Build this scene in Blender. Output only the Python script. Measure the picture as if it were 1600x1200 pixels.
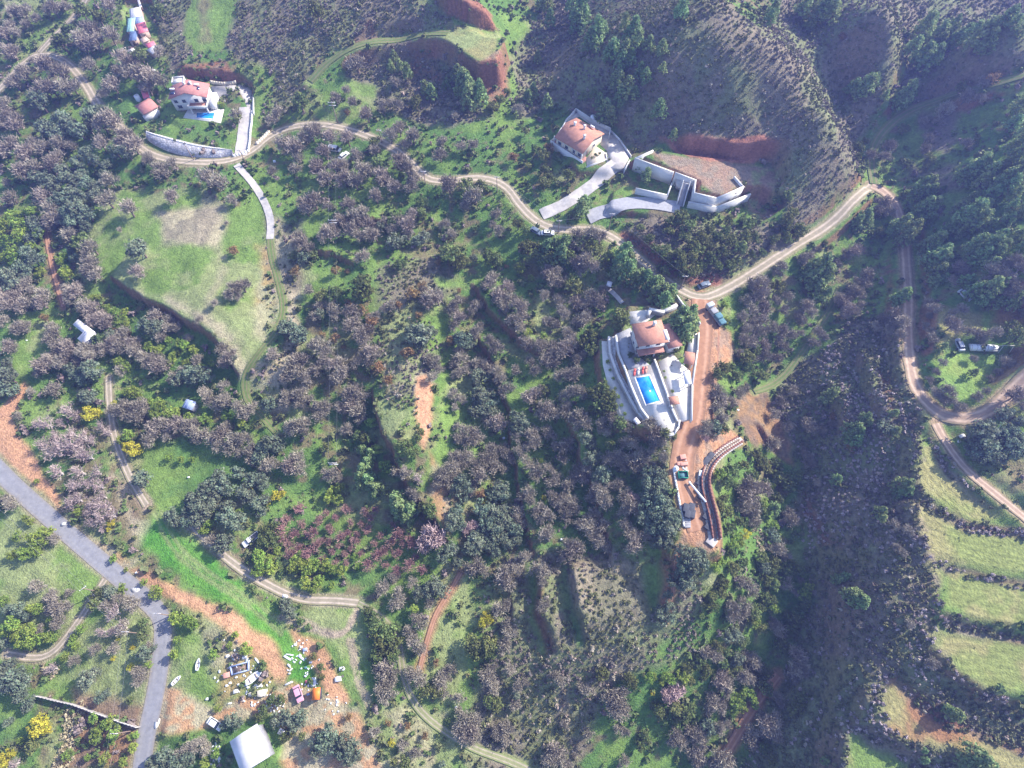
import bpy, math, random
import numpy as np
R = math.radians
for o in list(bpy.data.objects): bpy.data.objects.remove(o)
SC = bpy.context.scene
COL = SC.collection
# ---------------------------------------------------------------- camera, sky, sun, exposure
TILT, FPX, CAMZ = 26.0, 924.0, 175.0
cam = bpy.data.cameras.new('camera'); cam.lens = FPX / 1600 * 36; cam.sensor_width = 36
cam.clip_start = 1; cam.clip_end = 6000
camo = bpy.data.objects.new('camera', cam); COL.objects.link(camo)
camo.location = (0, 0, CAMZ); camo.rotation_euler = (R(TILT), 0, 0); SC.camera = camo
SUN_EL, SUN_AZ = R(37), R(27)          # azimuth counted from +x towards +y
sd = (math.cos(SUN_EL) * math.cos(SUN_AZ), math.cos(SUN_EL) * math.sin(SUN_AZ), math.sin(SUN_EL))
SC.world = bpy.data.worlds.new('World'); SC.world.use_nodes = True
nt = SC.world.node_tree; bg = nt.nodes['Background']; sky = nt.nodes.new('ShaderNodeTexSky')
sky.sky_type = 'NISHITA'; sky.sun_disc = False; sky.sun_elevation = SUN_EL
sky.sun_rotation = math.pi / 2 - SUN_AZ
nt.links.new(sky.outputs[0], bg.inputs[0]); bg.inputs[1].default_value = 0.15
sl = bpy.data.lights.new('sun', 'SUN'); sl.energy = 4.8; sl.angle = R(0.5); sl.color = (1.0, 0.93, 0.84)
so = bpy.data.objects.new('sun', sl); COL.objects.link(so)
so.rotation_euler = (math.pi / 2 - SUN_EL, 0, math.pi / 2 + SUN_AZ); so.location = (sd[0]*500, sd[1]*500, sd[2]*500)
SC.view_settings.view_transform = 'Standard'; SC.view_settings.look = 'None'
SC.view_settings.exposure = 1.14; SC.view_settings.gamma = 1
SC.render.engine = 'CYCLES'
SC.cycles.max_bounces = 5; SC.cycles.diffuse_bounces = 3; SC.cycles.glossy_bounces = 2
SC.cycles.transmission_bounces = 2; SC.cycles.volume_bounces = 0; SC.cycles.transparent_max_bounces = 4
SC.cycles.use_denoising = True
# ---------------------------------------------------------------- pixel (1600x1200) <-> world
ct, st = math.cos(R(TILT)), math.sin(R(TILT))
def ray(px, py):
    u = (np.asarray(px, float) - 800) / FPX; v = (600 - np.asarray(py, float)) / FPX
    return u, v * ct + st, v * st - ct
def plane(px, py, z):
    dx, dy, dz = ray(px, py); t = (z - CAMZ) / dz
    return dx * t, dy * t
def Z(raw, py): return (raw if raw < 20 else 20 + (raw - 20) * 0.67) - 17.0 * max(0.0, 1 - py / 900.0)
# ---------------------------------------------------------------- value noise
def _h(ix, iy, s):
    n = (ix.astype(np.int64) * 374761393 + iy.astype(np.int64) * 668265263 + s * 1442695041) & 0xffffffff
    n = ((n ^ (n >> 13)) * 1274126177) & 0xffffffff
    return ((n ^ (n >> 16)) & 0xffff) / 65535.0
def vn(x, y, sc, s=0):
    x = x / sc; y = y / sc; ix = np.floor(x); iy = np.floor(y); fx = x - ix; fy = y - iy
    fx = fx * fx * (3 - 2 * fx); fy = fy * fy * (3 - 2 * fy)
    a = _h(ix, iy, s); b = _h(ix + 1, iy, s); c = _h(ix, iy + 1, s); d = _h(ix + 1, iy + 1, s)
    return (a * (1 - fx) + b * fx) * (1 - fy) + (c * (1 - fx) + d * fx) * fy
def fbm(x, y, sc, s=0, o=4):
    r = 0; a = 0.5; t = 0
    for k in range(o): r = r + a * vn(x, y, sc / 2**k, s + k * 17); t += a; a *= 0.55
    return r / t
def sm(e0, e1, x):
    t = np.clip((x - e0) / (e1 - e0), 0, 1); return t * t * (3 - 2 * t)
# ---------------------------------------------------------------- terrain control points (px, py, raw height)
CP = [float(q) for q in '''
0 740 8 100 820 5 230 950 2 240 1100 0 220 1200 -1 0 1200 -4 0 1000 0 100 1050 -1 350 1000 3 450 1000 2 500 1080 2
390 1170 1 600 1100 1 640 960 3 700 1130 -2 760 1180 -4 0 600 12 100 680 9 200 750 6 130 520 14 0 450 17 50 350 21
60 200 30 30 80 38 130 30 44 75 75 40 280 380 27 200 400 25 330 500 24 400 520 22 200 520 15 300 590 13 420 420 24
430 480 22 400 560 20 430 670 11 150 160 36 220 235 34 300 256 34 380 250 34 450 200 37 520 195 39 620 230 41 665 282 40
750 275 40 800 320 39 850 355 38 950 370 38 1010 420 36 1095 465 34 300 150 41 300 190 40 330 100 47 320 30 54 450 60 58
480 110 52 560 70 58 680 52 64 760 65 66 650 0 73 720 0 76 650 130 46 560 160 43 720 130 50 760 180 48 700 220 44 820 120 38
840 30 50 790 230 43 870 175 44 905 215 50 980 240 48 930 290 42 850 335 38 1100 0 97 1180 60 93 1230 85 90 1290 170 84
1330 250 62 1150 145 79 1050 100 85 950 60 75 900 110 58 1100 180 65 1190 200 60 1000 160 63 1040 200 55 1120 218 54
1100 275 51 1190 275 52 1040 260 50 1060 330 43 1150 340 45 1030 370 41 1150 380 42 1090 440 35 1220 330 46 1270 340 40
1300 300 48 1250 250 64 1365 290 34 1340 240 38 1440 165 44 1590 115 50 1300 160 40 1330 210 40 1270 60 66 1350 30 86
1395 0 98 1390 90 74 1400 150 50 1450 60 62 1440 110 48 1530 60 72 1600 0 104 1600 70 76 1500 200 52 1580 250 68 1600 400 66
1500 300 50 1440 300 41 1410 350 36 1415 450 34 1420 560 33 1480 660 34 1600 590 47 1520 500 44 1530 590 42 1600 500 54
1500 420 44 1370 360 28 1330 420 23 1290 480 19 1240 560 14 1190 615 11 1215 680 7 1240 740 4 1235 800 2 1260 900 -3
1250 990 -6 1210 1060 -9 1130 1180 -13 1310 560 22 1360 560 28 1310 640 19 1380 650 31 1430 700 28 1440 800 25
1450 900 22 1460 980 19 1520 1070 16 1600 1110 16 1340 800 19 1350 950 16 1340 1060 12 1385 880 21 1290 1000 3 1300 900 6
1390 1090 12 1480 1120 13 1320 1150 5 1500 1190 8 1600 1180 11 1600 700 38 1500 760 30 1600 870 26.5 1550 940 23
1600 1040 19.5 1560 700 36 1600 780 36 1020 520 36 1010 610 34 950 600 27 1050 680 29 1095 560 34 1080 700 27
1085 830 23 1105 865 21 1150 500 30 1200 480 27 1150 570 24 1260 420 31 1180 660 15 930 520 26 900 440 29 960 420 34
800 420 27 800 600 16 850 700 12 750 750 8 900 800 10 980 760 14 1030 800 18 1040 890 13 1150 720 17 1140 800 14
1180 900 5 1130 880 12 1150 1000 0 950 950 11 900 1000 9 1000 1000 9 850 1050 3 1050 1000 5 950 1100 -2 1050 1100 -5 800 1000 4
780 1150 -5 900 1190 -9 1000 1190 -11 650 600 20 620 680 18 670 700 16 690 850 8 580 780 6 560 640 11 530 760 5 450 850 3
600 870 3 500 450 26 600 430 29 560 330 33 480 300 33 700 380 26 720 480 22 650 480 25 450 720 8 400 750 6 300 680 9
300 800 5 380 890 3 480 935 3 570 945 3 720 600 15 740 850 5 720 950 3 100 250 29 150 300 27 0 900 3 1400 1200 12'''.split()]
CP = np.array(CP, float).reshape(-1, 3)
cz = np.array([Z(a[2], a[1]) for a in CP])
cx, cy = plane(CP[:, 0], CP[:, 1], cz)
P = np.c_[cx, cy]
ex = np.array([(-340, -100, -6), (0, -110, -12), (340, -100, 20), (-340, 150, 8), (-340, 400, 60), (0, 400, 80), (340, 400, 90), (340, 150, 50), (190, -100, 10), (-170, -100, -3)], float)
P = np.r_[P, ex[:, :2]]; PZ = np.r_[cz, ex[:, 2]]
def phi(d2): return np.sqrt(d2 + 25.0)
D2 = ((P[:, None] - P[None]) ** 2).sum(-1); n = len(P)
A = np.zeros((n + 3, n + 3)); A[:n, :n] = -phi(D2) + np.eye(n) * 3.0; A[:n, n] = 1; A[:n, n+1:] = P; A[n:, :n] = A[:n, n:].T
sol = np.linalg.solve(A, np.r_[PZ, 0, 0, 0]); wts, aff = sol[:n], sol[n:]
X0, X1, Y0, Y1, ST = -300.0, 300.0, -80.0, 350.0, 0.5
gx = np.arange(X0, X1 + ST / 2, ST); gy = np.arange(Y0, Y1 + ST / 2, ST)
cgx = np.arange(X0, X1 + 2, 2.0); cgy = np.arange(Y0, Y1 + 2, 2.0)
CX, CY = np.meshgrid(cgx, cgy); H0 = aff[0] + aff[1] * CX + aff[2] * CY
for i in range(n): H0 -= wts[i] * phi((CX - P[i, 0]) ** 2 + (CY - P[i, 1]) ** 2)
def samp(Hm, x, y, st, x0=X0, y0=Y0):
    fx = np.clip((np.asarray(x) - x0) / st, 0, Hm.shape[1] - 1.001); fy = np.clip((np.asarray(y) - y0) / st, 0, Hm.shape[0] - 1.001)
    ix = fx.astype(int); iy = fy.astype(int); fx = fx - ix; fy = fy - iy
    return (Hm[iy, ix] * (1 - fx) + Hm[iy, ix + 1] * fx) * (1 - fy) + (Hm[iy + 1, ix] * (1 - fx) + Hm[iy + 1, ix + 1] * fx) * fy
GX, GY = np.meshgrid(gx, gy)
H = samp(H0, GX, GY, 2.0)
def hgt(x, y): return samp(H, x, y, ST)
def W(px, py, off=0.0):
    """ground point(s) seen at photo pixel(s); off = height above the ground at which the ray is stopped"""
    px = np.atleast_1d(np.asarray(px, float)); py = np.atleast_1d(np.asarray(py, float)); off = np.broadcast_to(off, px.shape)
    dx, dy, dz = ray(px, py); res = np.full(px.shape, -40.0); done = np.zeros(px.shape, bool); prev = None
    for z in np.arange(100.0, -40.0, -0.7):
        t = (z - CAMZ) / dz; g = z - (hgt(dx * t, dy * t) + off)
        if prev is not None:
            hit = (~done) & (g <= 0)
            res[hit] = z + 0.7 * (-g[hit]) / np.maximum(prev[hit] - g[hit], 1e-6); done |= hit
        prev = g
    t = (res - CAMZ) / dz
    return np.stack([dx * t, dy * t, hgt(dx * t, dy * t)], -1)
def W1(px, py, off=0.0): return W([px], [py], off)[0]
def pts(s): a = np.array([float(q) for q in s.split()]).reshape(-1, 2); return a
def Wp(s, off=0.0): a = pts(s); return W(a[:, 0], a[:, 1], off)
def resample(P, step):
    P = np.asarray(P)[:, :2]; d = np.r_[0, np.cumsum(np.hypot(*np.diff(P, axis=0).T))]; m = max(2, int(d[-1] / step) + 1)
    t = np.linspace(0, d[-1], m); return np.c_[np.interp(t, d, P[:, 0]), np.interp(t, d, P[:, 1])]
def smooth(P, k=2):
    P = np.asarray(P, float)[:, :2]
    for _ in range(k):
        Q = [P[0]]
        for a, b in zip(P[:-1], P[1:]): Q += [a * .75 + b * .25, a * .25 + b * .75]
        Q.append(P[-1]); P = np.array(Q)
    return P
def win(P, m):
    i0 = max(0, int((P[:, 0].min() - m - X0) / ST)); i1 = min(len(gx), int((P[:, 0].max() + m - X0) / ST) + 2)
    j0 = max(0, int((P[:, 1].min() - m - Y0) / ST)); j1 = min(len(gy), int((P[:, 1].max() + m - Y0) / ST) + 2)
    return slice(j0, j1), slice(i0, i1)
def segdist(P, x, y):
    """distance to a polyline, side sign (+ = left of travel), position along it"""
    best = np.full(x.shape, 1e9); side = np.zeros(x.shape); al = np.zeros(x.shape); acc = 0
    for a, b in zip(P[:-1], P[1:]):
        d = b - a; L = max(1e-6, math.hypot(*d)); t = np.clip(((x - a[0]) * d[0] + (y - a[1]) * d[1]) / L**2, 0, 1)
        q = np.hypot(x - a[0] - t * d[0], y - a[1] - t * d[1]); m = q < best
        s = np.sign(d[0] * (y - a[1]) - d[1] * (x - a[0]))
        best = np.where(m, q, best); side = np.where(m, s, side); al = np.where(m, acc + t * L, al); acc += L
    return best, side, al
def inpoly(P, x, y):
    c = np.zeros(x.shape, bool)
    for a, b in zip(P, np.roll(P, -1, 0)):
        k = ((a[1] > y) != (b[1] > y)) & (x < (b[0] - a[0]) * (y - a[1]) / (b[1] - a[1] + 1e-12) + a[0]); c ^= k
    return c
def polymask(P, edge=1.0, warp=1.5, wsc=6.0, x=None, y=None, seed=3):
    P = np.asarray(P)[:, :2]; x = GX if x is None else x; y = GY if y is None else y
    sl = win(P, edge * 2 + warp * 2 + 2) if x is GX else slice(None)
    xx = x[sl]; yy = y[sl]
    wx = xx + (fbm(xx, yy, wsc, seed, 3) - .5) * 2 * warp; wy = yy + (fbm(xx, yy, wsc, seed + 50, 3) - .5) * 2 * warp
    d, _, _ = segdist(np.r_[P, P[:1]], wx, wy); d = np.where(inpoly(P, wx, wy), d, -d)
    return sl, sm(-edge, edge, d)
# natural roughness
rough = (fbm(GX, GY, 22, 5, 4) - .5) * 3.0 + (fbm(GX, GY, 4, 9, 3) - .5) * 0.7
H += rough
# banks: travelling along the polyline the LOW side is on the left (height, reach up, reach down)
BANKS = [('872 1025 850 980 840 930 836 875', 5, 9, 7), ('922 1008 908 980 896 930 888 890 886 868', 5.2, 9, 7),
 ('1022 965 1036 930 1042 890 1040 865 1025 850', 5.0, 8, 8), ('800 1000 795 950 800 900', 2, 8, 5),
 ('1560 796 1520 770 1490 735 1458 690', 3.0, 5, 4),
 ('385 598 340 540 300 510 250 480 205 463 165 430', 5, 14, 9), ('705 858 672 805 640 765 610 705 590 655 578 605', 5.5, 12, 9),
 ('372 130 340 124 300 116 270 118', 5, 8, 3), ('1210 248 1185 243 1150 243 1120 236 1085 230 1045 218', 6, 12, 3),
 ('752 102 700 66 640 56 575 76 520 105', 5, 16, 13), ('778 48 740 30 700 10 670 -10', 7, 10, 8),
 ('1085 452 1040 425 1000 395 965 372', 4, 8, 3), ('850 560 800 530 760 480 735 440', 4, 9, 7),
 ('800 660 775 600 765 560 740 520', 3.5, 8, 7), ('960 900 940 800 900 700 880 640', 3, 10, 8),
 ('840 880 810 780 800 700 790 640', 3, 10, 8), ('1420 620 1400 560 1390 480', 4, 5, 6), ('1375 660 1350 600 1335 540', 4, 6, 6),
 ('1330 690 1300 640 1290 590', 4, 6, 6), ('1228 720 1200 690 1172 650', 2.0, 6, 3), ('1330 1200 1320 1140 1345 1060', 4, 6, 5),
 ('1290 1130 1300 1000 1290 900', 4, 7, 6), ('160 660 140 600 130 540', 2, 6, 5), ('560 420 530 400 490 395 450 400', 3, 8, 6),
 ('620 350 560 345 500 350', 3, 8, 6), ('1535 545 1500 541 1460 545', 2, 5, 4), ('1600 535 1535 520 1480 470', 1.5, 5, 4)]
def bank(s, h, wu, wl):
    Pw = smooth(Wp(s), 2); sl = win(Pw, 3 * max(wu, wl)); x = GX[sl]; y = GY[sl]
    x = x + (fbm(x, y, 5, 77, 3) - .5) * 2.4; y = y + (fbm(x, y, 5, 78, 3) - .5) * 2.4
    d, s_, al = segdist(Pw, x, y); L = np.hypot(*np.diff(Pw, axis=0).T).sum()
    fade = sm(0, 6, al) * sm(0, 6, L - al) * (1 - sm(0, 14, np.hypot(x - Pw[0][0], y - Pw[0][1]) * -1 + 14) * 0)
    sd_ = d * s_
    H[sl] += h * fade * (np.where(sd_ < 0, (0.55) * np.exp(-np.maximum(d - .6, 0) / wu) * sm(-0.9, 0.9, d), -0.45 * np.exp(-np.maximum(d - .6, 0) / wl) * sm(-0.9, 0.9, d)))
for b in BANKS: bank(*b)
# level pads: (polygon, raw height or None, margin)
PADS = [('1436 690 1455 705 1474 740 1530 785 1585 815 1540 818 1500 812 1452 772 1434 755', 30, 4), ('1430 790 1460 802 1510 830 1640 847 1640 905 1530 895 1470 880 1450 860', 26.5, 4), ('1468 888 1530 908 1640 925 1640 978 1520 970 1480 952', 23, 4),
 ('1455 985 1490 985 1640 1010 1640 1085 1540 1075 1490 1040 1465 1010', 19.5, 4), ('1384 1060 1400 1060 1430 1100 1480 1140 1640 1185 1640 1215 1500 1184 1420 1152 1385 1130', 12.5, 4), ('1325 1140 1345 1155 1420 1195 1460 1225 1320 1225', 8, 4), ('1466 478 1520 490 1620 495 1620 530 1510 530 1462 560', 43, 5), ('1462 565 1500 545 1572 560 1562 600 1520 632 1478 622', 38, 5), ('262 128 345 128 350 165 352 190 285 190 262 175', 41, 3), ('335 132 378 132 392 142 392 170 375 140 345 152', 41, 2),
 ('868 190 905 172 962 200 985 235 950 262 905 262', 49, 2.5), ('992 247 1022 236 1100 246 1205 256 1218 285 1200 318 1172 305 1165 293 1120 310 1082 300 1087 282 1052 272', 51.5, 2),
 ('985 264 1000 264 1052 286 1084 300 1082 315 1120 324 1160 308 1172 309 1121 331 1078 338 1040 336 955 325 960 300 980 290', 44, 1.2), ('985 480 1060 480 1070 505 1072 545 1040 560 1080 560 1078 625 1060 670 1035 678 1000 660 985 620 965 560 975 515', 35, 3),
 ('938 531 953 531 954 561 964 589 982 622 1003 656 996 661 968 661 958 636 947 600 940 570', 29.5, 2), ('350 1160 400 1128 430 1185 385 1210', 1, 3),
 ('255 1075 300 1085 335 1110 320 1140 280 1148 248 1140', 0.5, 4), ('1060 700 1085 700 1120 800 1120 860 1070 850 1058 760', 24, 3),
 ('118 500 150 512 150 535 120 535', 15, 2), ('200 10 235 10 250 80 215 85', 46, 3), ('210 150 245 150 248 188 215 185', 36, 2),
 ('1070 480 1115 480 1110 560 1085 600 1090 520', 33, 3), ('690 55 785 60 775 92 745 95', 66, 3), ('1078 343 1120 342 1178 316 1210 330 1165 356 1085 354', 41, 3)]
def pad(s, raw, m):
    a = pts(s); c = a.mean(0); z = Z(raw, c[1]); x, y = plane(a[:, 0], a[:, 1], z); Pw = np.c_[x, y]
    sl = win(Pw, m + 1); d, _, _ = segdist(np.r_[Pw, Pw[:1]], GX[sl], GY[sl]); ins = inpoly(Pw, GX[sl], GY[sl])
    k = np.where(ins, 1.0, 1 - sm(0, m, d)); H[sl] = H[sl] * (1 - k) + z * k
    return Pw, z
PADW = [pad(*p) for p in PADS][8:]; PADT = PADS[:8]; PADS = PADS[8:]
# ---------------------------------------------------------------- roads: (name, kind, width, polyline)
ROADS = [
 ('asphalt_road', 'asphalt', 4.7, '-40 690 0 738 60 793 120 845 178 895 223 932 250 958 256 985 250 1040 240 1100 228 1150 218 1230'),
 ('dirt_road', 'dirt', 3.6, '-30 165 0 140 35 100 62 82 100 92 130 125 155 170 190 200 222 235 258 250 310 255 360 252 395 236 420 212 455 196 500 193 550 203 600 222 640 250 665 282 700 284 750 275 790 288 815 325 845 352 880 360 920 356 952 366 985 392 1025 425 1060 452 1095 468 1130 455 1180 425 1240 385 1300 350 1335 310 1362 290'),
 ('dirt_road', 'dirt', 3.2, '62 82 90 52 112 32 135 0 150 -30'),
 ('dirt_road', 'warm', 3.9, '1362 290 1390 305 1410 340 1416 400 1420 470 1418 530 1424 590 1445 630 1475 652 1520 655 1560 635 1600 590 1640 560'),
 ('dirt_track', 'warm', 2.6, '1462 662 1480 700 1510 735 1550 765 1600 810 1640 840'),
 ('dirt_track', 'soil', 6.0, '1095 468 1098 510 1095 560 1090 610 1083 660 1068 700 1064 740'),
 ('dirt_track', 'soil', 4.4, '1064 738 1072 780 1088 830'),
 ('grass_track', 'grasstrack', 2.2, '422 370 424 400 436 440 446 485 432 520 400 555 382 590 385 625 410 650 432 675'),
 ('dirt_track', 'dirt', 2.2, '165 905 150 930 130 960 105 995 85 1020 60 1030 10 1022'),
 ('dirt_track', 'dirt', 2.6, '290 810 330 850 370 885 420 915 470 938 525 938 560 942'),
 ('dirt_track', 'faint', 2.0, '560 942 600 965 625 1000 630 1060 650 1105 690 1140 740 1170 800 1190 840 1210'),
 ('grass_track', 'grasstrack', 3.0, '485 128 510 100 545 75 600 58 660 50 700 52'),
 ('dirt_track', 'soil', 1.4, '720 895 700 930 680 960 668 1000 656 1045'),
 ('dirt_track', 'dirt', 2.4, '170 590 172 640 180 690 205 750 230 790'),
 ('dirt_track', 'soil', 1.6, '100 480 85 430 75 380 70 340'),
 ('valley_track', 'grasstrack', 2.0, '1312 450 1300 480 1278 512 1250 556 1228 585 1205 604 1178 612'),
 ('grass_track', 'grasstrack', 3.0, '1366 288 1360 240 1378 205 1420 172 1480 150 1540 138 1600 118'),
 ('dirt_track', 'soil', 1.4, '1040 965 1050 930 1055 880 1062 855'),
 ('dirt_track', 'soil', 2.6, '1120 1200 1150 1150 1180 1100 1215 1055'),
]
RW = []
for nm, kd, w, s in ROADS:
    Pw = resample(smooth(Wp(s), 2), 2.0); z = hgt(Pw[:, 0], Pw[:, 1])
    for _ in range(12): z[1:-1] = (z[:-2] + 2 * z[1:-1] + z[2:]) / 4
    sl = win(Pw, w / 2 + 5); d, _, al = segdist(Pw, GX[sl], GY[sl]); L = np.r_[0, np.cumsum(np.hypot(*np.diff(Pw, axis=0).T))]
    zt = np.interp(al, L, z); k = 1 - sm(w / 2 + .3, w / 2 + 3.5, d); H[sl] = H[sl] * (1 - k) + zt * k
    RW.append((nm, kd, w, Pw, sl, d, al))
# ================================================================ helpers for things
def mesh(name, verts, faces, mats=(), smooth_=False):
    me = bpy.data.meshes.new(name); verts = np.asarray(verts, np.float32); me.vertices.add(len(verts)); me.vertices.foreach_set('co', verts.ravel())
    if isinstance(faces, np.ndarray):
        k = faces.shape[1]; nf = len(faces); me.loops.add(nf * k); me.loops.foreach_set('vertex_index', faces.ravel().astype(np.int32))
        me.polygons.add(nf); me.polygons.foreach_set('loop_start', np.arange(nf, dtype=np.int32) * k)
    else:
        flat = [i for f in faces for i in f]; me.loops.add(len(flat)); me.loops.foreach_set('vertex_index', flat)
        st_ = np.r_[0, np.cumsum([len(f) for f in faces])[:-1]].astype(np.int32); me.polygons.add(len(faces)); me.polygons.foreach_set('loop_start', st_)
    me.update(calc_edges=True)
    if smooth_: me.polygons.foreach_set('use_smooth', np.ones(len(me.polygons), bool))
    for m in mats: me.materials.append(m)
    return me
def link(name, data, parent=None, loc=None):
    o = bpy.data.objects.new(name, data); COL.objects.link(o)
    if parent is not None: o.parent = parent
    if loc is not None: o.location = loc
    return o
def tag(o, label=None, cat=None, group=None, kind=None):
    if label: o['label'] = label
    if cat: o['category'] = cat
    if group: o['group'] = group
    if kind: o['kind'] = kind
    return o
def colattr(me, name, rgb):
    at = me.color_attributes.new(name, 'FLOAT_COLOR', 'POINT'); a = np.ones((len(me.vertices), 4), np.float32); a[:, :3] = rgb; at.data.foreach_set('color', a.ravel())
def fattr(me, name, v):
    at = me.attributes.new(name, 'FLOAT', 'POINT'); at.data.foreach_set('value', np.asarray(v, np.float32).ravel())
class N:
    def __init__(s, name):
        s.m = bpy.data.materials.new(name); s.m.use_nodes = True; s.t = s.m.node_tree; s.b = s.t.nodes['Principled BSDF']
        s.b.inputs['Specular IOR Level'].default_value = 0.25; s.b.inputs['Roughness'].default_value = 0.85
    def n(s, ty, **k):
        q = s.t.nodes.new(ty)
        for a, v in k.items(): setattr(q, a, v)
        return q
    def l(s, a, b): s.t.links.new(a, b)
    def noise(s, scale, detail=3, coord='Object', rough=.6):
        tc = s.n('ShaderNodeTexCoord'); nz = s.n('ShaderNodeTexNoise'); nz.inputs['Scale'].default_value = scale; nz.inputs['Detail'].default_value = detail
        nz.inputs['Roughness'].default_value = rough; s.l(tc.outputs[coord], nz.inputs['Vector']); return nz.outputs['Fac']
    def rng(s, v, a, b, lo=0.3, hi=0.7):
        m = s.n('ShaderNodeMapRange'); m.inputs[1].default_value = lo; m.inputs[2].default_value = hi; m.inputs[3].default_value = a; m.inputs[4].default_value = b; s.l(v, m.inputs[0]); return m.outputs[0]
    def mul(s, col, fac):
        m = s.n('ShaderNodeVectorMath', operation='SCALE')
        if isinstance(col, tuple): m.inputs[0].default_value = col[:3]
        else: s.l(col, m.inputs[0])
        s.l(fac, m.inputs['Scale']); return m.outputs[0]
    def mix(s, f, a, b):
        m = s.n('ShaderNodeMix', data_type='RGBA')
        for v, i in ((f, 0), (a, 6), (b, 7)):
            if isinstance(v, (tuple, list)): m.inputs[i].default_value = (*v[:3], 1)
            elif isinstance(v, (int, float)): m.inputs[i].default_value = v
            else: s.l(v, m.inputs[i])
        return m.outputs[2]
    def bump(s, v, strength=.4, dist=.2):
        b = s.n('ShaderNodeBump'); b.inputs['Strength'].default_value = strength; b.inputs['Distance'].default_value = dist; s.l(v, b.inputs['Height']); s.l(b.outputs[0], s.b.inputs['Normal'])
    def attr(s, name, ty='GEOMETRY'):
        a = s.n('ShaderNodeAttribute', attribute_type=ty); a.attribute_name = name; return a
def simple(name, rgb, rough=.8, var=.18, scale=1.5, metal=0, spec=.3, bump=0, rnd=0.0):
    k = N(name); k.b.inputs['Roughness'].default_value = rough; k.b.inputs['Metallic'].default_value = metal; k.b.inputs['Specular IOR Level'].default_value = spec
    f = k.rng(k.noise(scale, 4), 1 - var, 1 + var)
    c = k.mul(tuple(rgb), f)
    if rnd:
        oi = k.n('ShaderNodeObjectInfo'); c = k.mul(c, k.rng(oi.outputs['Random'], 1 - rnd, 1 + rnd, 0, 1))
    k.l(c, k.b.inputs['Base Color'])
    if bump: k.bump(k.noise(scale * 3, 3), bump, .05)
    return k.m
# ================================================================ ground colour
def c3(*a): return np.array(a, float)
GREEN, LUSH, DRYG, STRAW, SCRUBG, RED, ORANGE, PALE, BROWN, OLIVEG, REDFIELD = c3(.16, .25, .06), c3(.10, .19, .05), c3(.25, .29, .12), c3(.40, .34, .23), c3(.20, .17, .125), c3(.24, .11, .075), c3(.52, .285, .165), c3(.46, .36, .27), c3(.2, .135, .095), c3(.30, .275, .115), c3(.33, .175, .085)
n1 = fbm(GX, GY, 30, 101, 4); n2 = fbm(GX, GY, 9, 102, 4); n3 = fbm(GX, GY, 2.6, 103, 3); n4 = vn(GX, GY, 1.1, 104)
def lerp(a, b, k): return a * (1 - k[..., None]) + b * k[..., None]
C = lerp(LUSH[None, None] * 1.0, GREEN, sm(.35, .65, n2))
C = lerp(C, BROWN * .9, sm(.50, .62, .5 * n1 + .5 * n3) * .75)
C = lerp(C, DRYG, sm(.56, .68, n1 * .5 + n2 * .5) * .8)
def zone(s, a, b, edge=1.2, warp=2.0, k=1.0, mixsrc=None, lo=.4, hi=.6, wsc=7):
    sl, m = polymask(Wp(s), edge, warp, wsc); src = (n2 if mixsrc is None else mixsrc)[sl]
    C[sl] = lerp(C[sl], lerp(np.broadcast_to(a, C[sl].shape), b, sm(lo, hi, src)), m * k); return sl, m
FUR = np.zeros(GX.shape); FURM = np.zeros(GX.shape)
def furrow(s, line, per=1.6, amt=1.0, edge=1.0):
    sl, m = polymask(Wp(s), edge, .8); Pw = smooth(Wp(line), 2); d, _, _ = segdist(Pw, GX[sl], GY[sl])
    FUR[sl] = np.where(m > .02, d / per, FUR[sl]); FURM[sl] = np.maximum(FURM[sl], m * amt)
SCRUBX = ['1185 25 1240 70 1305 170 1352 250 1328 268 1280 185 1225 98 1178 60']
SCRUB = ['860 -20 1010 -20 1190 50 1232 82 1262 130 1300 200 1338 255 1330 300 1290 330 1240 345 1215 300 1200 245 1180 215 1130 218 1085 230 1040 214 990 235 960 200 905 175 860 160 810 190 800 90',
 '400 -10 600 -20 660 0 700 20 690 45 640 48 560 66 500 95 470 130 440 180 410 170 430 120 405 100 370 90 350 70 370 30 365 0',
 '238 -10 306 -10 290 50 300 85 265 125 245 90 250 40', '1200 640 1245 560 1300 540 1330 500 1400 480 1415 560 1440 640 1440 760 1455 880 1462 980 1490 1040 1560 1090 1612 1130 1612 1200 1450 1220 1150 1220 1215 1060 1265 960 1262 880 1240 800 1250 730',
 '780 870 860 870 960 860 1030 870 1080 880 1100 960 1080 1020 1010 1040 960 1060 900 1210 740 1210 790 1080 790 960', '400 395 470 430 460 560 425 590 440 540 455 480 430 430',
 '590 420 680 400 720 440 640 500 590 480', '590 500 650 480 690 540 660 620 640 650 600 620', '1190 40 1230 -20 1400 -20 1410 100 1360 200 1330 230 1270 130',
 '1400 -20 1620 -20 1620 100 1500 150 1410 130', '255 325 345 320 360 370 300 390 258 370', '1438 765 1470 795 1510 812 1612 830 1612 845 1520 838 1460 815 1438 795',
 '1458 872 1480 884 1540 898 1612 912 1612 925 1540 912 1475 896', '1478 960 1530 978 1612 995 1612 1010 1530 996 1480 985', '1455 690 1490 735 1520 770 1555 796 1560 800 1520 785 1480 750 1455 710',
 '620 60 700 70 770 180 700 200 640 190 560 150 540 110', '960 370 1000 340 1080 350 1200 350 1290 330 1230 385 1110 440 1080 440 1000 400', '430 130 470 140 430 190 405 180', '760 890 790 1000 780 1200 720 1200 740 1000']
SCRUB += SCRUBX
for s in SCRUB[:11] + SCRUB[15:]: zone(s, SCRUBG, SCRUBG * c3(.9, 1.15, .8), 2, 3, .9)
for s in SCRUB[11:15]: zone(s, SCRUBG, BROWN, 1, 1, 1)
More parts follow.
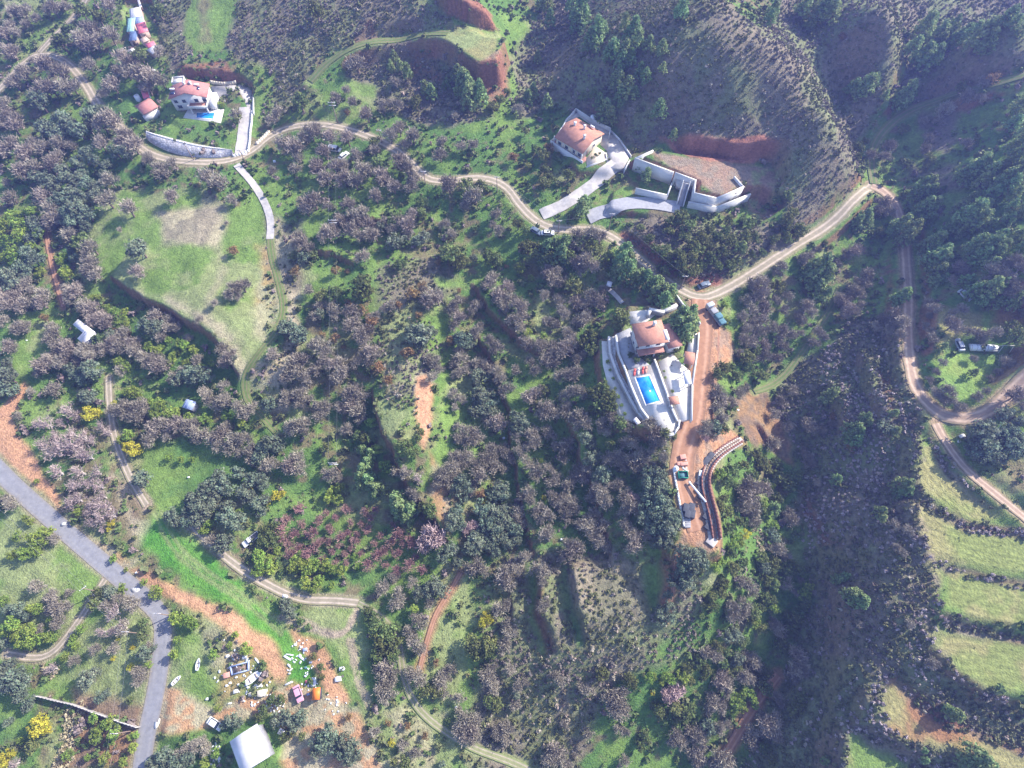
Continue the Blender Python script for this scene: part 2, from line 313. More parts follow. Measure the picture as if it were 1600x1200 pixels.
zone('1100 40 1190 60 1235 90 1290 190 1330 260 1300 300 1250 240 1180 120', STRAW * .62, SCRUBG, 4, 4, .8)
G_ = [('302 -10 368 -10 362 52 345 78 300 76 284 46', GREEN, GREEN * 1.1), ('140 370 150 340 180 300 300 296 355 320 412 325 415 520 405 545 375 590 330 512 205 462 160 430', DRYG, GREEN),
 ('20 490 75 480 76 565 40 590 10 582', GREEN, DRYG), ('230 700 330 690 400 700 385 765 260 812 215 765', LUSH, GREEN), ('215 790 240 800 330 870 400 930 450 985 480 1030 485 1075 450 1072 440 1030 380 960 280 900 215 850', c3(.085, .25, .035), c3(.12, .28, .045)),
 ('480 950 560 945 575 1000 585 1105 560 1100 520 1010 470 970', GREEN, DRYG), ('-20 800 60 790 130 870 165 900 130 960 60 1010 -20 1010', DRYG, GREEN), ('130 925 170 905 235 960 245 1000 232 1090 210 1130 70 1080 100 1000', DRYG, GREEN), ('270 985 320 1000 325 1110 300 1085 255 1070', DRYG, GREEN),
 ('-20 1080 60 1090 50 1150 -20 1170', LUSH, GREEN), ('1464 478 1520 488 1612 492 1612 528 1510 520 1460 560 1460 500', OLIVEG, GREEN * 1.2), ('1460 566 1500 545 1575 558 1566 604 1522 634 1476 624', GREEN * 1.25, c3(.25, .33, .08)),
 ('1436 695 1455 705 1474 740 1530 785 1575 812 1500 812 1452 772 1437 755', OLIVEG, c3(.22, .25, .08)), ('1430 790 1460 802 1510 830 1612 845 1612 905 1530 895 1470 880 1450 860', OLIVEG, c3(.22, .25, .08)), ('1470 892 1530 908 1612 922 1612 978 1520 970 1480 950', OLIVEG, c3(.22, .25, .08)),
 ('1455 985 1490 985 1612 1008 1612 1080 1540 1075 1490 1040 1465 1010', OLIVEG, c3(.22, .25, .08)), ('1384 1060 1400 1060 1430 1100 1480 1140 1612 1178 1612 1210 1500 1184 1420 1152 1385 1130', REDFIELD, OLIVEG), ('1325 1140 1345 1155 1420 1195 1450 1215 1325 1215', GREEN, OLIVEG),
 ('475 340 522 325 515 370 470 375', GREEN, GREEN), ('470 412 535 422 535 462 460 472', GREEN, DRYG), ('540 120 592 135 585 165 545 150', GREEN, DRYG), ('675 435 730 430 725 448 680 448', GREEN, GREEN), ('650 500 705 490 700 530 670 560', GREEN, GREEN), ('648 220 690 215 705 250 665 262', GREEN * 1.2, LUSH), ('585 625 650 620 655 660 600 702 582 670', DRYG, GREEN),
 ('690 50 785 57 772 96 745 96 700 66', OLIVEG, DRYG), ('1340 300 1362 305 1300 372 1210 425 1190 430 1260 382 1320 345', GREEN * 1.2, LUSH), ('1110 700 1150 690 1200 715 1170 740 1140 800 1125 850 1140 960 1100 1000 1040 1030 1010 1030 1060 980 1110 930 1120 860', GREEN, LUSH), ('640 1000 700 900 760 900 790 1000 770 1040 720 1110 650 1080', GREEN, DRYG), ('410 740 520 800 640 830 690 870 680 930 560 920 440 860 400 800', LUSH * 1.1, GREEN),
 ('395 100 430 110 420 180 398 190', GREEN, GREEN), ('822 885 838 878 852 1015 842 1022 828 960', LUSH, GREEN), ('872 880 886 872 900 950 918 1008 902 1012 885 950', LUSH, GREEN), ('1000 870 1035 880 1030 940 1018 960 1005 920', LUSH, GREEN * 1.1), ('480 200 580 215 650 270 600 330 500 330 470 250', LUSH, GREEN), ('800 560 930 560 960 660 1000 760 900 860 800 800 760 700', LUSH, GREEN), ('320 20 0 0 0 0', GREEN, GREEN), ('0 -10 120 -10 95 60 40 95 10 60', GREEN, DRYG), ('150 100 260 90 270 130 210 230 150 140', LUSH, GREEN), ('250 165 345 195 360 235 240 210', GREEN, LUSH), ('690 610 730 560 770 640 720 720 660 760 680 680', GREEN, DRYG), ('1450 160 1500 170 1500 300 1440 300 1400 230', GREEN, SCRUBG)]
for s, a, b in G_:
    if s.startswith('320 20 0'): continue
    zone(s, a, b, 1.5, 2.0, .92)
D_ = [('312 -10 332 -10 326 62 312 62', BROWN * 1.3, DRYG, .6), ('240 330 350 318 345 385 262 378', SCRUBG * 1.3, STRAW, .85), ('380 590 320 505 210 462 250 455 330 490 380 540 400 580', STRAW, DRYG, .8), ('415 330 470 350 475 420 460 560 430 640 415 600 445 520 425 430', STRAW, SCRUBG, .8), ('405 380 420 380 440 480 415 530 395 520', STRAW, ORANGE * .8, .6), ('600 470 650 490 660 600 600 620', STRAW, DRYG, .8), ('180 740 215 760 240 790 215 850 185 800 165 740', STRAW, BROWN, .8),
 ('440 560 470 600 470 660 400 640 395 560', STRAW, DRYG, .7), ('1450 20 0 0 0 0', STRAW, STRAW, 0), ('0 -10 30 -10 30 60 0 60', STRAW, GREEN, .6), ('1120 590 1140 700 1110 860 1125 900 1105 950 1085 940 1110 860 1120 770', STRAW, DRYG, .7), ('850 870 960 860 1010 880 1000 980 940 1000 900 960 880 880', STRAW * .7, SCRUBG, .6), ('110 1080 230 1100 200 1200 80 1210 110 1130', BROWN * 1.1, ORANGE * .6, .9), ('540 1110 700 1110 760 1200 560 1210', DRYG, STRAW, .7), ('380 1000 440 1040 430 1080 330 1110 350 1030', DRYG, ORANGE, .5), ('300 965 380 980 400 1010 330 1060 310 1010', DRYG, STRAW, .7), ('270 925 345 950 400 990 300 990', STRAW, DRYG, .6), ('1560 480 1612 480 1612 510 1560 510', BROWN * 1.3, REDFIELD, .8), ('1520 720 1612 690 1612 790 1570 770', DRYG, BROWN * 1.3, .7)]
for s, a, b, k in D_:
    if k: zone(s, a, b, 2, 2.5, k)
D2_ = [('346 392 358 396 332 492 315 497', STRAW, DRYG, .9), ('318 300 330 300 352 322 345 330 318 380 305 380', STRAW * .9, SCRUBG * 1.3, .6), ('205 440 240 400 330 400 400 420 400 500 340 500', DRYG * .85, GREEN * .8, .5)]
for s, a, b, k in D2_: zone(s, a, b, 1.5, 2, k)
S_ = [('1030 212 1100 214 1150 214 1195 208 1212 240 1150 256 1080 248', RED * 1.15, RED * 1.6, 1), ('1078 466 1116 466 1118 500 1142 520 1148 552 1122 592 1112 640 1150 680 1165 692 1120 722 1112 770 1120 800 1126 852 1104 868 1062 846 1058 740 1068 690 1088 640 1084 560', ORANGE * .82, BROWN * 1.5, .95), ('1148 625 1172 612 1200 614 1215 650 1236 690 1240 732 1222 722 1200 700 1172 692 1155 660', ORANGE * .6, BROWN, .85),
 ('-20 650 15 618 38 598 48 608 18 655 52 712 92 780 92 800 60 765 10 722 -20 700', ORANGE, ORANGE * .9, .95), ('142 838 172 850 215 880 200 893 178 880', ORANGE, STRAW, .7), ('205 890 240 898 300 925 350 950 400 983 430 1010 452 1048 447 1072 405 1030 370 1000 315 958 262 932 220 908', ORANGE, ORANGE * 1.05, .9), ('448 980 500 1000 520 1040 548 1092 522 1102 480 1035', ORANGE, ORANGE, .9),
 ('250 1070 302 1086 330 1110 460 1068 560 1105 600 1215 450 1215 430 1112 350 1135 280 1152 246 1142', ORANGE * 1.0, STRAW, .85), ('652 590 672 585 678 650 662 702 654 650', ORANGE, ORANGE, 1), ('1010 240 1060 245 1110 252 1200 262 1215 300 1190 340 1165 300 1120 312 1085 300 1050 272', PALE * .65, BROWN * 1.6, .97), ('1170 260 1215 260 1220 320 1190 345 1172 330', BROWN * 1.5, DRYG, .8), ('800 410 830 400 850 430 820 440', RED, BROWN, .5),
 ('955 365 975 360 1100 440 1080 446 1010 405', RED, RED * 1.2, .9), ('1090 430 1130 425 1125 448 1095 450', RED * 1.2, RED, 1), ('720 5 750 5 770 25 772 45 730 30 700 15', RED * 1.2, RED, .95), ('640 70 680 75 690 130 640 120', BROWN, RED, .7), ('745 110 790 100 795 150 770 165', RED * 1.4, BROWN * 1.3, .85), ('275 105 350 95 372 125 345 130 300 122', RED * 1.1, BROWN, .9), ('580 30 590 60 560 75 540 72 560 55', RED, BROWN, .8),
 ('840 900 835 960 850 1020 862 1020 848 950 848 900', RED, RED * .9, .8), ('1035 870 1048 870 1042 950 1026 965 1038 910', RED * 1.2, RED, .9), ('1365 560 1400 590 1395 650 1375 600', RED, RED, .7), ('1258 770 1270 800 1295 850 1280 850 1258 800', RED, RED, .8), ('1350 480 0 0 0 0', RED, RED, 0), ('1440 700 1450 700 1455 770 1440 770', PALE * .8, OLIVEG, .7), ('1430 760 1470 900 1450 960 1462 1010 1500 1060 1600 1100 1600 1110 1490 1065 1445 990 1440 900', PALE * .7, OLIVEG, .6), ('670 700 712 760 700 840 680 800', ORANGE * .8, STRAW, .7), ('1385 1050 1440 1080 1500 1130 1612 1165 1612 1178 1480 1140 1420 1100', RED, BROWN, .7), ('1440 1000 1480 1040 1540 1080 1612 1110 1612 1120 1530 1095 1460 1050', BROWN, RED, .6), ('560 555 590 545 0 0', RED, RED, 0)]
for s, a, b, k in S_:
    if k and '0 0 0' not in s: zone(s, a, b, 1.0, 1.4, k, n3)
furrow('1430 790 1460 802 1510 830 1612 845 1612 905 1530 895 1470 880 1450 860', '1430 780 1460 800 1510 818 1612 834', 1.7)
furrow('1470 892 1530 908 1612 922 1612 978 1520 970 1480 950', '1465 885 1530 902 1620 915', 1.7); furrow('1455 985 1490 985 1612 1008 1612 1080 1540 1075 1490 1040 1465 1010', '1450 980 1490 985 1620 1003', 1.7)
furrow('1436 695 1455 705 1474 740 1530 785 1575 812 1500 812 1452 772 1437 755', '1455 695 1475 735 1530 782 1580 815', 1.7); furrow('585 625 650 620 655 660 600 702 582 670', '585 600 600 640 650 620', 2.4, 1.3)
furrow('1384 1060 1400 1060 1430 1100 1480 1140 1612 1178 1612 1210 1500 1184 1420 1152 1385 1130', '1384 1055 1400 1062 1430 1105 1480 1145 1620 1182', 1.8, .8); furrow('305 -10 366 -10 360 50 345 75 300 72 288 45', '330 -20 325 80', 2.0, .5)
furrow('215 790 240 800 330 870 400 930 450 985 480 1030 485 1075 450 1072 440 1030 380 960 280 900 215 850', '240 790 330 900 450 1000 480 1080', 3.2, .6); furrow('480 950 560 945 575 1000 585 1105 560 1100 520 1010 470 970', '450 965 520 975 560 1010 590 1110', 2.4, .7)
furrow('1110 690 1165 690 1115 740 1120 850 1065 840 1060 740', '1068 700 1068 740 1090 860', 1.6, 1.2); furrow('140 330 415 330 415 520 330 510 160 430', '140 370 260 430 420 330', 2.5, .45)
# tracks across the grass and bare rims beside the roads
for s, w, col in (('240 800 262 850 300 890 380 940 440 990', .8, DRYG), ('252 800 275 850 312 885 392 935 452 985', .8, DRYG), ('440 965 480 970 510 990 540 990 555 960 556 945', 1.2, PALE * .8), ('448 972 490 985 520 996 548 985 560 950', .9, PALE * .8), ('545 1000 555 1060 575 1105', .9, PALE * .8), ('552 1000 562 1060 580 1100', .7, PALE * .8), ('90 480 88 520 92 560 0 600', 0, PALE), ('325 610 0 0', 0, PALE), ('1085 470 1080 560 1070 660 1060 720', .8, BROWN)):
    if w:
        Pw = smooth(Wp(s), 2); sl = win(Pw, 3); d, _, _ = segdist(Pw, GX[sl], GY[sl]); C[sl] = lerp(C[sl], col, (1 - sm(w * .4, w, d + (n3[sl] - .5))) * .75)
RIM = {'asphalt': (STRAW * .8, 1.6), 'dirt': (PALE * .85, 1.0), 'pale': (STRAW, .8), 'faint': (DRYG, .8), 'warm': (c3(.42, .29, .19), 1.2), 'soil': (ORANGE * .8, 1.6), 'grasstrack': (DRYG, .6)}
for nm, kd, w, Pw, sl, d, al in RW:
    col, ex_ = RIM[kd]; C[sl] = lerp(C[sl], col, (1 - sm(w / 2 - .2, w / 2 + ex_, d + (n3[sl] - .5) * 1.5)) * .8)
# steep earth shows red
gyy, gxx = np.gradient(H, ST); slope = np.hypot(gxx, gyy)
SCRM = np.zeros(GX.shape)
for s in SCRUB: sl, m = polymask(Wp(s), 2, 2.5); SCRM[sl] = np.maximum(SCRM[sl], m)
C = lerp(C, RED * 1.15, sm(1.1, 1.7, slope + (n3 - .5) * .6) * .7 * (1 - .75 * SCRM))
C *= (0.80 + 0.28 * n3 + 0.14 * n4)[..., None]
# ---------------------------------------------------------------- the ground: one sheet, dense in view, stretching to the horizon
def outward(a, far):
    out = []; s = 4.0; v = a
    while abs(v) < far: v += math.copysign(s, a if a else 1); s *= 1.45; out.append(v)
    return out
lx = outward(X0, 1400)[::-1]; rx = outward(X1, 1400)
ly = [Y0 - s for s in (6, 20, 60, 140, 320, 700, 1300)][::-1]; ry = [Y1 + s for s in (6, 20, 60, 140, 320, 700, 1300)]
FX = np.r_[lx, gx, rx]; FY = np.r_[ly, gy, ry]; MX, MY = np.meshgrid(FX, FY)
ixs = np.clip(np.arange(len(FX)) - len(lx), 0, len(gx) - 1); iys = np.clip(np.arange(len(FY)) - len(ly), 0, len(gy) - 1)
out = np.hypot(np.clip(np.maximum(X0 - MX, MX - X1), 0, None), np.clip(np.maximum(Y0 - MY, MY - Y1), 0, None))
MZ = H[np.ix_(iys, ixs)] * np.exp(-out / 500) + (fbm(MX, MY, 180, 7, 3) - .5) * 50 * sm(0, 400, out)
nxm, nym = len(FX), len(FY); idx = np.arange(nxm * nym).reshape(nym, nxm)
F = np.stack([idx[:-1, :-1], idx[:-1, 1:], idx[1:, 1:], idx[1:, :-1]], -1).reshape(-1, 4)
GZMIN = float(MZ.min())
k = N('ground_earth'); a = k.attr('soil'); f1 = k.rng(k.noise(1.1, 4), .72, 1.30); c = k.mul(a.outputs['Color'], f1)
tc = k.n('ShaderNodeTexCoord'); vo = k.n('ShaderNodeTexVoronoi'); vo.inputs['Scale'].default_value = 1.9; k.l(tc.outputs['Object'], vo.inputs['Vector'])
f2 = k.rng(vo.outputs['Distance'], 1.07, .92, .1, .7); c = k.mul(c, f2)
fu = k.attr('furrow'); ms = k.n('ShaderNodeMath', operation='MULTIPLY'); ms.inputs[1].default_value = 6.283; k.l(fu.outputs['Fac'], ms.inputs[0])
nn = k.noise(.35, 3); ad = k.n('ShaderNodeMath', operation='MULTIPLY_ADD'); ad.inputs[1].default_value = 9.0; k.l(nn, ad.inputs[0]); k.l(ms.outputs[0], ad.inputs[2])
sn = k.n('ShaderNodeMath', operation='SINE'); k.l(ad.outputs[0], sn.inputs[0]); fm = k.attr('furrow_mask'); mm = k.n('ShaderNodeMath', operation='MULTIPLY'); k.l(sn.outputs[0], mm.inputs[0]); k.l(fm.outputs['Fac'], mm.inputs[1])
c = k.mul(c, k.rng(mm.outputs[0], .95, 1.05, -1, 1)); k.l(c, k.b.inputs['Base Color']); k.b.inputs['Roughness'].default_value = .95; k.b.inputs['Specular IOR Level'].default_value = .1
hs = k.n('ShaderNodeMath', operation='MULTIPLY_ADD'); hs.inputs[1].default_value = .1; k.l(mm.outputs[0], hs.inputs[0]); k.l(k.noise(2.2, 4), hs.inputs[2]); k.bump(hs.outputs[0], .9, .5)
GROUND_MAT = k.m
me = mesh('ground', np.stack([MX, MY, MZ], -1).reshape(-1, 3), F, [k.m], True)
colattr(me, 'soil', C[np.ix_(iys, ixs)].reshape(-1, 3)); fattr(me, 'furrow', FUR[np.ix_(iys, ixs)]); fattr(me, 'furrow_mask', FURM[np.ix_(iys, ixs)])
tag(link('ground', me), kind='structure')
# ---------------------------------------------------------------- roads draped on the ground
def road_mat(name, base, rut, edge, rutamt):
    k = N(name); u = k.attr('across'); f = k.rng(k.noise(.9, 4), .86, 1.14)
    ab = k.n('ShaderNodeMath', operation='ABSOLUTE'); k.l(u.outputs['Fac'], ab.inputs[0]); d = k.n('ShaderNodeMath', operation='SUBTRACT'); k.l(ab.outputs[0], d.inputs[0]); d.inputs[1].default_value = .48
    d2 = k.n('ShaderNodeMath', operation='ABSOLUTE'); k.l(d.outputs[0], d2.inputs[0]); nz = k.noise(.6, 3); d3 = k.n('ShaderNodeMath', operation='MULTIPLY_ADD'); k.l(nz, d3.inputs[0]); d3.inputs[1].default_value = .35; k.l(d2.outputs[0], d3.inputs[2])
    r = k.rng(d3.outputs[0], rutamt, 0, .2, .42); c = k.mix(r, base, rut)
    e = k.n('ShaderNodeMath', operation='MULTIPLY_ADD'); k.l(k.noise(1.3, 3), e.inputs[0]); e.inputs[1].default_value = .5; k.l(ab.outputs[0], e.inputs[2])
    c = k.mix(k.rng(e.outputs[0], 0, 1, .92, 1.2), c, edge); k.l(k.mul(c, f), k.b.inputs['Base Color']); k.b.inputs['Roughness'].default_value = .9; k.bump(k.noise(3, 3), .4, .08); return k.m
RM = {'pale': road_mat('pale_track_surface', (.46, .41, .36), (.56, .51, .46), (.38, .33, .26), .5), 'faint': road_mat('faint_track_surface', (.22, .23, .11), (.38, .32, .25), (.18, .22, .08), .8), 'warm': road_mat('warm_dirt_surface', (.36, .255, .18), (.56, .42, .30), (.24, .2, .11), .8), 'asphalt': road_mat('asphalt_surface', (.235, .235, .25), (.27, .265, .27), (.26, .24, .22), .6), 'dirt': road_mat('dirt_surface', (.29, .25, .175), (.52, .43, .34), (.22, .21, .10), .9),
      'soil': road_mat('soil_surface', (.34, .18, .105), (.46, .27, .175), (.26, .15, .09), .9), 'grasstrack': road_mat('grass_track_surface', (.12, .17, .05), (.22, .18, .10), (.16, .2, .06), .9)}
def strip(name, Pw, w, mat, lift=.07, wob=.25, n=9, parent=None, step=1.0):
    Q = resample(Pw, step); t = np.gradient(Q, axis=0); t /= np.hypot(*t.T)[:, None] + 1e-9; nr = np.c_[-t[:, 1], t[:, 0]]
    u = np.linspace(-1, 1, n); ww = w / 2 * (1 + (fbm(Q[:, 0], Q[:, 1], 6, 31, 3) - .5) * 2 * wob)
    V = Q[:, None] + nr[:, None] * (u[None, :, None] * ww[:, None, None]); z = hgt(V[..., 0], V[..., 1]); zz = z.copy()
    for a_ in (-.3, .3):
        for b_ in (-.3, .3): zz = np.maximum(zz, hgt(V[..., 0] + a_, V[..., 1] + b_))
    V3 = np.concatenate([V, (zz + lift)[..., None]], -1); m = len(Q); I = np.arange(m * n).reshape(m, n)
    F = np.stack([I[:-1, :-1], I[1:, :-1], I[1:, 1:], I[:-1, 1:]], -1).reshape(-1, 4)[:, ::-1]
    me = mesh(name, V3.reshape(-1, 3), F, [mat], True); fattr(me, 'across', np.broadcast_to(u, (m, n))); o = link(name, me, parent); return o
for i, (nm, kd, w, Pw, *_r) in enumerate(RW):
    tag(strip(nm, Pw, w, RM[kd], lift=.07 + .012 * i, wob=.03 if kd == 'asphalt' else .16), kind='structure')
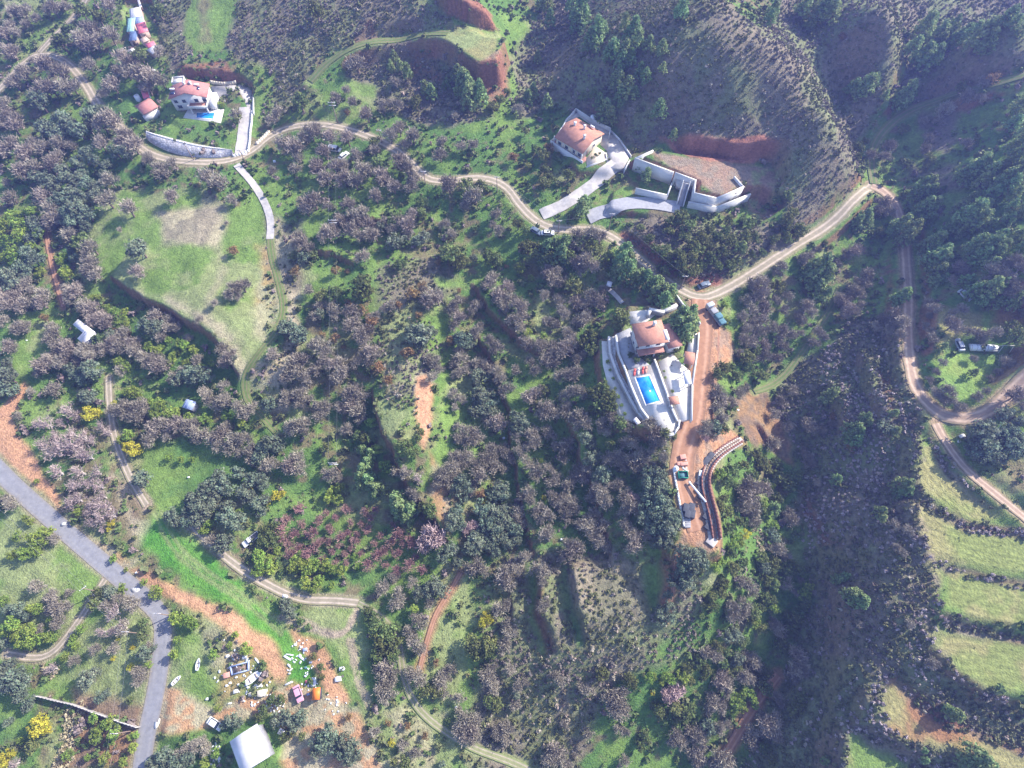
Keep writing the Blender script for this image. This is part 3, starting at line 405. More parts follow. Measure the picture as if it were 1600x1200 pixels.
# ================================================================ where each tree stands, read off the photograph
# per 400x300 tile (col,row): kind letter then x y r triples in tenths of the 4x enlarged tile (1 unit = 2.5 px)
TREES = {
(0,0): '''B 9 9 5 15 8 5 24 13 4 17 17 4 7 17 4 3 22 5 11 21 4 8 33 5 2 30 3 34 7 5 42 5 4 57 19 6 52 27 6 60 28 6 56 30 5 70 24 5 68 5 5 8 34 5 17 47 5 10 53 5 22 39 3 30 43 6 38 47 6 33 57 6 40 56 6 46 55 5 28 56 5 24 60 5 56 42 5 71 54 6 66 60 4 77 37 6 84 40 5 88 48 6 80 46 5 95 48 6 101 51 5 93 56 5 74 45 4 100 33 4 3 67 6 6 73 5 12 77 5 2 78 4 10 81 5 70 77 7 65 79 6 79 86 6 84 92 6 76 90 5 64 91 5 28 93 5 8 91 6 16 96 6 4 95 5 22 90 4 38 92 5 45 92 4 15 108 6 22 107 6 34 104 6 37 99 5 101 107 6 94 101 4 128 112 6 137 115 6 93 99 4 108 103 4 148 73 4 5 115 3 70 114 5
G 40 29 6 44 19 5 52 8 5 88 36 5 62 12 5 100 8 5
O 26 65 7 40 75 6 44 80 6 50 83 6 32 82 6 37 86 6 28 80 5 58 74 6 63 70 5 56 79 4 55 96 5 50 103 5 60 101 4 67 103 4 65 110 4 41 108 5 48 113 6 30 115 6 36 118 5 42 113 5 52 109 4 73 96 5 80 97 5 55 115 5 24 112 5 60 117 4''',
(1,0): '''B 88 52 4 80 66 4 88 66 4 79 70 3 90 82 5 98 86 6 84 86 5 93 91 4 35 84 6 30 87 5 38 82 4 46 86 5 18 91 6 24 94 6 27 100 4 10 108 4 25 107 4 44 96 5 40 106 6 44 112 6 50 106 5 55 104 5 56 113 6 62 115 6 58 88 5 63 98 5 68 106 6 71 107 5 80 112 6 90 103 6 95 107 6 99 112 5 97 117 5 70 73 5 115 98 5 116 90 4 128 92 4 125 73 3 136 92 4 121 117 6 14 71 4 10 76 4 74 95 4 86 118 5 50 62 4 60 65 4 57 57 3 63 41 6
D 129 52 7 133 56 7 126 48 5 139 60 6 134 63 6 119 53 3 86 36 3 90 42 3 95 46 4 106 55 4 110 58 4 84 42 3
G 38 9 6 28 65 6 100 65 5 131 117 5 141 117 5 152 64 4 148 68 4 157 58 3 74 90 4 76 102 5 72 94 3
R 57 70 3 76 95 2''',
(2,0): '''D 39 4 6 42 12 7 46 8 4 41 17 5 24 13 4 53 22 7 49 27 6 57 19 4 64 32 6 70 35 6 68 40 5 74 37 4 60 35 4 66 51 5 71 57 6 68 61 5 65 49 4 22 65 4 22 3 4 18 2 4 44 61 3 51 59 3 55 65 4 58 71 6 62 73 5 92 70 5 101 85 3 77 18 5 71 16 4 78 26 5 73 22 4 85 28 4 80 46 4 84 49 4 94 43 3 94 31 4 77 58 3 106 7 5 104 6 4 84 110 4 80 104 3 16 37 3 13 58 4 10 62 4
R 23 93 4 1 99 4
G 14 94 3 20 98 4 21 107 4 10 104 3 20 115 5 24 112 4 35 110 4 8 83 3
B 4 69 4''',
(3,0): '''D 3 8 5 1 12 4 22 5 6 27 3 5 38 4 7 40 8 6 34 8 5 26 15 4 95 22 7 90 30 6 101 16 4 96 36 7 105 30 6 110 26 6 104 37 5 107 22 6 112 28 5 118 26 5 122 24 5 132 25 8 136 29 6 139 26 4 128 22 5 115 17 4 147 13 5 151 11 4 154 14 4 158 20 4 62 54 6 58 56 6 66 51 4 53 56 5 86 61 6 82 63 5 89 59 4 73 61 3 158 67 5 156 75 5 153 78 5 159 85 5 157 92 6 155 98 6 133 104 7 138 108 6 128 108 6 125 113 5 120 110 4 134 114 5 146 104 4 148 113 7 153 111 6 150 118 6 100 117 5 95 118 5 158 105 5 143 117 5
R 46 23 3 140 49 5
B 90 53 4 86 53 3 132 62 4 124 61 5 75 92 5 73 99 4 100 87 4 98 94 4 124 91 4 110 70 5 106 76 4 97 76 3 64 98 4 135 52 4
G 121 56 5 86 103 4 57 93 4 60 90 3 85 81 4 72 107 3 55 99 3 100 100 4 98 103 3''',
(0,1): '''B 8 4 5 28 4 6 33 12 6 34 18 6 31 22 4 68 6 6 81 12 6 75 24 2 108 4 5 44 28 5 58 36 6 57 50 5 61 52 5 55 42 4 54 50 4 87 50 5 58 45 6 142 20 2 145 6 4 147 62 5 152 60 5 143 65 4 149 66 3 135 70 3 49 62 6 46 66 5 43 61 4 28 65 5 27 70 5 4 69 6 8 66 5 12 66 5 15 60 4 18 70 5 14 72 5 20 63 4 2 62 4 6 72 5 18 57 4 54 71 5 58 75 6 52 73 4 60 82 5 64 79 5 33 85 4 68 83 5 98 78 5 97 75 3 107 80 4 110 85 4 106 85 4 35 89 5 33 94 5 38 96 5 44 98 5 42 104 6 36 100 4 40 108 5 28 109 6 32 106 5 26 113 4 74 91 5 78 89 5 82 96 5 76 98 5 84 100 5 72 95 5 86 95 4 66 98 5 54 100 5 58 103 5 50 107 4 60 100 4 101 92 4 118 92 3 90 103 4 97 105 5 99 109 6 92 107 4 103 108 5 115 112 4 124 105 4 139 98 5 144 103 5 140 108 5 3 81 4 14 86 5 17 85 4 10 86 4 5 97 5 8 98 4 125 80 3 130 112 3 109 116 4 76 112 4
O 50 12 7 55 15 6 45 15 6 48 20 6 42 20 5 40 5 6 36 8 5 45 2 5 52 4 5 60 1 5 54 22 4 22 20 5 24 25 5 20 30 4 18 40 5 22 44 5 26 43 4 14 48 5 18 50 4 6 54 6 10 51 5 8 58 6 2 56 5 16 54 4 46 37 4 47 42 4 88 37 7 92 84 6 96 88 5 99 85 5 70 90 4 5 107 4 60 113 6 56 110 5 50 113 5 54 117 5 48 115 4 45 111 4 118 114 6 125 115 6 130 117 5 121 118 5 112 118 5 3 114 6 7 117 6 2 118 5 145 105 4
G 53 33 6 62 93 5
E 3 19 5 4 31 5 3 24 4 8 16 5 12 21 5 14 15 4 13 28 5 20 34 4 8 37 5 3 41 4 9 42 5 20 12 5 25 50 4 25 27 4 19 24 4 40 41 4 38 44 4 40 50 4 43 53 4 42 48 3 61 66 3 58 67 3 67 72 3 72 76 4 68 77 3 78 80 4 76 83 4 80 83 3 79 75 3 93 96 4 97 99 3 100 100 4 106 93 3 113 95 4 116 96 4 120 98 3 122 101 4 108 102 3 107 106 4 117 108 4 126 110 3 133 107 3 75 107 4 79 110 4 101 97 3 111 100 3
R 28 79 4 74 87 3 80 88 3 146 37 4''',
(1,1): '''B 36 7 7 32 12 5 30 7 4 45 10 4 58 8 5 75 4 5 68 12 4 62 15 5 55 18 5 46 26 6 44 24 4 49 23 4 42 29 4 66 18 5 70 21 5 60 25 5 65 28 5 70 28 5 75 28 5 80 20 4 94 22 6 90 18 5 97 15 5 95 27 4 86 24 4 30 33 5 25 33 4 28 28 4 34 36 4 34 62 4 50 76 5 47 72 4 40 72 4 118 21 4 130 10 4 137 4 6 133 6 4 150 15 4 148 21 3 152 25 4 122 27 4 67 41 5 62 80 5 58 85 5 65 90 6 70 88 5 68 93 5 72 80 4 60 75 5 64 77 4 38 78 4 40 97 6 36 96 4 44 104 5 46 100 4 53 107 5 48 108 5 28 107 6 22 109 6 26 114 6 20 116 5 32 117 5 12 102 5 9 104 3 38 112 5 55 113 5 52 117 5 63 107 4 67 103 4 72 100 5 75 103 4 70 106 4 80 74 3 84 72 4 105 62 4 110 66 6 114 68 5 108 70 5 125 71 5 123 75 4 127 80 5 124 84 4 128 68 3 146 58 5 148 54 4 152 65 5 157 60 5 158 67 5 154 70 4 156 73 4 150 68 3 138 72 4 136 70 3 135 75 3 138 87 4 140 84 3 137 90 3 146 93 4 149 96 4 152 98 4 148 100 3 127 100 4 128 105 5 124 108 4 130 111 4 126 114 4 132 108 3 142 108 4 138 107 4 146 111 5 150 113 4 153 117 4 112 108 5 114 112 4 108 105 4 110 117 4 76 77 3
G 121 40 7 128 40 6 126 46 5 117 38 4 130 44 4 148 42 6 145 40 4 151 44 4 104 7 4 103 13 4 104 17 3 88 17 4 86 20 4 66 60 8 70 64 6 64 66 4 48 65 6 42 66 5 52 63 4 90 46 4 60 17 3 36 40 4 24 40 4 42 79 3
O 30 42 5 40 77 4 88 32 6 85 34 4 92 30 4 105 29 5 100 31 4 78 22 4 103 89 8 100 92 6 97 88 5 108 88 5 103 96 4 129 94 6 126 92 4 133 96 4 138 117 6 143 115 4 20 86 6 24 88 6 28 92 5 17 87 4 30 88 4 136 42 3
R 25 50 4 51 49 4 57 50 2 59 71 4 67 74 4 73 82 5 70 78 3 42 89 3 49 92 4 55 97 2 98 64 5 104 60 4 102 77 3 94 101 5 77 110 5 114 44 3 83 118 4 157 47 2 127 62 2 88 45 2 122 94 4 89 70 3''',
(2,1): '''D 22 36 6 27 34 5 32 34 5 30 40 6 70 39 6 68 45 6 73 43 5 72 50 6 66 50 5 75 47 4 77 55 5 80 53 5 84 56 5 88 59 5 92 58 5 90 64 6 95 62 6 98 65 5 96 68 5 100 61 4 107 78 7 104 84 7 110 84 7 107 90 6 113 81 5 103 79 5 112 76 5 43 12 5 46 8 5
G 10 36 6 16 36 5 14 40 5 25 42 6 20 44 5 34 38 5 42 33 6 48 32 5 36 41 5 45 36 5 52 37 5 4 21 4 8 24 4 37 55 4 38 60 6 35 58 4 40 62 4 60 40 4 59 46 4 67 79 6 65 84 5 70 82 4 38 14 4 48 92 6 44 96 5 52 90 4 50 98 5 100 20 5 105 17 6 110 22 5 98 25 4 108 28 4 80 23 3 85 30 4 90 36 4 95 38 5 98 42 4 104 40 5 100 47 4 106 46 5 112 34 5 118 30 5 116 38 5 122 35 4 124 42 5 112 42 5 118 46 4 128 46 4 130 38 5 136 32 5 142 36 5 140 44 4 136 46 4 134 25 4 128 28 4 124 24 4 146 28 4 148 20 4 145 18 4 135 19 4 152 30 4 156 38 3 150 40 3 92 48 3 96 50 4 105 52 4 110 52 4 114 50 4 156 12 2 132 111 5 128 114 5 136 110 4 140 115 4 148 110 4 155 115 5 151 101 4 146 104 5
B 30 33 3 41 29 6 50 27 5 55 30 5 40 35 5 46 44 6 50 48 5 40 46 5 43 50 4 21 50 5 26 55 6 23 54 4 28 50 4 30 57 5 4 73 6 8 78 5 2 80 5 3 70 4 30 74 4 33 77 4 44 80 5 41 82 4 47 78 4 36 96 5 29 101 6 33 98 5 26 97 4 10 95 5 16 97 5 19 96 4 20 106 5 24 108 5 27 84 4 22 82 4 12 107 4 40 105 4 45 102 3 40 113 5 37 116 5 34 88 4 38 92 4 50 65 5 54 70 5 48 70 4 56 62 4 20 65 4 29 68 4 40 70 5 45 72 4 33 114 4 15 112 4 28 116 4 5 85 4 3 112 4 150 60 5 156 56 5 153 65 6 158 62 4 146 68 4 158 72 5 150 74 5 144 78 4 150 82 4 156 80 5 146 86 4 152 88 5 158 88 4 144 92 4 150 95 5 156 96 5 142 101 3 150 104 4 156 104 5
E 5 48 4 12 54 3 10 88 3 20 90 3 133 71 3 134 80 3''',
(3,1): '''D 97 12 6 102 9 5 92 15 4 100 18 4 125 15 8 130 20 7 135 16 5 122 20 6 120 11 5 138 22 4 119 25 4 112 24 4 152 10 4 150 17 4 158 12 4 126 5 4 136 9 4 94 3 5 100 1 5 140 1 5 153 2 4 82 22 6 88 26 6 85 30 5 78 25 4 91 23 4 60 16 5 55 20 4 62 20 4 104 31 6 98 35 5 107 38 6 104 43 7 109 45 6 100 43 5 105 51 6 108 54 4 104 56 4 130 34 6 136 37 7 142 40 6 132 42 6 138 46 5 128 38 5 145 36 5 143 30 5 148 42 4 158 35 4 156 28 5 30 50 8 33 55 7 26 54 6 30 60 6 34 64 5 36 50 5 25 49 4 84 65 5 80 67 4 88 63 3 140 60 7 145 58 4 128 62 5 124 55 4 134 68 4 142 70 4 150 68 5 154 70 4 110 97 3 106 100 2 128 113 3
G 70 25 4 66 27 4 152 85 5 5 60 5 154 92 6 15 14 4 12 20 5 20 24 5 10 26 4 4 30 4 18 28 4 12 30 4 5 5 4 12 3 4 36 32 2 39 35 2
B 148 46 4 154 44 5 158 48 5 140 50 5 146 52 5 150 55 5 154 60 5 150 63 5 156 66 5 135 56 4 148 72 4 158 76 3 52 38 5 48 40 4 56 36 4 44 45 3 25 40 4 22 43 4 30 37 3 72 8 5 68 12 4 75 13 4 5 52 4 8 47 4 12 66 4 4 68 4 10 75 4 18 77 4 24 73 5 27 76 4 20 80 4 3 85 4 8 88 5 6 93 4 14 90 4 20 88 3 4 104 5 10 98 4 60 53 5 56 56 4 62 58 4 53 62 5 57 64 4 50 66 4 46 70 5 50 74 5 54 75 4 48 77 4 58 71 3 44 67 4 30 88 4 33 91 4 28 95 4 80 78 5 84 81 5 78 83 4 82 90 4 75 88 4 72 80 4 68 85 4 115 84 5 118 87 4 112 81 4 120 74 4 115 76 3 103 92 4 101 88 3 125 88 4 130 89 4 136 90 4 142 88 4 133 93 3 118 48 5 122 50 4 116 56 4 100 70 4 104 73 4 100 78 3 98 84 3 128 104 3 146 106 4 150 108 4 143 113 3 138 117 3 153 87 4 109 107 3 104 113 3 101 118 3 8 46 3 3 35 3''',
(0,2): '''W 30 25 6 43 17 6 35 33 5 42 38 8 34 42 7 50 42 6 27 37 5 52 34 6 55 45 6 45 31 5 25 25 5 58 36 4 36 55 6 50 55 6 60 55 6 48 63 6 56 62 5 62 64 5 64 70 5 60 75 6 66 77 6 48 72 6 44 76 5 56 80 5 62 85 6 70 82 5 57 87 4 48 20 5 63 27 5 68 30 4 38 24 4
B 34 4 5 20 5 3 78 17 6 82 20 5 88 15 6 92 18 4 86 22 5 72 17 4 98 28 6 103 25 5 96 33 4 94 35 5 110 26 6 105 33 4 118 26 5 123 24 4 122 30 5 128 31 5 133 35 5 138 31 6 142 27 4 137 38 5 124 35 4 130 6 5 132 11 4 139 12 5 136 14 4 143 10 5 150 15 5 154 19 5 158 15 4 140 2 4 148 37 6 153 35 5 158 42 5 143 40 5 150 43 4 158 48 4 12 20 3 8 75 5 4 72 3 132 97 4 35 97 4
O 56 10 6 52 8 4 3 3 6 10 4 5 90 60 6 87 62 4 148 55 5 151 57 4 138 58 5 140 62 6 136 63 5 142 67 5 130 66 6 134 70 5 122 73 6 126 77 6 120 76 5 118 80 5 128 80 6 132 76 5 124 86 6 119 86 5 108 83 5 111 86 4 158 60 5 154 68 6 157 72 5 144 83 7 148 88 6 142 78 5 150 84 4 140 100 6 143 98 4 137 103 4
E 84 6 5 80 5 4 88 10 4 100 14 6 98 19 5 105 18 5 108 20 5 110 18 4 95 11 3 118 21 4 127 22 4 131 23 3 142 22 4 152 25 4 80 33 5 77 35 4 137 83 4 20 86 3 16 84 3 12 95 4 20 97 5 24 100 4 22 104 4 16 106 5 24 106 4 8 107 4 32 93 4 28 99 4 27 93 4 144 76 3 131 87 4 128 92 4 130 90 3 150 80 3 113 48 3 120 48 3 106 46 3 23 61 2 48 80 3 71 109 3 79 116 2
Y 57 19 6 60 18 4 72 12 2 84 41 6 80 40 4 88 42 3 70 87 3 157 64 3 68 91 2''',
(1,2): '''B 27 27 6 22 28 5 32 24 4 30 30 4 22 50 6 26 47 5 28 53 5 20 54 4 8 51 5 12 51 4 20 7 4 26 8 5 30 5 4 34 9 4 27 13 4 18 12 4 38 15 4 42 13 5 40 19 5 45 15 4 62 5 6 58 9 5 66 8 5 60 14 6 64 16 6 56 15 4 52 15 4 58 28 4 55 30 3 65 22 4 48 57 5 45 56 4 52 60 3 90 55 5 94 56 4 116 56 5 120 60 5 114 62 4 97 67 4 100 70 4 123 7 4 128 10 4 125 15 3 126 27 3 130 30 5 136 32 6 133 36 5 139 34 4 127 34 4 132 46 5 128 46 5 124 44 4 136 49 4 130 51 4 122 52 5 126 57 4 146 42 5 143 47 5 148 46 4 154 42 5 150 49 4 158 46 5 148 52 5 155 53 4 151 24 6 147 26 5 145 22 4 155 5 4 158 3 4 140 57 6 136 62 4 138 92 3 136 68 3 138 114 6 134 116 5 142 117 4 156 118 5
W 102 59 5 93 53 3
P 112 97 9 106 99 6 109 92 5 132 90 4 136 88 4
O 10 37 6 14 39 5 6 40 6 3 46 5 2 76 5 4 80 4 6 73 4 3 60 5 5 63 4 8 14 5 142 8 7 146 12 6 140 14 6 138 10 5 143 18 6 136 18 5 148 18 4 139 6 5 146 6 4 128 62 6 132 66 5 125 66 5 152 66 6 155 70 5 148 70 5 130 72 4 142 78 6 148 80 6 152 84 6 145 86 6 150 90 6 156 80 5 158 88 5 142 92 5 136 98 6 133 102 5 140 100 5 147 96 5 154 96 5 158 100 4 126 80 5 122 85 5 128 88 4 122 90 4 145 102 5 150 105 4 136 105 5 118 108 5 122 104 5 126 112 4
G 108 78 4 104 76 4 110 80 5 45 40 4 92 40 5 96 43 4 95 38 4 101 34 3 103 30 3 100 43 3 8 92 6 10 97 6 6 98 5 12 90 4 72 34 4 64 33 4 68 35 4
E 72 24 4 76 41 4 80 51 5 84 53 4 48 67 4 52 66 4 46 72 4 52 72 4 110 60 2 3 108 6 5 113 6 10 115 5 2 117 5 9 109 4 26 110 5 30 113 5 34 115 5 38 112 4 44 113 5 48 116 4 54 117 4 24 115 5 30 118 4 64 114 3 62 108 3 14 104 4
D 67 41 4 72 44 4 70 48 4 68 54 5 66 58 5 70 60 5 66 64 4 76 65 5 80 66 4 74 69 4 72 64 4 88 72 6 92 76 7 96 79 6 89 79 5 94 83 5 99 76 4
Y 13 70 4 17 69 3 7 74 3 144 74 3
R 140 69 4
C 27 78 4 19 85 4 16 92 5 24 93 4 17 97 4 29 88 4 35 94 5 32 94 3 40 86 4 44 81 3 50 84 3 56 79 4 46 90 3 38 100 4 41 98 3 48 92 3 46 98 3 53 95 4 60 87 3 58 93 3 68 80 4 75 79 3 66 88 3 72 84 3 62 98 4 70 92 4 52 101 3 33 106 5 27 102 4 42 110 4 50 112 3 56 106 3 60 103 3 48 105 3 70 113 5 66 106 3 76 107 5 80 104 4 84 99 4 88 106 4 74 100 3 78 95 3 82 113 3 90 93 5 96 97 4 98 101 4 96 114 5 104 116 4 88 117 4 57 112 3 92 100 3 64 94 3 20 101 4 86 88 3 22 106 4 100 108 3''',
(2,2): '''B 12 9 6 17 5 4 22 17 6 26 19 5 18 20 4 33 8 4 38 5 5 43 6 5 32 17 5 34 14 4 38 22 4 42 20 5 45 25 5 40 26 4 24 33 4 22 30 4 28 40 4 31 40 5 14 36 5 10 40 4 12 31 5 4 42 4 3 33 4 36 37 4 32 47 4 14 55 6 11 52 4 8 48 4 22 53 4 25 61 5 28 58 4 44 57 6 47 53 4 41 54 4 35 63 5 38 58 4 10 68 5 7 70 4 12 74 4 26 72 5 30 75 5 36 74 5 39 78 5 34 82 5 32 72 4 52 68 5 56 70 6 59 74 5 54 65 4 50 72 4 18 78 4 22 83 5 18 85 4 14 80 4 24 92 4 20 95 5 4 80 5 2 84 4 6 88 4 48 84 4 52 82 5 47 90 6 50 94 5 56 88 5 42 88 4 38 102 6 35 106 6 42 104 5 34 100 4 55 100 5 60 102 4 21 117 5 18 118 4 14 116 4 8 108 4 2 116 4 62 63 4 67 63 4 71 72 5 74 76 6 70 80 4 78 80 4 72 68 4 78 100 6 75 103 5 74 93 5 70 88 4 72 90 4 84 95 4 60 48 5 66 45 5 68 50 5 74 46 5 76 51 5 70 52 4 80 44 5 84 47 4 88 42 4 82 52 4 86 52 4 94 46 4 90 32 6 92 36 5 88 36 4 74 37 5 70 38 4 86 26 5 72 27 4 64 24 4 56 25 4 62 20 4 58 30 4 55 28 3 128 5 5 130 10 6 128 15 5 130 22 5 128 24 4 121 26 4 120 30 4 124 32 3 145 4 4 141 6 4 138 12 4 146 63 6 150 68 7 155 66 6 145 70 6 148 78 6 144 77 5 150 84 5 152 88 4
P 76 72 5 120 34 3
O 4 23 6 8 25 5 2 28 5 6 30 4 46 34 5 50 38 4 56 56 6 58 60 4 52 58 4 49 47 5 52 44 4 84 56 6 88 60 6 92 56 5 94 62 5 86 65 6 92 68 6 96 66 4 84 72 5 90 74 7 96 74 5 84 80 6 90 82 6 96 80 6 100 86 5 98 92 6 92 90 6 86 90 5 82 86 5 95 98 6 90 100 5 98 101 4 102 82 4 80 76 4 84 62 5 107 105 6 112 108 6 106 112 6 112 115 6 104 118 5 118 112 5 118 106 4 2 92 5 3 98 4 28 104 3 126 28 5 158 115 5
G 16 14 4 20 4 4 52 6 6 56 4 5 58 10 6 55 15 6 60 14 5 54 12 4 50 17 4 62 8 4 57 18 4 68 26 5 130 28 5 62 38 4 154 76 5 136 54 5 134 62 5 138 63 3 144 52 4 150 56 4 157 53 5 156 48 4 152 44 4 158 62 4 130 75 4 134 80 5 132 72 4 136 90 4 142 87 4 136 106 4 138 116 5 144 112 4 155 108 4 95 31 4 100 32 3
E 130 57 5 158 75 4 157 80 4 140 95 4 138 101 5 142 99 4 130 112 4 127 115 4 64 72 2 18 48 2
Y 20 71 2 146 94 4 118 113 2''',
(3,2): '''D 38 8 5 41 6 4 36 10 3 52 28 6 50 33 5 56 30 4 53 36 5 60 21 4 63 24 3 78 30 4 43 60 4 84 64 6 87 67 4 82 68 4 70 80 4 71 84 3 78 18 3 3 78 5
R 52 40 4 40 20 3
B 3 19 4 12 27 4 24 26 5 27 29 4 40 26 3 33 29 4 3 38 5 24 46 4 26 50 4 30 62 3 53 93 3 86 92 4 78 88 4 80 102 3 50 106 3 84 106 3 22 42 3 8 11 4 16 5 4 154 8 6 158 14 4 107 8 4 110 12 4 104 6 4 115 12 4 118 16 3 130 8 4 112 5 5 122 15 3 136 5 3 12 80 4 14 86 5 6 103 5 10 108 4
O 74 28 6 71 26 4 132 32 8 138 30 7 134 40 8 142 36 6 128 38 6 140 44 7 132 46 6 126 43 5 150 30 6 154 34 6 150 40 7 155 42 5 146 20 5 150 17 4 158 24 4 154 25 3 146 47 4 3 95 5
G 16 58 5 12 62 6 6 58 5 4 50 4 5 72 4 3 112 4 16 114 5 20 118 4 10 116 5 2 118 4
E 2 64 3 3 88 4''',
(0,3): '''B 24 7 5 33 11 4 30 14 3 44 10 3 36 18 6 33 21 4 41 20 5 38 27 4 36 30 4 26 33 3 67 18 4 60 46 4 72 45 4 78 33 5 84 19 5 80 16 4 74 14 4 47 53 4 93 43 3 88 64 5 90 60 4 86 60 4 117 108 4 112 112 4 127 102 4 122 106 4 130 108 4
W 72 23 6 76 32 6 70 35 4 64 35 4 10 117 4 33 58 5
O 57 65 6 60 60 4 55 62 3 64 76 4 67 73 3 70 10 5 66 8 3 92 48 5 96 45 3 6 22 4 12 22 5 17 25 4 3 42 4 4 60 6 10 64 7 16 66 6 8 70 5 14 74 5 20 78 4 18 82 4 6 56 5 5 92 3 8 90 2 98 115 5 104 112 6 112 117 6 118 114 5 96 118 5 106 118 5 145 90 5 149 92 4 140 94 3
G 61 11 5 60 18 5 90 37 5 90 30 4 82 78 3 20 107 5
E 3 16 4 8 30 6 4 34 5 12 33 5 16 37 6 20 34 5 14 42 5 20 42 5 24 40 5 30 38 5 34 38 4 10 38 5 24 21 5 20 20 4 32 27 3 51 33 4 77 8 4 47 38 3 48 44 3 41 50 4 45 42 3 90 4 3 97 10 5 111 26 5 118 29 5 122 30 4 115 28 4 111 40 3 109 50 4 143 43 3 134 49 4 154 46 5 136 83 3 59 88 4 62 98 5 60 102 4 67 92 5 72 98 5 70 90 4 74 94 3 70 102 4 66 114 4 56 113 3 13 103 3 43 112 4 78 116 4 82 100 3 86 99 3 84 107 4 93 56 3 128 117 4 136 110 4 148 37 3 110 24 3
Y 25 94 7 27 90 6 22 98 5 30 96 4 5 113 5 2 117 5 8 111 3 74 39 2 71 52 2 83 45 2 82 57 3''',
(1,3): '''O 20 19 5 22 23 4 18 16 3 101 11 5 112 6 6 108 10 5 116 10 5 40 102 6 46 98 6 44 106 6 38 108 5 50 103 5 56 104 6 60 108 6 54 111 5 62 112 4 58 115 4 14 90 5 18 86 4 22 90 5 28 88 5 26 93 5 116 118 3
G 10 78 4 15 77 4 18 100 4 22 98 4 3 88 4 5 84 4 29 101 3 72 26 5 70 22 4 93 117 5 86 117 3 135 42 6 140 44 6 146 42 6 138 48 6 146 48 5 36 50 3 41 57 3 41 63 3 112 72 5 106 73 5 76 32 6 82 36 6 78 40 6 86 42 6 80 46 6 76 50 5 86 50 5 88 32 4 150 80 5 146 78 4
B 82 56 6 78 60 5 86 60 5 82 66 5 78 70 5 84 72 5 80 77 4 84 66 4 88 17 5 90 12 5 90 19 3 80 8 5 76 12 3 86 1 4 98 4 4 108 17 4 122 58 4 118 60 3 116 66 5 120 64 3 118 73 4 100 42 5 104 46 4 98 38 4 100 62 5 97 60 4 103 66 4 96 34 4 103 30 5 100 26 4 144 60 5 148 58 4 146 65 5 149 70 4 143 62 3 132 90 6 128 94 6 134 95 6 138 92 5 130 99 6 136 100 5 154 3 6 158 5 5 152 20 5 156 18 4 157 30 4 158 36 5 156 44 5 158 58 4 156 95 5 152 98 4 156 102 4 150 96 4 127 76 4 127 84 3 75 98 4 92 106 4 100 110 4
E 99 20 4 32 4 5 36 8 4 38 5 4 40 3 4 47 6 3
R 113 55 3 58 88 3 82 92 3 95 94 3 106 100 3
Y 144 25 4 142 29 4 146 27 3 85 104 3''',
(2,3): '''B 19 5 3 19 19 4 22 17 3 4 68 4 8 66 3 29 64 4 26 62 3 31 66 3 43 68 3 46 70 4 50 71 3 64 79 7 68 75 6 60 76 5 70 83 5 66 85 5 137 20 5 140 25 5 145 18 5 136 25 4 144 23 4 147 5 5 143 3 4 150 10 4 131 65 6 135 68 5 128 68 4 133 72 4 145 62 5 149 65 4 142 65 3 150 52 5 146 50 4 153 56 4 124 48 5 120 47 4 128 50 4 126 80 5 130 82 4 123 83 4 125 76 4 131 78 3 112 96 5 116 98 5 118 102 5 114 102 4 102 100 5 105 104 5 100 104 4 130 95 4 134 92 3 118 112 6 112 110 4 115 116 5 130 115 7 136 118 5 125 118 5 157 93 6 155 88 4 150 98 5 148 103 5 47 98 4 70 98 4 66 95 3 32 93 3 39 112 2 42 107 2 27 108 6 24 112 5 30 114 5 34 117 4 22 116 5 70 116 4 2 80 4
P 96 74 5 102 72 6 106 71 4 100 77 4
O 109 2 6 105 6 5 100 4 4 97 12 4 98 20 4 94 24 5 98 26 4 93 28 4 138 36 5 134 38 4 141 38 4 122 94 5 126 96 4 120 98 4 3 74 3 140 52 5
G 130 10 5 125 12 4 132 5 4 121 18 4 126 20 4 118 25 3 110 58 4 106 66 4 112 66 3 118 52 4 115 55 4 122 58 4 120 62 3 116 50 3 128 44 4 132 54 4 130 50 3 134 48 3 138 56 4 142 58 3 150 22 5 155 20 4 148 27 4 156 33 4 148 30 3 143 43 4 146 40 3 158 60 5 155 65 5 158 70 5 152 62 3 75 66 4 72 65 4 92 85 5 95 88 4 102 82 6 108 85 6 104 88 5 112 83 4 90 82 4 56 62 5 58 60 3 83 100 4 80 106 4 158 2 4 157 15 4 157 107 4 133 80 3
E 86 64 4 88 63 3 96 63 4 100 65 4 94 66 3 107 62 5 152 30 4 140 78 6 137 83 4 144 82 4 143 74 4 148 72 5 151 76 4 150 68 3 152 81 3
Y 88 73 2''',
(3,3): '''G 2 5 5 8 3 4 24 18 4 20 22 4 16 22 3 12 25 4 14 30 5 18 27 4 10 35 4 8 43 5 5 45 4 10 48 3 2 15 4 19 80 5 15 84 4 21 76 4 2 115 4
E 3 20 5 22 12 5 25 6 4
B 12 5 5 8 4 4 17 10 3 5 33 5 3 30 4 8 38 3 18 50 6 16 58 6 20 55 5 14 62 5 22 60 4 6 76 4 8 80 3 4 90 5 3 95 5 5 100 4 39 45 3 32 35 3 57 30 3 88 30 3 101 54 4 104 55 3 28 10 2 20 2 3
D 54 13 6 58 15 5 50 12 4 60 18 3 115 86 5 118 88 4 112 83 3 43 2 4 48 1 3 126 112 8 132 114 7 136 117 5 122 115 5 36 116 3 98 115 3 98 109 2''',
}
KW = {'B': 'bare_tree', 'O': 'olive_tree', 'G': 'evergreen_oak', 'D': 'pine_tree', 'E': 'citrus_tree', 'Y': 'mimosa_tree', 'R': 'russet_bush', 'W': 'fig_tree', 'C': 'peach_tree', 'P': 'blossom_tree'}
TL = {k: [] for k in KW}
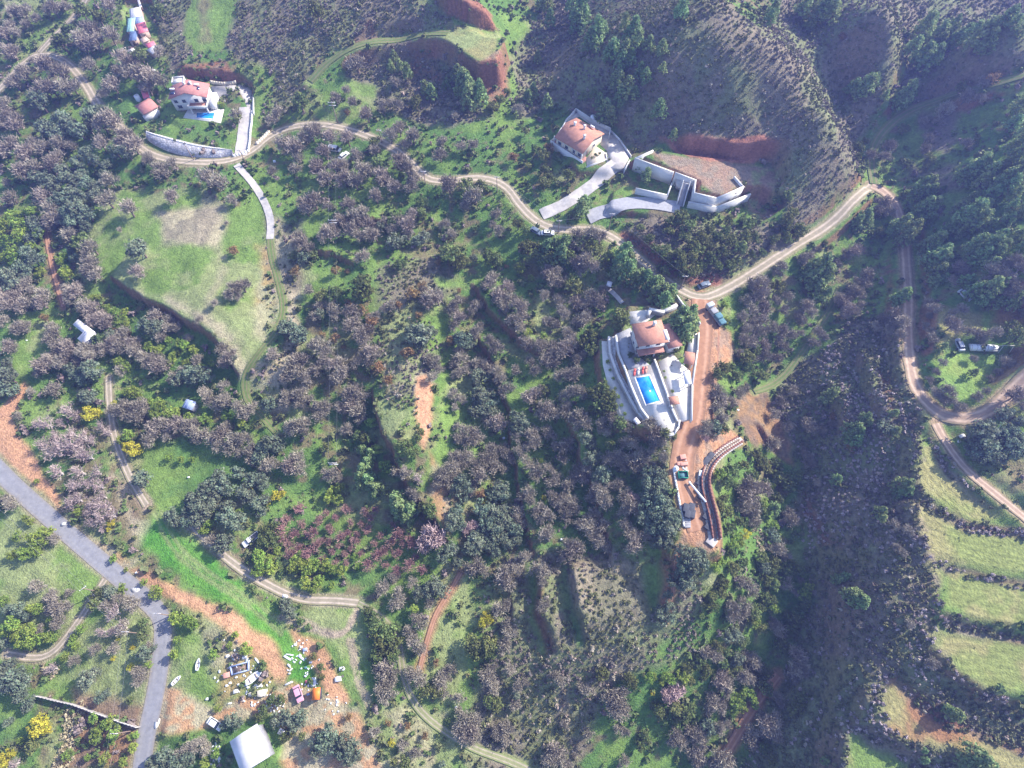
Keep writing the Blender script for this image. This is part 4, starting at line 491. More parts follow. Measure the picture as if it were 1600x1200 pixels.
for (tx, ty), s in TREES.items():
    for ln in s.split('\n'):
        q = ln.split(); v = [float(a) for a in q[1:]]; assert len(v) % 3 == 0, (tx, ty, q[0], len(v))
        for i in range(0, len(v), 3): TL[q[0]].append((tx * 400 + v[i] * 2.5, ty * 300 + v[i+1] * 2.5, v[i+2] * 2.5))
if __name__ == '__main__' and 'bpy' not in globals(): print({k: len(v) for k, v in TL.items()}, sum(len(v) for v in TL.values()))
for x, y, r_ in ((949.5, 565.6, 4.5), (952.7, 578.6, 3.5), (958, 591.6, 3.5), (961.4, 606.8, 3.5), (966.8, 619.8, 4.5), (971, 632.8, 4), (975.5, 647, 4.5), (344, 162, 5), (338, 160, 4), (349, 165, 4), (1040, 590, 3), (1037, 580, 3), (1050, 612, 4)): TL['E'].append((x, y, r_))
for x, y, r_ in ((985, 556, 6), (994, 563, 7), (1010, 561, 6), (1031, 554, 6), (1057, 548, 6), (1050, 678, 6), (372, 187, 8), (952, 249, 2.5), (925, 247, 2.5), (930, 243, 3), (937, 240, 3)): TL['G'].append((x, y, r_))
# ================================================================ foliage prototypes (crown radius 1, root at the ground)
def leafmat(name, rgb, var=.25, trans=.25, rnd=.22, hue=.03):
    k = N(name); a = k.attr('tint'); oi = k.n('ShaderNodeObjectInfo'); c = k.mul(a.outputs['Color'], k.rng(oi.outputs['Random'], 1 - rnd, 1 + rnd, 0, 1))
    hs = k.n('ShaderNodeHueSaturation'); k.l(c, hs.inputs['Color']); m2 = k.n('ShaderNodeMath', operation='FRACT'); m3 = k.n('ShaderNodeMath', operation='MULTIPLY'); m3.inputs[1].default_value = 7.31
    k.l(oi.outputs['Random'], m3.inputs[0]); k.l(m3.outputs[0], m2.inputs[0]); k.l(k.rng(m2.outputs[0], .5 - hue, .5 + hue, 0, 1), hs.inputs['Hue'])
    k.l(hs.outputs[0], k.b.inputs['Base Color']); k.b.inputs['Roughness'].default_value = .7; k.b.inputs['Specular IOR Level'].default_value = .15
    if trans:
        tr = k.n('ShaderNodeBsdfTranslucent'); k.l(hs.outputs[0], tr.inputs['Color']); mx = k.n('ShaderNodeMixShader'); mx.inputs[0].default_value = trans
        o = k.t.nodes['Material Output']; k.l(k.b.outputs[0], mx.inputs[1]); k.l(tr.outputs[0], mx.inputs[2]); k.l(mx.outputs[0], o.inputs['Surface'])
    return k.m
def unit(v): return v / (np.linalg.norm(v, axis=-1, keepdims=True) + 1e-9)
def frame(nr, rg):
    a = unit(np.cross(nr, rg.normal(size=nr.shape))); return a, np.cross(nr, a)
def clumps(rg, n, flat, zc, spread=.72, top=.55):
    d = unit(rg.normal(size=(n * 3, 3))); d = d[d[:, 2] > -.45][:n]; r = spread * (rg.random((len(d), 1)) ** .4)
    c = d * r; c[:, 2] = c[:, 2] * flat + zc; return c
def leafy(seed, base, ncl=26, per=34, cr=.30, leaf=.085, flat=.75, zc=.95, lobes=None, var=.25, spread=.72, dark=.0):
    rg = np.random.default_rng(seed); c = clumps(rg, ncl, flat, zc, spread) if lobes is None else lobes(rg)
    crr = cr * rg.uniform(.7, 1.25, len(c)); ti = rg.uniform(1 - var, 1 + var, len(c)); n = len(c) * per
    ci = np.repeat(np.arange(len(c)), per); d = unit(rg.normal(size=(n, 3)) + [0, 0, .35]); p = c[ci] + d * crr[ci, None] * rg.uniform(.55, 1.05, (n, 1)) * [1, 1, .85]
    nr = unit(d + rg.normal(size=(n, 3)) * .55); a, b = frame(nr, rg); s = leaf * rg.uniform(.6, 1.5, (n, 1))
    V = np.stack([p + a * s, p + b * s * .8, p - a * s, p - b * s * .8], 1).reshape(-1, 3)
    t = np.asarray(base)[None] * (ti[ci] * rg.uniform(.82, 1.18, n))[:, None] * (1 + rg.normal(size=(n, 3)) * .05)
    return V, np.arange(n * 4).reshape(-1, 4), np.repeat(np.clip(t, .003, 1), 4, 0), c
def twiggy(seed, base, ntw=1050, zc=.95, flat=.72, w=.021, L=.29, white=None, ncl=15):
    rg = np.random.default_rng(seed); c = clumps(rg, ncl, flat, zc, .62); ci = rg.integers(0, len(c), ntw); ti = rg.uniform(.75, 1.25, len(c))
    d = unit(c[ci] - [0, 0, .35] + rg.normal(size=(ntw, 3)) * .45); p = c[ci] + rg.normal(size=(ntw, 3)) * .17; l = L * rg.uniform(.6, 1.3, (ntw, 1)); a, _ = frame(d, rg)
    e = p + d * l * .8; s = a * w * rg.uniform(.7, 1.6, (ntw, 1)); V = np.stack([p - s, p + s, e + s * .5, e - s * .5], 1).reshape(-1, 3)
    t = np.asarray(base)[None] * (ti[ci] * rg.uniform(.8, 1.2, ntw))[:, None]
    return V, np.arange(ntw * 4).reshape(-1, 4), np.repeat(t, 4, 0), c
def tubes(segs, k=4):
    V = []; F = []
    for a, b, ra, rb in segs:
        a = np.asarray(a, float); b = np.asarray(b, float); d = unit(b - a); u = unit(np.cross(d, [.31, .77, .55])); v = np.cross(d, u); n0 = len(V)
        for c, r in ((a, ra), (b, rb)):
            for i in range(k): t = 2 * math.pi * i / k; V.append(c + (u * math.cos(t) + v * math.sin(t)) * r)
        for i in range(k): j = (i + 1) % k; F.append((n0 + i, n0 + j, n0 + k + j, n0 + k + i))
        F.append(tuple(range(n0 + k, n0 + 2 * k)))
    return V, F
def limbs(seed, c, tr=.075, nl=7, zf=.42):
    rg = np.random.default_rng(seed + 5); f = np.array([rg.normal() * .04, rg.normal() * .04, zf]); S = [((0, 0, -.25), f, tr * 1.25, tr)]
    for q in c[:nl]: m = f + (q - f) * .5 + rg.normal(size=3) * .06; S += [(f, m, tr * .62, tr * .4), (m, q, tr * .4, tr * .14)]
    return tubes(S)
BARK = simple('bark_brown', (.16, .12, .10), var=.25, scale=4); BARKW = simple('bark_pale', (.48, .43, .40), var=.2, scale=5)
def pine_lobes(rg):
    out = []
    for k in range(7):
        z = .55 + k * .26; rr = (.82 - .10 * k) * (1 if k < 6 else .3)
        for j in range(max(2, 6 - k // 2)):
            t = 2.4 * k + j * 6.283 / max(2, 6 - k // 2) + rg.normal() * .25; q = rr * rg.uniform(.65, 1.0); out.append((q * math.cos(t), q * math.sin(t), z + rg.normal() * .07))
        out.append((rr * .3 * rg.normal(), rr * .3 * rg.normal(), z + .1))
    return np.array(out)
KD = {  # kind: (builder, label adjective list, category, group, hscale)
 'bare_tree': dict(f=lambda s: twiggy(s, (.30, .262, .21)), b=BARK, mat=leafmat('bare_twigs', 0, trans=0, rnd=.25, hue=.02), nv=4),
 'olive_tree': dict(f=lambda s: leafy(s, (.18, .22, .145), 24, 38, .30, .075), b=BARK, mat=leafmat('olive_leaves', 0, rnd=.2), nv=4),
 'evergreen_oak': dict(f=lambda s: leafy(s, (.155, .19, .065), 20, 36, .32, .08), b=BARK, mat=leafmat('oak_leaves', 0, rnd=.3, hue=.03), nv=4),
 'pine_tree': dict(f=lambda s: leafy(s, (.225, .31, .125), per=24, cr=.25, leaf=.085, lobes=pine_lobes), b=BARK, mat=leafmat('pine_needles', 0, rnd=.2), nv=4, trunk='pine'),
 'citrus_tree': dict(f=lambda s: leafy(s, (.23, .31, .06), 22, 36, .28, .07, flat=.85), b=BARK, mat=leafmat('citrus_leaves', 0, rnd=.22, hue=.02), nv=3),
 'mimosa_tree': dict(f=lambda s: leafy(s, (.46, .43, .05), 20, 36, .30, .07), b=BARK, mat=leafmat('mimosa_blossom', 0, rnd=.12, hue=.01), nv=2),
 'russet_bush': dict(f=lambda s: leafy(s, (.26, .175, .08), 16, 34, .34, .08), b=BARK, mat=leafmat('russet_leaves', 0, rnd=.2, hue=.01), nv=2),
 'fig_tree': dict(f=lambda s: twiggy(s, (.38, .30, .28), 420, w=.018, L=.30), b=BARKW, mat=leafmat('fig_twigs', 0, trans=0, rnd=.15, hue=.01), nv=3, nl=15, tr=.10),
 'peach_tree': dict(f=lambda s: twiggy(s, (.32, .19, .17), 520, w=.026, L=.32), b=BARK, mat=leafmat('peach_twigs', 0, trans=0, rnd=.15, hue=.015), nv=2),
 'blossom_tree': dict(f=lambda s: twiggy(s, (.46, .34, .32), 800, w=.028, L=.34), b=BARK, mat=leafmat('blossom_twigs', 0, trans=0, rnd=.1, hue=.01), nv=2),
}
PROTO = {}
for ki, (kn, kd) in enumerate(KD.items()):
    PROTO[kn] = []
    for v in range(kd['nv']):
        V, F, T, c = kd['f'](1000 * ki + v * 7 + 3)
        me = mesh(kn + '_crown', V, F, [kd['mat']]); colattr(me, 'tint', T)
        if kd.get('trunk') == 'pine': tv, tf = tubes([((0, 0, -.3), (.02, 0, 1.0), .07, .05), ((.02, 0, 1.0), (0, .03, 2.2), .05, .015)] + [((.01, 0, z), tuple(q), .022, .008) for z, q in zip((.6, .8, 1., 1.2, 1.5), c[::8])])
        else: tv, tf = limbs(v, c, kd.get('tr', .075), kd.get('nl', 7))
        tm = mesh(kn + '_trunk', tv, tf, [kd['b']]); PROTO[kn].append((me, tm, V, F, T))
# ---------------------------------------------------------------- labels: kind + rank from the nearest landmark in its direction
LM = [('the villa with the blue pool', 1015, 530), ('the red-roofed house with the small pool', 300, 150), ('the house with chimneys on its tiled roof', 905, 215), ('the white retaining walls', 1090, 300),
 ('the Y-shaped dirt road junction', 1095, 465), ('the dirt road fork top left', 62, 82), ('the white L-shaped roof', 130, 515), ('the blue-grey shed roof', 295, 632), ('the white pickup truck', 392, 843), ('the big white-roofed warehouse', 388, 1165),
 ('the orange shed', 495, 1083), ('the farm track hairpin at right', 1480, 655), ('the long white polytunnel', 1535, 544), ('the green dump skip', 1067, 742), ('the dark container row', 1075, 800), ('the ridge-top bend right of the hill', 1362, 290),
 ('the row of shacks', 215, 50), ('the small red-roofed cottage', 228, 165), ('the two vans under trees', 530, 238), ('the concrete ramp end', 422, 370), ('the bright green meadow strip', 320, 880), ('the bare peach orchard', 550, 850), ('the white field parcel wall', 140, 1110),
 ('the topmost ploughed terrace', 1500, 765), ('the lowest brown terrace', 1480, 1135), ('the eroded red terrace stripes', 880, 940), ('the orange earth strip mid-left', 662, 640), ('the grassy hilltop track end', 740, 75), ('the pole with crossarms below centre', 530, 722), ('the pole with crossarms left of centre', 529, 347),
 ('the parked cars on the ridge road', 846, 362), ('the brown curved wall', 1100, 750), ('the asphalt road bend', 245, 950), ('the valley stream bed', 1235, 800), ('the round hill crest', 1150, 100), ('the gully track', 1240, 560), ('the pale grass field', 290, 460), ('the loop track bottom centre', 630, 1060), ('the lone yellow mimosa', 760, 965), ('the bottom right corner', 1590, 1190), ('the bottom edge centre', 900, 1195), ('the top right corner', 1590, 10), ('the left edge road bend', 10, 640), ('the fenced lot', 375, 1043)]
DIRS = ['right of', 'upper right of', 'above', 'upper left of', 'left of', 'lower left of', 'below', 'lower right of']
ADJ = {'bare_tree': 'leafless mauve-grey tree', 'olive_tree': 'grey-green olive tree', 'evergreen_oak': 'dark bushy evergreen', 'pine_tree': 'feathery green pine', 'citrus_tree': 'bright green round citrus tree', 'mimosa_tree': 'yellow flowering mimosa', 'russet_bush': 'russet-brown round bush', 'fig_tree': 'white-limbed bare tree', 'peach_tree': 'small reddish bare orchard tree', 'blossom_tree': 'pinkish twiggy tree'}
CAT = {'bare_tree': 'bare tree', 'olive_tree': 'olive tree', 'evergreen_oak': 'evergreen tree', 'pine_tree': 'pine tree', 'citrus_tree': 'citrus tree', 'mimosa_tree': 'mimosa', 'russet_bush': 'bush', 'fig_tree': 'bare tree', 'peach_tree': 'orchard tree', 'blossom_tree': 'bare tree'}
GRP = {'bare_tree': 'leafless mauve trees across the slopes', 'olive_tree': 'grey-green olive trees', 'evergreen_oak': 'dark bushy evergreens', 'pine_tree': 'pines on the slopes', 'citrus_tree': 'citrus trees in the orchards', 'mimosa_tree': 'yellow mimosas', 'russet_bush': 'russet bushes', 'fig_tree': 'white-limbed bare trees by the asphalt road', 'peach_tree': 'reddish peach orchard trees', 'blossom_tree': 'pinkish twiggy trees'}
ORD = ['nearest', 'second nearest', 'third nearest', 'fourth nearest', 'fifth nearest', 'sixth nearest', 'seventh nearest', 'eighth nearest', 'ninth nearest', 'tenth nearest', 'eleventh nearest', 'twelfth nearest', 'thirteenth nearest', 'fourteenth nearest', 'fifteenth nearest', 'sixteenth nearest'] + [w + ' nearest' for w in 'seventeenth eighteenth nineteenth twentieth twenty-first twenty-second twenty-third twenty-fourth twenty-fifth twenty-sixth twenty-seventh twenty-eighth twenty-ninth thirtieth thirty-first thirty-second thirty-third thirty-fourth'.split()]
LMA = np.array([(a[1], a[2]) for a in LM], float)
def where(L):
    """labels for a list of (px, py) of one kind"""
    P_ = np.array(L, float)[:, :2]; d = np.hypot(P_[:, None, 0] - LMA[None, :, 0], P_[:, None, 1] - LMA[None, :, 1]); li = d.argmin(1); cell = {}
    for i in range(len(P_)):
        x, y = P_[i] - LMA[li[i]]; k = int(round(math.degrees(math.atan2(-y, x)) / 45)) % 8; cell.setdefault((li[i], k), []).append((d[i, li[i]], i))
    out = {}
    for (l, k), v in cell.items():
        v.sort()
        for r, (_, i) in enumerate(v): out[i] = (ORD[min(r, 33)], DIRS[k], LM[l][0])
    return out
# ---------------------------------------------------------------- plant the trees
rgp = np.random.default_rng(12)
def px_scale(p):                     # photo pixels per metre at world points
    dy = p[:, 1] * st * 1.0 + (p[:, 2] - CAMZ) * -ct; return FPX / np.maximum(dy, 20)
for code, kn in KW.items():
    L = sorted(TL[code], key=lambda a: -a[2]); A_ = np.array(L, float); HT = {'D': 1.1}.get(code, .85); gro = {'D': 1.18, 'O': 1.16, 'B': 1.17, 'G': 1.15}.get(code, 1.05)
    p = W(A_[:, 0], A_[:, 1], 2.2); rad = A_[:, 2] / px_scale(p); off = rad * HT; p = W(A_[:, 0], A_[:, 1], off)
    ind = L if code != 'B' else L[:300]; lab = where(ind)
    for i in range(len(ind)):
        me, tm, *_ = PROTO[kn][int(rgp.integers(len(PROTO[kn])))]; r = float(rad[i]) * gro
        o = link(kn, None, None, tuple(p[i])); o.empty_display_size = .5; o.rotation_euler = (rgp.normal() * .04, rgp.normal() * .04, rgp.random() * 6.283); o.scale = (r * rgp.uniform(.92, 1.08), r * rgp.uniform(.92, 1.08), r * rgp.uniform(.9, 1.15))
        q = lab[i]; tag(o, f'{ADJ[kn]} {q[1]} {q[2]}, {q[0]}', CAT[kn], GRP[kn]); link('trunk', tm, o); link('crown', me, o)
    if code == 'B':
        VV = []; FF = []; TT = []; n0 = 0
        for i in range(300, len(L)):
            _, _, V, F, T = PROTO[kn][int(rgp.integers(4))]; r = float(rad[i]) * gro; a = rgp.random() * 6.283; ca, sa = math.cos(a) * r, math.sin(a) * r
            Q = np.c_[V[:, 0] * ca - V[:, 1] * sa + p[i, 0], V[:, 0] * sa + V[:, 1] * ca + p[i, 1], V[:, 2] * r + p[i, 2]]; VV.append(Q); FF.append(F + n0); TT.append(T * rgp.uniform(.78, 1.22)); n0 += len(V)
        me = mesh('bare_thicket', np.concatenate(VV), np.concatenate(FF), [KD[kn]['mat']]); colattr(me, 'tint', np.concatenate(TT))
        tag(link('bare_thicket', me), 'mass of smaller leafless mauve-grey trees filling the woodland', 'thicket', kind='stuff')
# ---------------------------------------------------------------- scrub on the hills and low undergrowth: nobody could count them
def raster(polys, edge=.8, warp=2.5):
    m = np.zeros(GX.shape)
    for s in polys: sl, k = polymask(Wp(s), edge, warp); m[sl] = np.maximum(m[sl], k)
    return m
BARE = np.zeros(GX.shape)            # where nothing taller than grass grows
for nm, kd, w, Pw, sl, d, al in RW: BARE[sl] = np.maximum(BARE[sl], (d < w / 2 + .5))
for s, w in (('962 256 945 272 925 290 900 308 875 324 846 336', 2.6), ('918 340 938 332 960 322 985 317 1020 318 1062 325', 3), ('370 258 390 280 408 305 420 330 424 350 422 374', 1.8), ('384 168 383 200 380 225 376 243', 2.8), ('950 452 962 462 972 474', 1), ('-10 1022 60 1030 105 995 165 905', 1.6)):
    Pw = smooth(Wp(s), 2); sl = win(Pw, 4); d, _, _ = segdist(Pw, GX[sl], GY[sl]); BARE[sl] = np.maximum(BARE[sl], d < w)
BARE = np.maximum(BARE, raster([g[0] for g in G_ if g[0][:7] in ('822 885', '872 880', '1000 87')] + [p[0] for p in PADS + PADT if p is not PADS[-1]] + [g[0] for g in G_ if g[0] and '320 20 0' not in g[0]][:22] + [s[0] for s in S_[:9]] + ['1082 462 1120 462 1150 540 1120 600 1150 690 1115 760 1130 860 1065 860 1055 740', '940 520 985 470 1075 470 1085 600 1060 680 960 660'], .3, .8))
SCR = raster(SCRUB)
def ico():
    t = (1 + 5 ** .5) / 2; v = [(-1, t, 0), (1, t, 0), (-1, -t, 0), (1, -t, 0), (0, -1, t), (0, 1, t), (0, -1, -t), (0, 1, -t), (t, 0, -1), (t, 0, 1), (-t, 0, -1), (-t, 0, 1)]
    f = [(0, 11, 5), (0, 5, 1), (0, 1, 7), (0, 7, 10), (0, 10, 11), (1, 5, 9), (5, 11, 4), (11, 10, 2), (10, 7, 6), (7, 1, 8), (3, 9, 4), (3, 4, 2), (3, 2, 6), (3, 6, 8), (3, 8, 9), (4, 9, 5), (2, 4, 11), (6, 2, 10), (8, 6, 7), (9, 8, 1)]
    v = [np.array(a) / np.linalg.norm(a) for a in v]; F = []; cache = {}
    def mid(a, b):
        k = (min(a, b), max(a, b))
        if k not in cache: m = v[a] + v[b]; v.append(m / np.linalg.norm(m)); cache[k] = len(v) - 1
        return cache[k]
    for a, b, c in f: ab, bc, ca = mid(a, b), mid(b, c), mid(c, a); F += [(a, ab, ca), (b, bc, ab), (c, ca, bc), (ab, bc, ca)]
    return np.array(v), np.array(F)
iv, iF = ico(); iF = iF[iv[iF].mean(1)[:, 2] > -.45]
def shrubs(name, pos, rad, tint, mat, label, cat, flat=.92, seed=1, per=12, ncl=3, leaf=.24):
    rg = np.random.default_rng(seed); n = len(pos); pv = []; pt = []
    for q in range(6):
        V, F, T, c = leafy(seed * 31 + q, (1, 1, 1), ncl, per, .5, leaf, flat, .38, spread=.42); m = ncl * per * 4
        k = (np.arange(m) // 4 % (len(V) // 4)) * 4 + np.arange(m) % 4; pv.append(V[k]); pt.append(T[k])
    pv = np.array(pv); pt = np.array(pt); m = pv.shape[1]; which = rg.integers(0, 6, n); a = rg.random(n) * 6.283; B = pv[which]; ca, sa = np.cos(a)[:, None], np.sin(a)[:, None]; e = rg.uniform(.8, 1.25, (n, 1))
    X = (B[..., 0] * ca - B[..., 1] * sa * e) * rad[:, None] + pos[:, 0:1]; Y = (B[..., 0] * sa + B[..., 1] * ca * e) * rad[:, None] + pos[:, 1:2]; Zz = B[..., 2] * rad[:, None] + pos[:, 2:3]
    V = np.stack([X, Y, Zz], -1).reshape(-1, 3); F = np.arange(n * m).reshape(-1, 4); me = mesh(name, V, F, [mat])
    colattr(me, 'tint', (tint[:, None] * pt[which]).reshape(-1, 3)); return tag(link(name, me), label, cat, kind='stuff')
def scatter(mask, step, prob, seed):
    rg = np.random.default_rng(seed); xs = np.arange(-250, 250, step); ys = np.arange(-35, 320, step); x, y = np.meshgrid(xs, ys); x = x + rg.uniform(-.5, .5, x.shape) * step; y = y + rg.uniform(-.5, .5, y.shape) * step; x = x.ravel(); y = y.ravel()
    m = samp(mask, x, y, ST); k = rg.random(len(x)) < m * prob; x, y = x[k], y[k]; z = hgt(x, y); b = y * st - (z - CAMZ) * ct; u = x / b * FPX; v = (y * ct + (z - CAMZ) * st) / b * FPX; k = (abs(u) < 850) & (abs(v) < 650); return np.c_[x, y, z][k]
SM = leafmat('scrub_leaves', 0, trans=0, rnd=0, hue=0)
PT = .6 + .4 * sm(.36, .52, fbm(GX, GY, 9, 66, 3)); p = scatter(np.clip(SCR - BARE, 0, 1) * PT, 1.2, 1.0, 5); r = np.random.default_rng(6); nz_ = fbm(p[:, 0], p[:, 1], 14, 61, 3); rr = r.uniform(.48, .88, len(p)) * (.85 + .8 * r.random(len(p)) ** 3)
t = lerp(np.broadcast_to(c3(.225, .195, .165), p.shape), c3(.165, .18, .08), sm(.36, .56, nz_ + r.normal(size=len(p)) * .1)); t = lerp(t, c3(.42, .37, .29), (r.random(len(p)) < .14) * .9); 
shrubs('scrub', p, rr, t, SM, 'dense low mauve-grey scrub covering the hills and terrace banks', 'scrub')
for g in G_[4:6]: sl, m = polymask(Wp(g[0]), .5, .5); BARE[sl] = np.maximum(BARE[sl], m)
STR = raster(SCRUB[11:15] + [SCRUB[3]], .6, 1.2); STR = np.clip(STR - BARE, 0, 1); p = scatter(STR, 1.15, .9, 45); r = np.random.default_rng(46); t = lerp(np.broadcast_to(c3(.42, .35, .34), p.shape), c3(.17, .18, .09), (fbm(p[:, 0], p[:, 1], 10, 70, 3) + r.normal(size=len(p)) * .12 > .47) * 1.0)  # lilac tint lightened to imitate skylight on scrub of the shaded slope
shrubs('terrace_scrub', p, r.uniform(.5, 1.0, len(p)), t, SM, 'thick lilac-grey scrub on the terrace banks and the right valley slope', 'scrub', seed=9)
REED = raster(['112 1098 138 1104 128 1150 108 1210 78 1210 95 1150', '1176 822 1198 832 1204 862 1180 858', '68 1030 92 1040 90 1062 70 1058'], .5, 1); p = scatter(REED, .8, .85, 65); r = np.random.default_rng(66); shrubs('reed_bed', p, r.uniform(.4, 1.0, len(p)), np.broadcast_to(c3(.50, .43, .27), p.shape) * r.uniform(.7, 1.1, (len(p), 1)), SM, 'dry straw-coloured reeds in tall clumps', 'reeds', 1.2, 11)
WOOD = np.clip(1 - SCR - BARE, 0, 1) * sm(.34, .52, .6 * fbm(GX, GY, 16, 88, 3) + .4 * vn(GX, GY, 4, 89)); p = scatter(WOOD, 1.8, .66, 15); r = np.random.default_rng(16); rr = .4 + 1.6 * r.random(len(p)) ** 2; q = r.random(len(p))
t = np.where((q < .5)[:, None], c3(.115, .165, .055), np.where((q < .62)[:, None], c3(.25, .20, .18), c3(.15, .17, .075))); print('undergrowth', len(p))
shrubs('undergrowth', p, rr, t, SM, 'low tangled undergrowth of green and brown bushes between the trees', 'undergrowth', .7, 2)
LOW = np.clip(1 - BARE * .0, 0, 1) * np.clip(1 - SCR, 0, 1) * sm(.45, .62, vn(GX, GY, 7, 93) * .5 + vn(GX, GY, 2.2, 94) * .5)
for nm, kd, w, Pw, sl, d, al in RW: LOW[sl] *= (d > w / 2 + .4)
for g in G_[4:6]: sl, m = polymask(Wp(g[0]), .5, .5); LOW[sl] *= 1 - m
LOW *= 1 - np.clip(BARE * 1.2, 0, 1) * .85
p = scatter(LOW, 1.15, .5, 25); r = np.random.default_rng(26); rr = r.uniform(.16, .42, len(p)); cc = C[np.clip(((p[:, 1] - Y0) / ST).astype(int), 0, len(gy) - 1), np.clip(((p[:, 0] - X0) / ST).astype(int), 0, len(gx) - 1)]
print('tussocks', len(p)); shrubs('grass_tussocks', p, rr, cc * r.uniform(.75, 1.35, (len(p), 1)), SM, 'tufts of grass and weeds over the meadows and clearings', 'grass', .6, 3, 7, 2, .3)
# ================================================================ built things
def UV(v): v = np.asarray(v, float)[:2]; return v / (np.hypot(*v) + 1e-9)
class MB:
    def __init__(s): s.v = []; s.f = []
    def prism(s, poly, z0, z1):
        P_ = [tuple(p[:2]) for p in poly]; a = sum(p[0] * q[1] - q[0] * p[1] for p, q in zip(P_, P_[1:] + P_[:1]))
        if a < 0: P_ = P_[::-1]
        n = len(P_); b = len(s.v); z0 = [z0] * n if np.isscalar(z0) else z0; z1 = [z1] * n if np.isscalar(z1) else z1
        s.v += [(p[0], p[1], z) for p, z in zip(P_, z0)] + [(p[0], p[1], z) for p, z in zip(P_, z1)]
        s.f += [tuple(range(b + n - 1, b - 1, -1)), tuple(range(b + n, b + 2 * n))] + [(b + i, b + (i + 1) % n, b + n + (i + 1) % n, b + n + i) for i in range(n)]; return s
    def box(s, c, ex, L, Wd, z0, z1):
        ex = UV(ex); ey = np.array([-ex[1], ex[0]]); c = np.asarray(c, float)[:2]; return s.prism([c + ex * a * L / 2 + ey * b * Wd / 2 for a, b in ((-1, -1), (1, -1), (1, 1), (-1, 1))], z0, z1)
    def tube(s, a, b, r0, r1=None, k=8):
        V, F = tubes([(a, b, r0, r0 if r1 is None else r1)], k); n = len(s.v); s.v += [tuple(p) for p in V]; s.f += [tuple(i + n for i in f) for f in F]; return s
    def extr(s, c, ex, prof, L, z):           # profile (y,z) swept along ex
        ex = UV(ex); ey = np.array([-ex[1], ex[0]]); n = len(prof); b = len(s.v)
        for a in (-L / 2, L / 2):
            for y, h in prof: q = np.asarray(c)[:2] + ex * a + ey * y; s.v.append((q[0], q[1], z + h))
        s.f += [tuple(range(b + n - 1, b - 1, -1)), tuple(range(b + n, b + 2 * n))] + [(b + i, b + (i + 1) % n, b + n + (i + 1) % n, b + n + i) for i in range(n)]; return s
    def build(s, name, mat, root, bevel=0):
        v = np.array(s.v, float) - (np.array(ROOTLOC[root.name]) if root is not None else 0); me = mesh(name, v, s.f, [mat]); o = link(name, me, root)
        if root is not None: ROOTLOC[o.name] = ROOTLOC[root.name]
        if bevel: b = o.modifiers.new('bevel', 'BEVEL'); b.width = bevel; b.segments = 2
        return o
ROOTLOC = {}
def root(name, loc, label, cat, group=None):
    o = link(name, None, None, tuple(float(a) for a in loc)); ROOTLOC[o.name] = tuple(float(a) for a in loc); return tag(o, label, cat, group)
def flat(s, z): a = pts(s); x, y = plane(a[:, 0], a[:, 1], z); return np.c_[x, y]
def pmat(name, rgb, **k): return simple(name, rgb, **k)
M = dict(white=pmat('white_render', (.64, .63, .61), var=.07, scale=.8), cream=pmat('cream_render', (.66, .58, .45), var=.08, scale=.8), conc=pmat('pale_concrete', (.46, .43, .40), var=.2, scale=.7), grey=pmat('grey_concrete', (.34, .34, .36), var=.15, scale=1),
 pave=pmat('pale_paving', (.66, .63, .58), var=.12, scale=1.2), metal=pmat('white_sheet_metal', (.70, .68, .70), rough=.5, var=.12, scale=.6), bluem=pmat('blue_grey_sheet', (.33, .40, .58), rough=.5, var=.14), mint=pmat('mint_sheet', (.36, .58, .52), rough=.5, var=.12), pink=pmat('pink_red_sheet', (.78, .20, .25), rough=.5, var=.1), dkblue=pmat('dark_blue_sheet', (.13, .19, .33), rough=.5, var=.2), tan=pmat('tan_sheet', (.55, .40, .32), var=.2),
 orange=pmat('orange_sheet', (.85, .22, .03), rough=.5, var=.08), dark=pmat('dark_grey', (.07, .075, .09), var=.2), glass=pmat('dark_glass', (.03, .05, .07), rough=.08, var=.05, spec=.6), black=pmat('rubber', (.025, .025, .025)), rust=pmat('rusty_brown_steel', (.22, .10, .075), var=.25, scale=3), wood=pmat('weathered_wood', (.22, .16, .12), var=.25, scale=3), green=pmat('green_paint', (.02, .30, .18), rough=.5), carw=pmat('white_car_paint', (.7, .7, .7), rough=.3, var=.03, spec=.5), cars=pmat('silver_car_paint', (.42, .45, .5), rough=.3, var=.03, spec=.5), cargy=pmat('slate_car_paint', (.13, .17, .22), rough=.3, var=.03, spec=.5), carp=pmat('faded_pink_paint', (.68, .33, .42), rough=.5, var=.05), teal=pmat('teal_tarp', (.10, .21, .25), var=.25, scale=2), stone=None, pvc=pmat('white_plastic', (.75, .77, .80), rough=.4, var=.05), brick=pmat('salmon_brick', (.58, .30, .23), var=.2, scale=4), lamp=pmat('lamp_glass', (.8, .8, .75), rough=.2), wire=pmat('grey_cable', (.35, .35, .38)), cloth=pmat('red_towel', (.62, .12, .10)), solar=pmat('solar_glass', (.02, .03, .08), rough=.1, spec=.7))
def tiles(name, rgb):
    k = N(name); f = k.rng(k.noise(.9, 4), .82, 1.18); w = k.n('ShaderNodeTexWave', wave_type='BANDS', bands_direction='DIAGONAL'); w.inputs['Scale'].default_value = 1.3; w.inputs['Distortion'].default_value = .4; tc = k.n('ShaderNodeTexCoord'); k.l(tc.outputs['Object'], w.inputs['Vector'])
    c = k.mul(tuple(rgb), f); c = k.mul(c, k.rng(w.outputs['Fac'], .86, 1.1, 0, 1)); k.l(c, k.b.inputs['Base Color']); k.bump(w.outputs['Fac'], .6, .06); return k.m
M['tile'] = tiles('salmon_roof_tiles', (.48, .235, .165)); M['tiled'] = tiles('brown_red_roof_tiles', (.40, .20, .155)); M['tiler'] = tiles('dusky_red_roof_tiles', (.46, .21, .185))
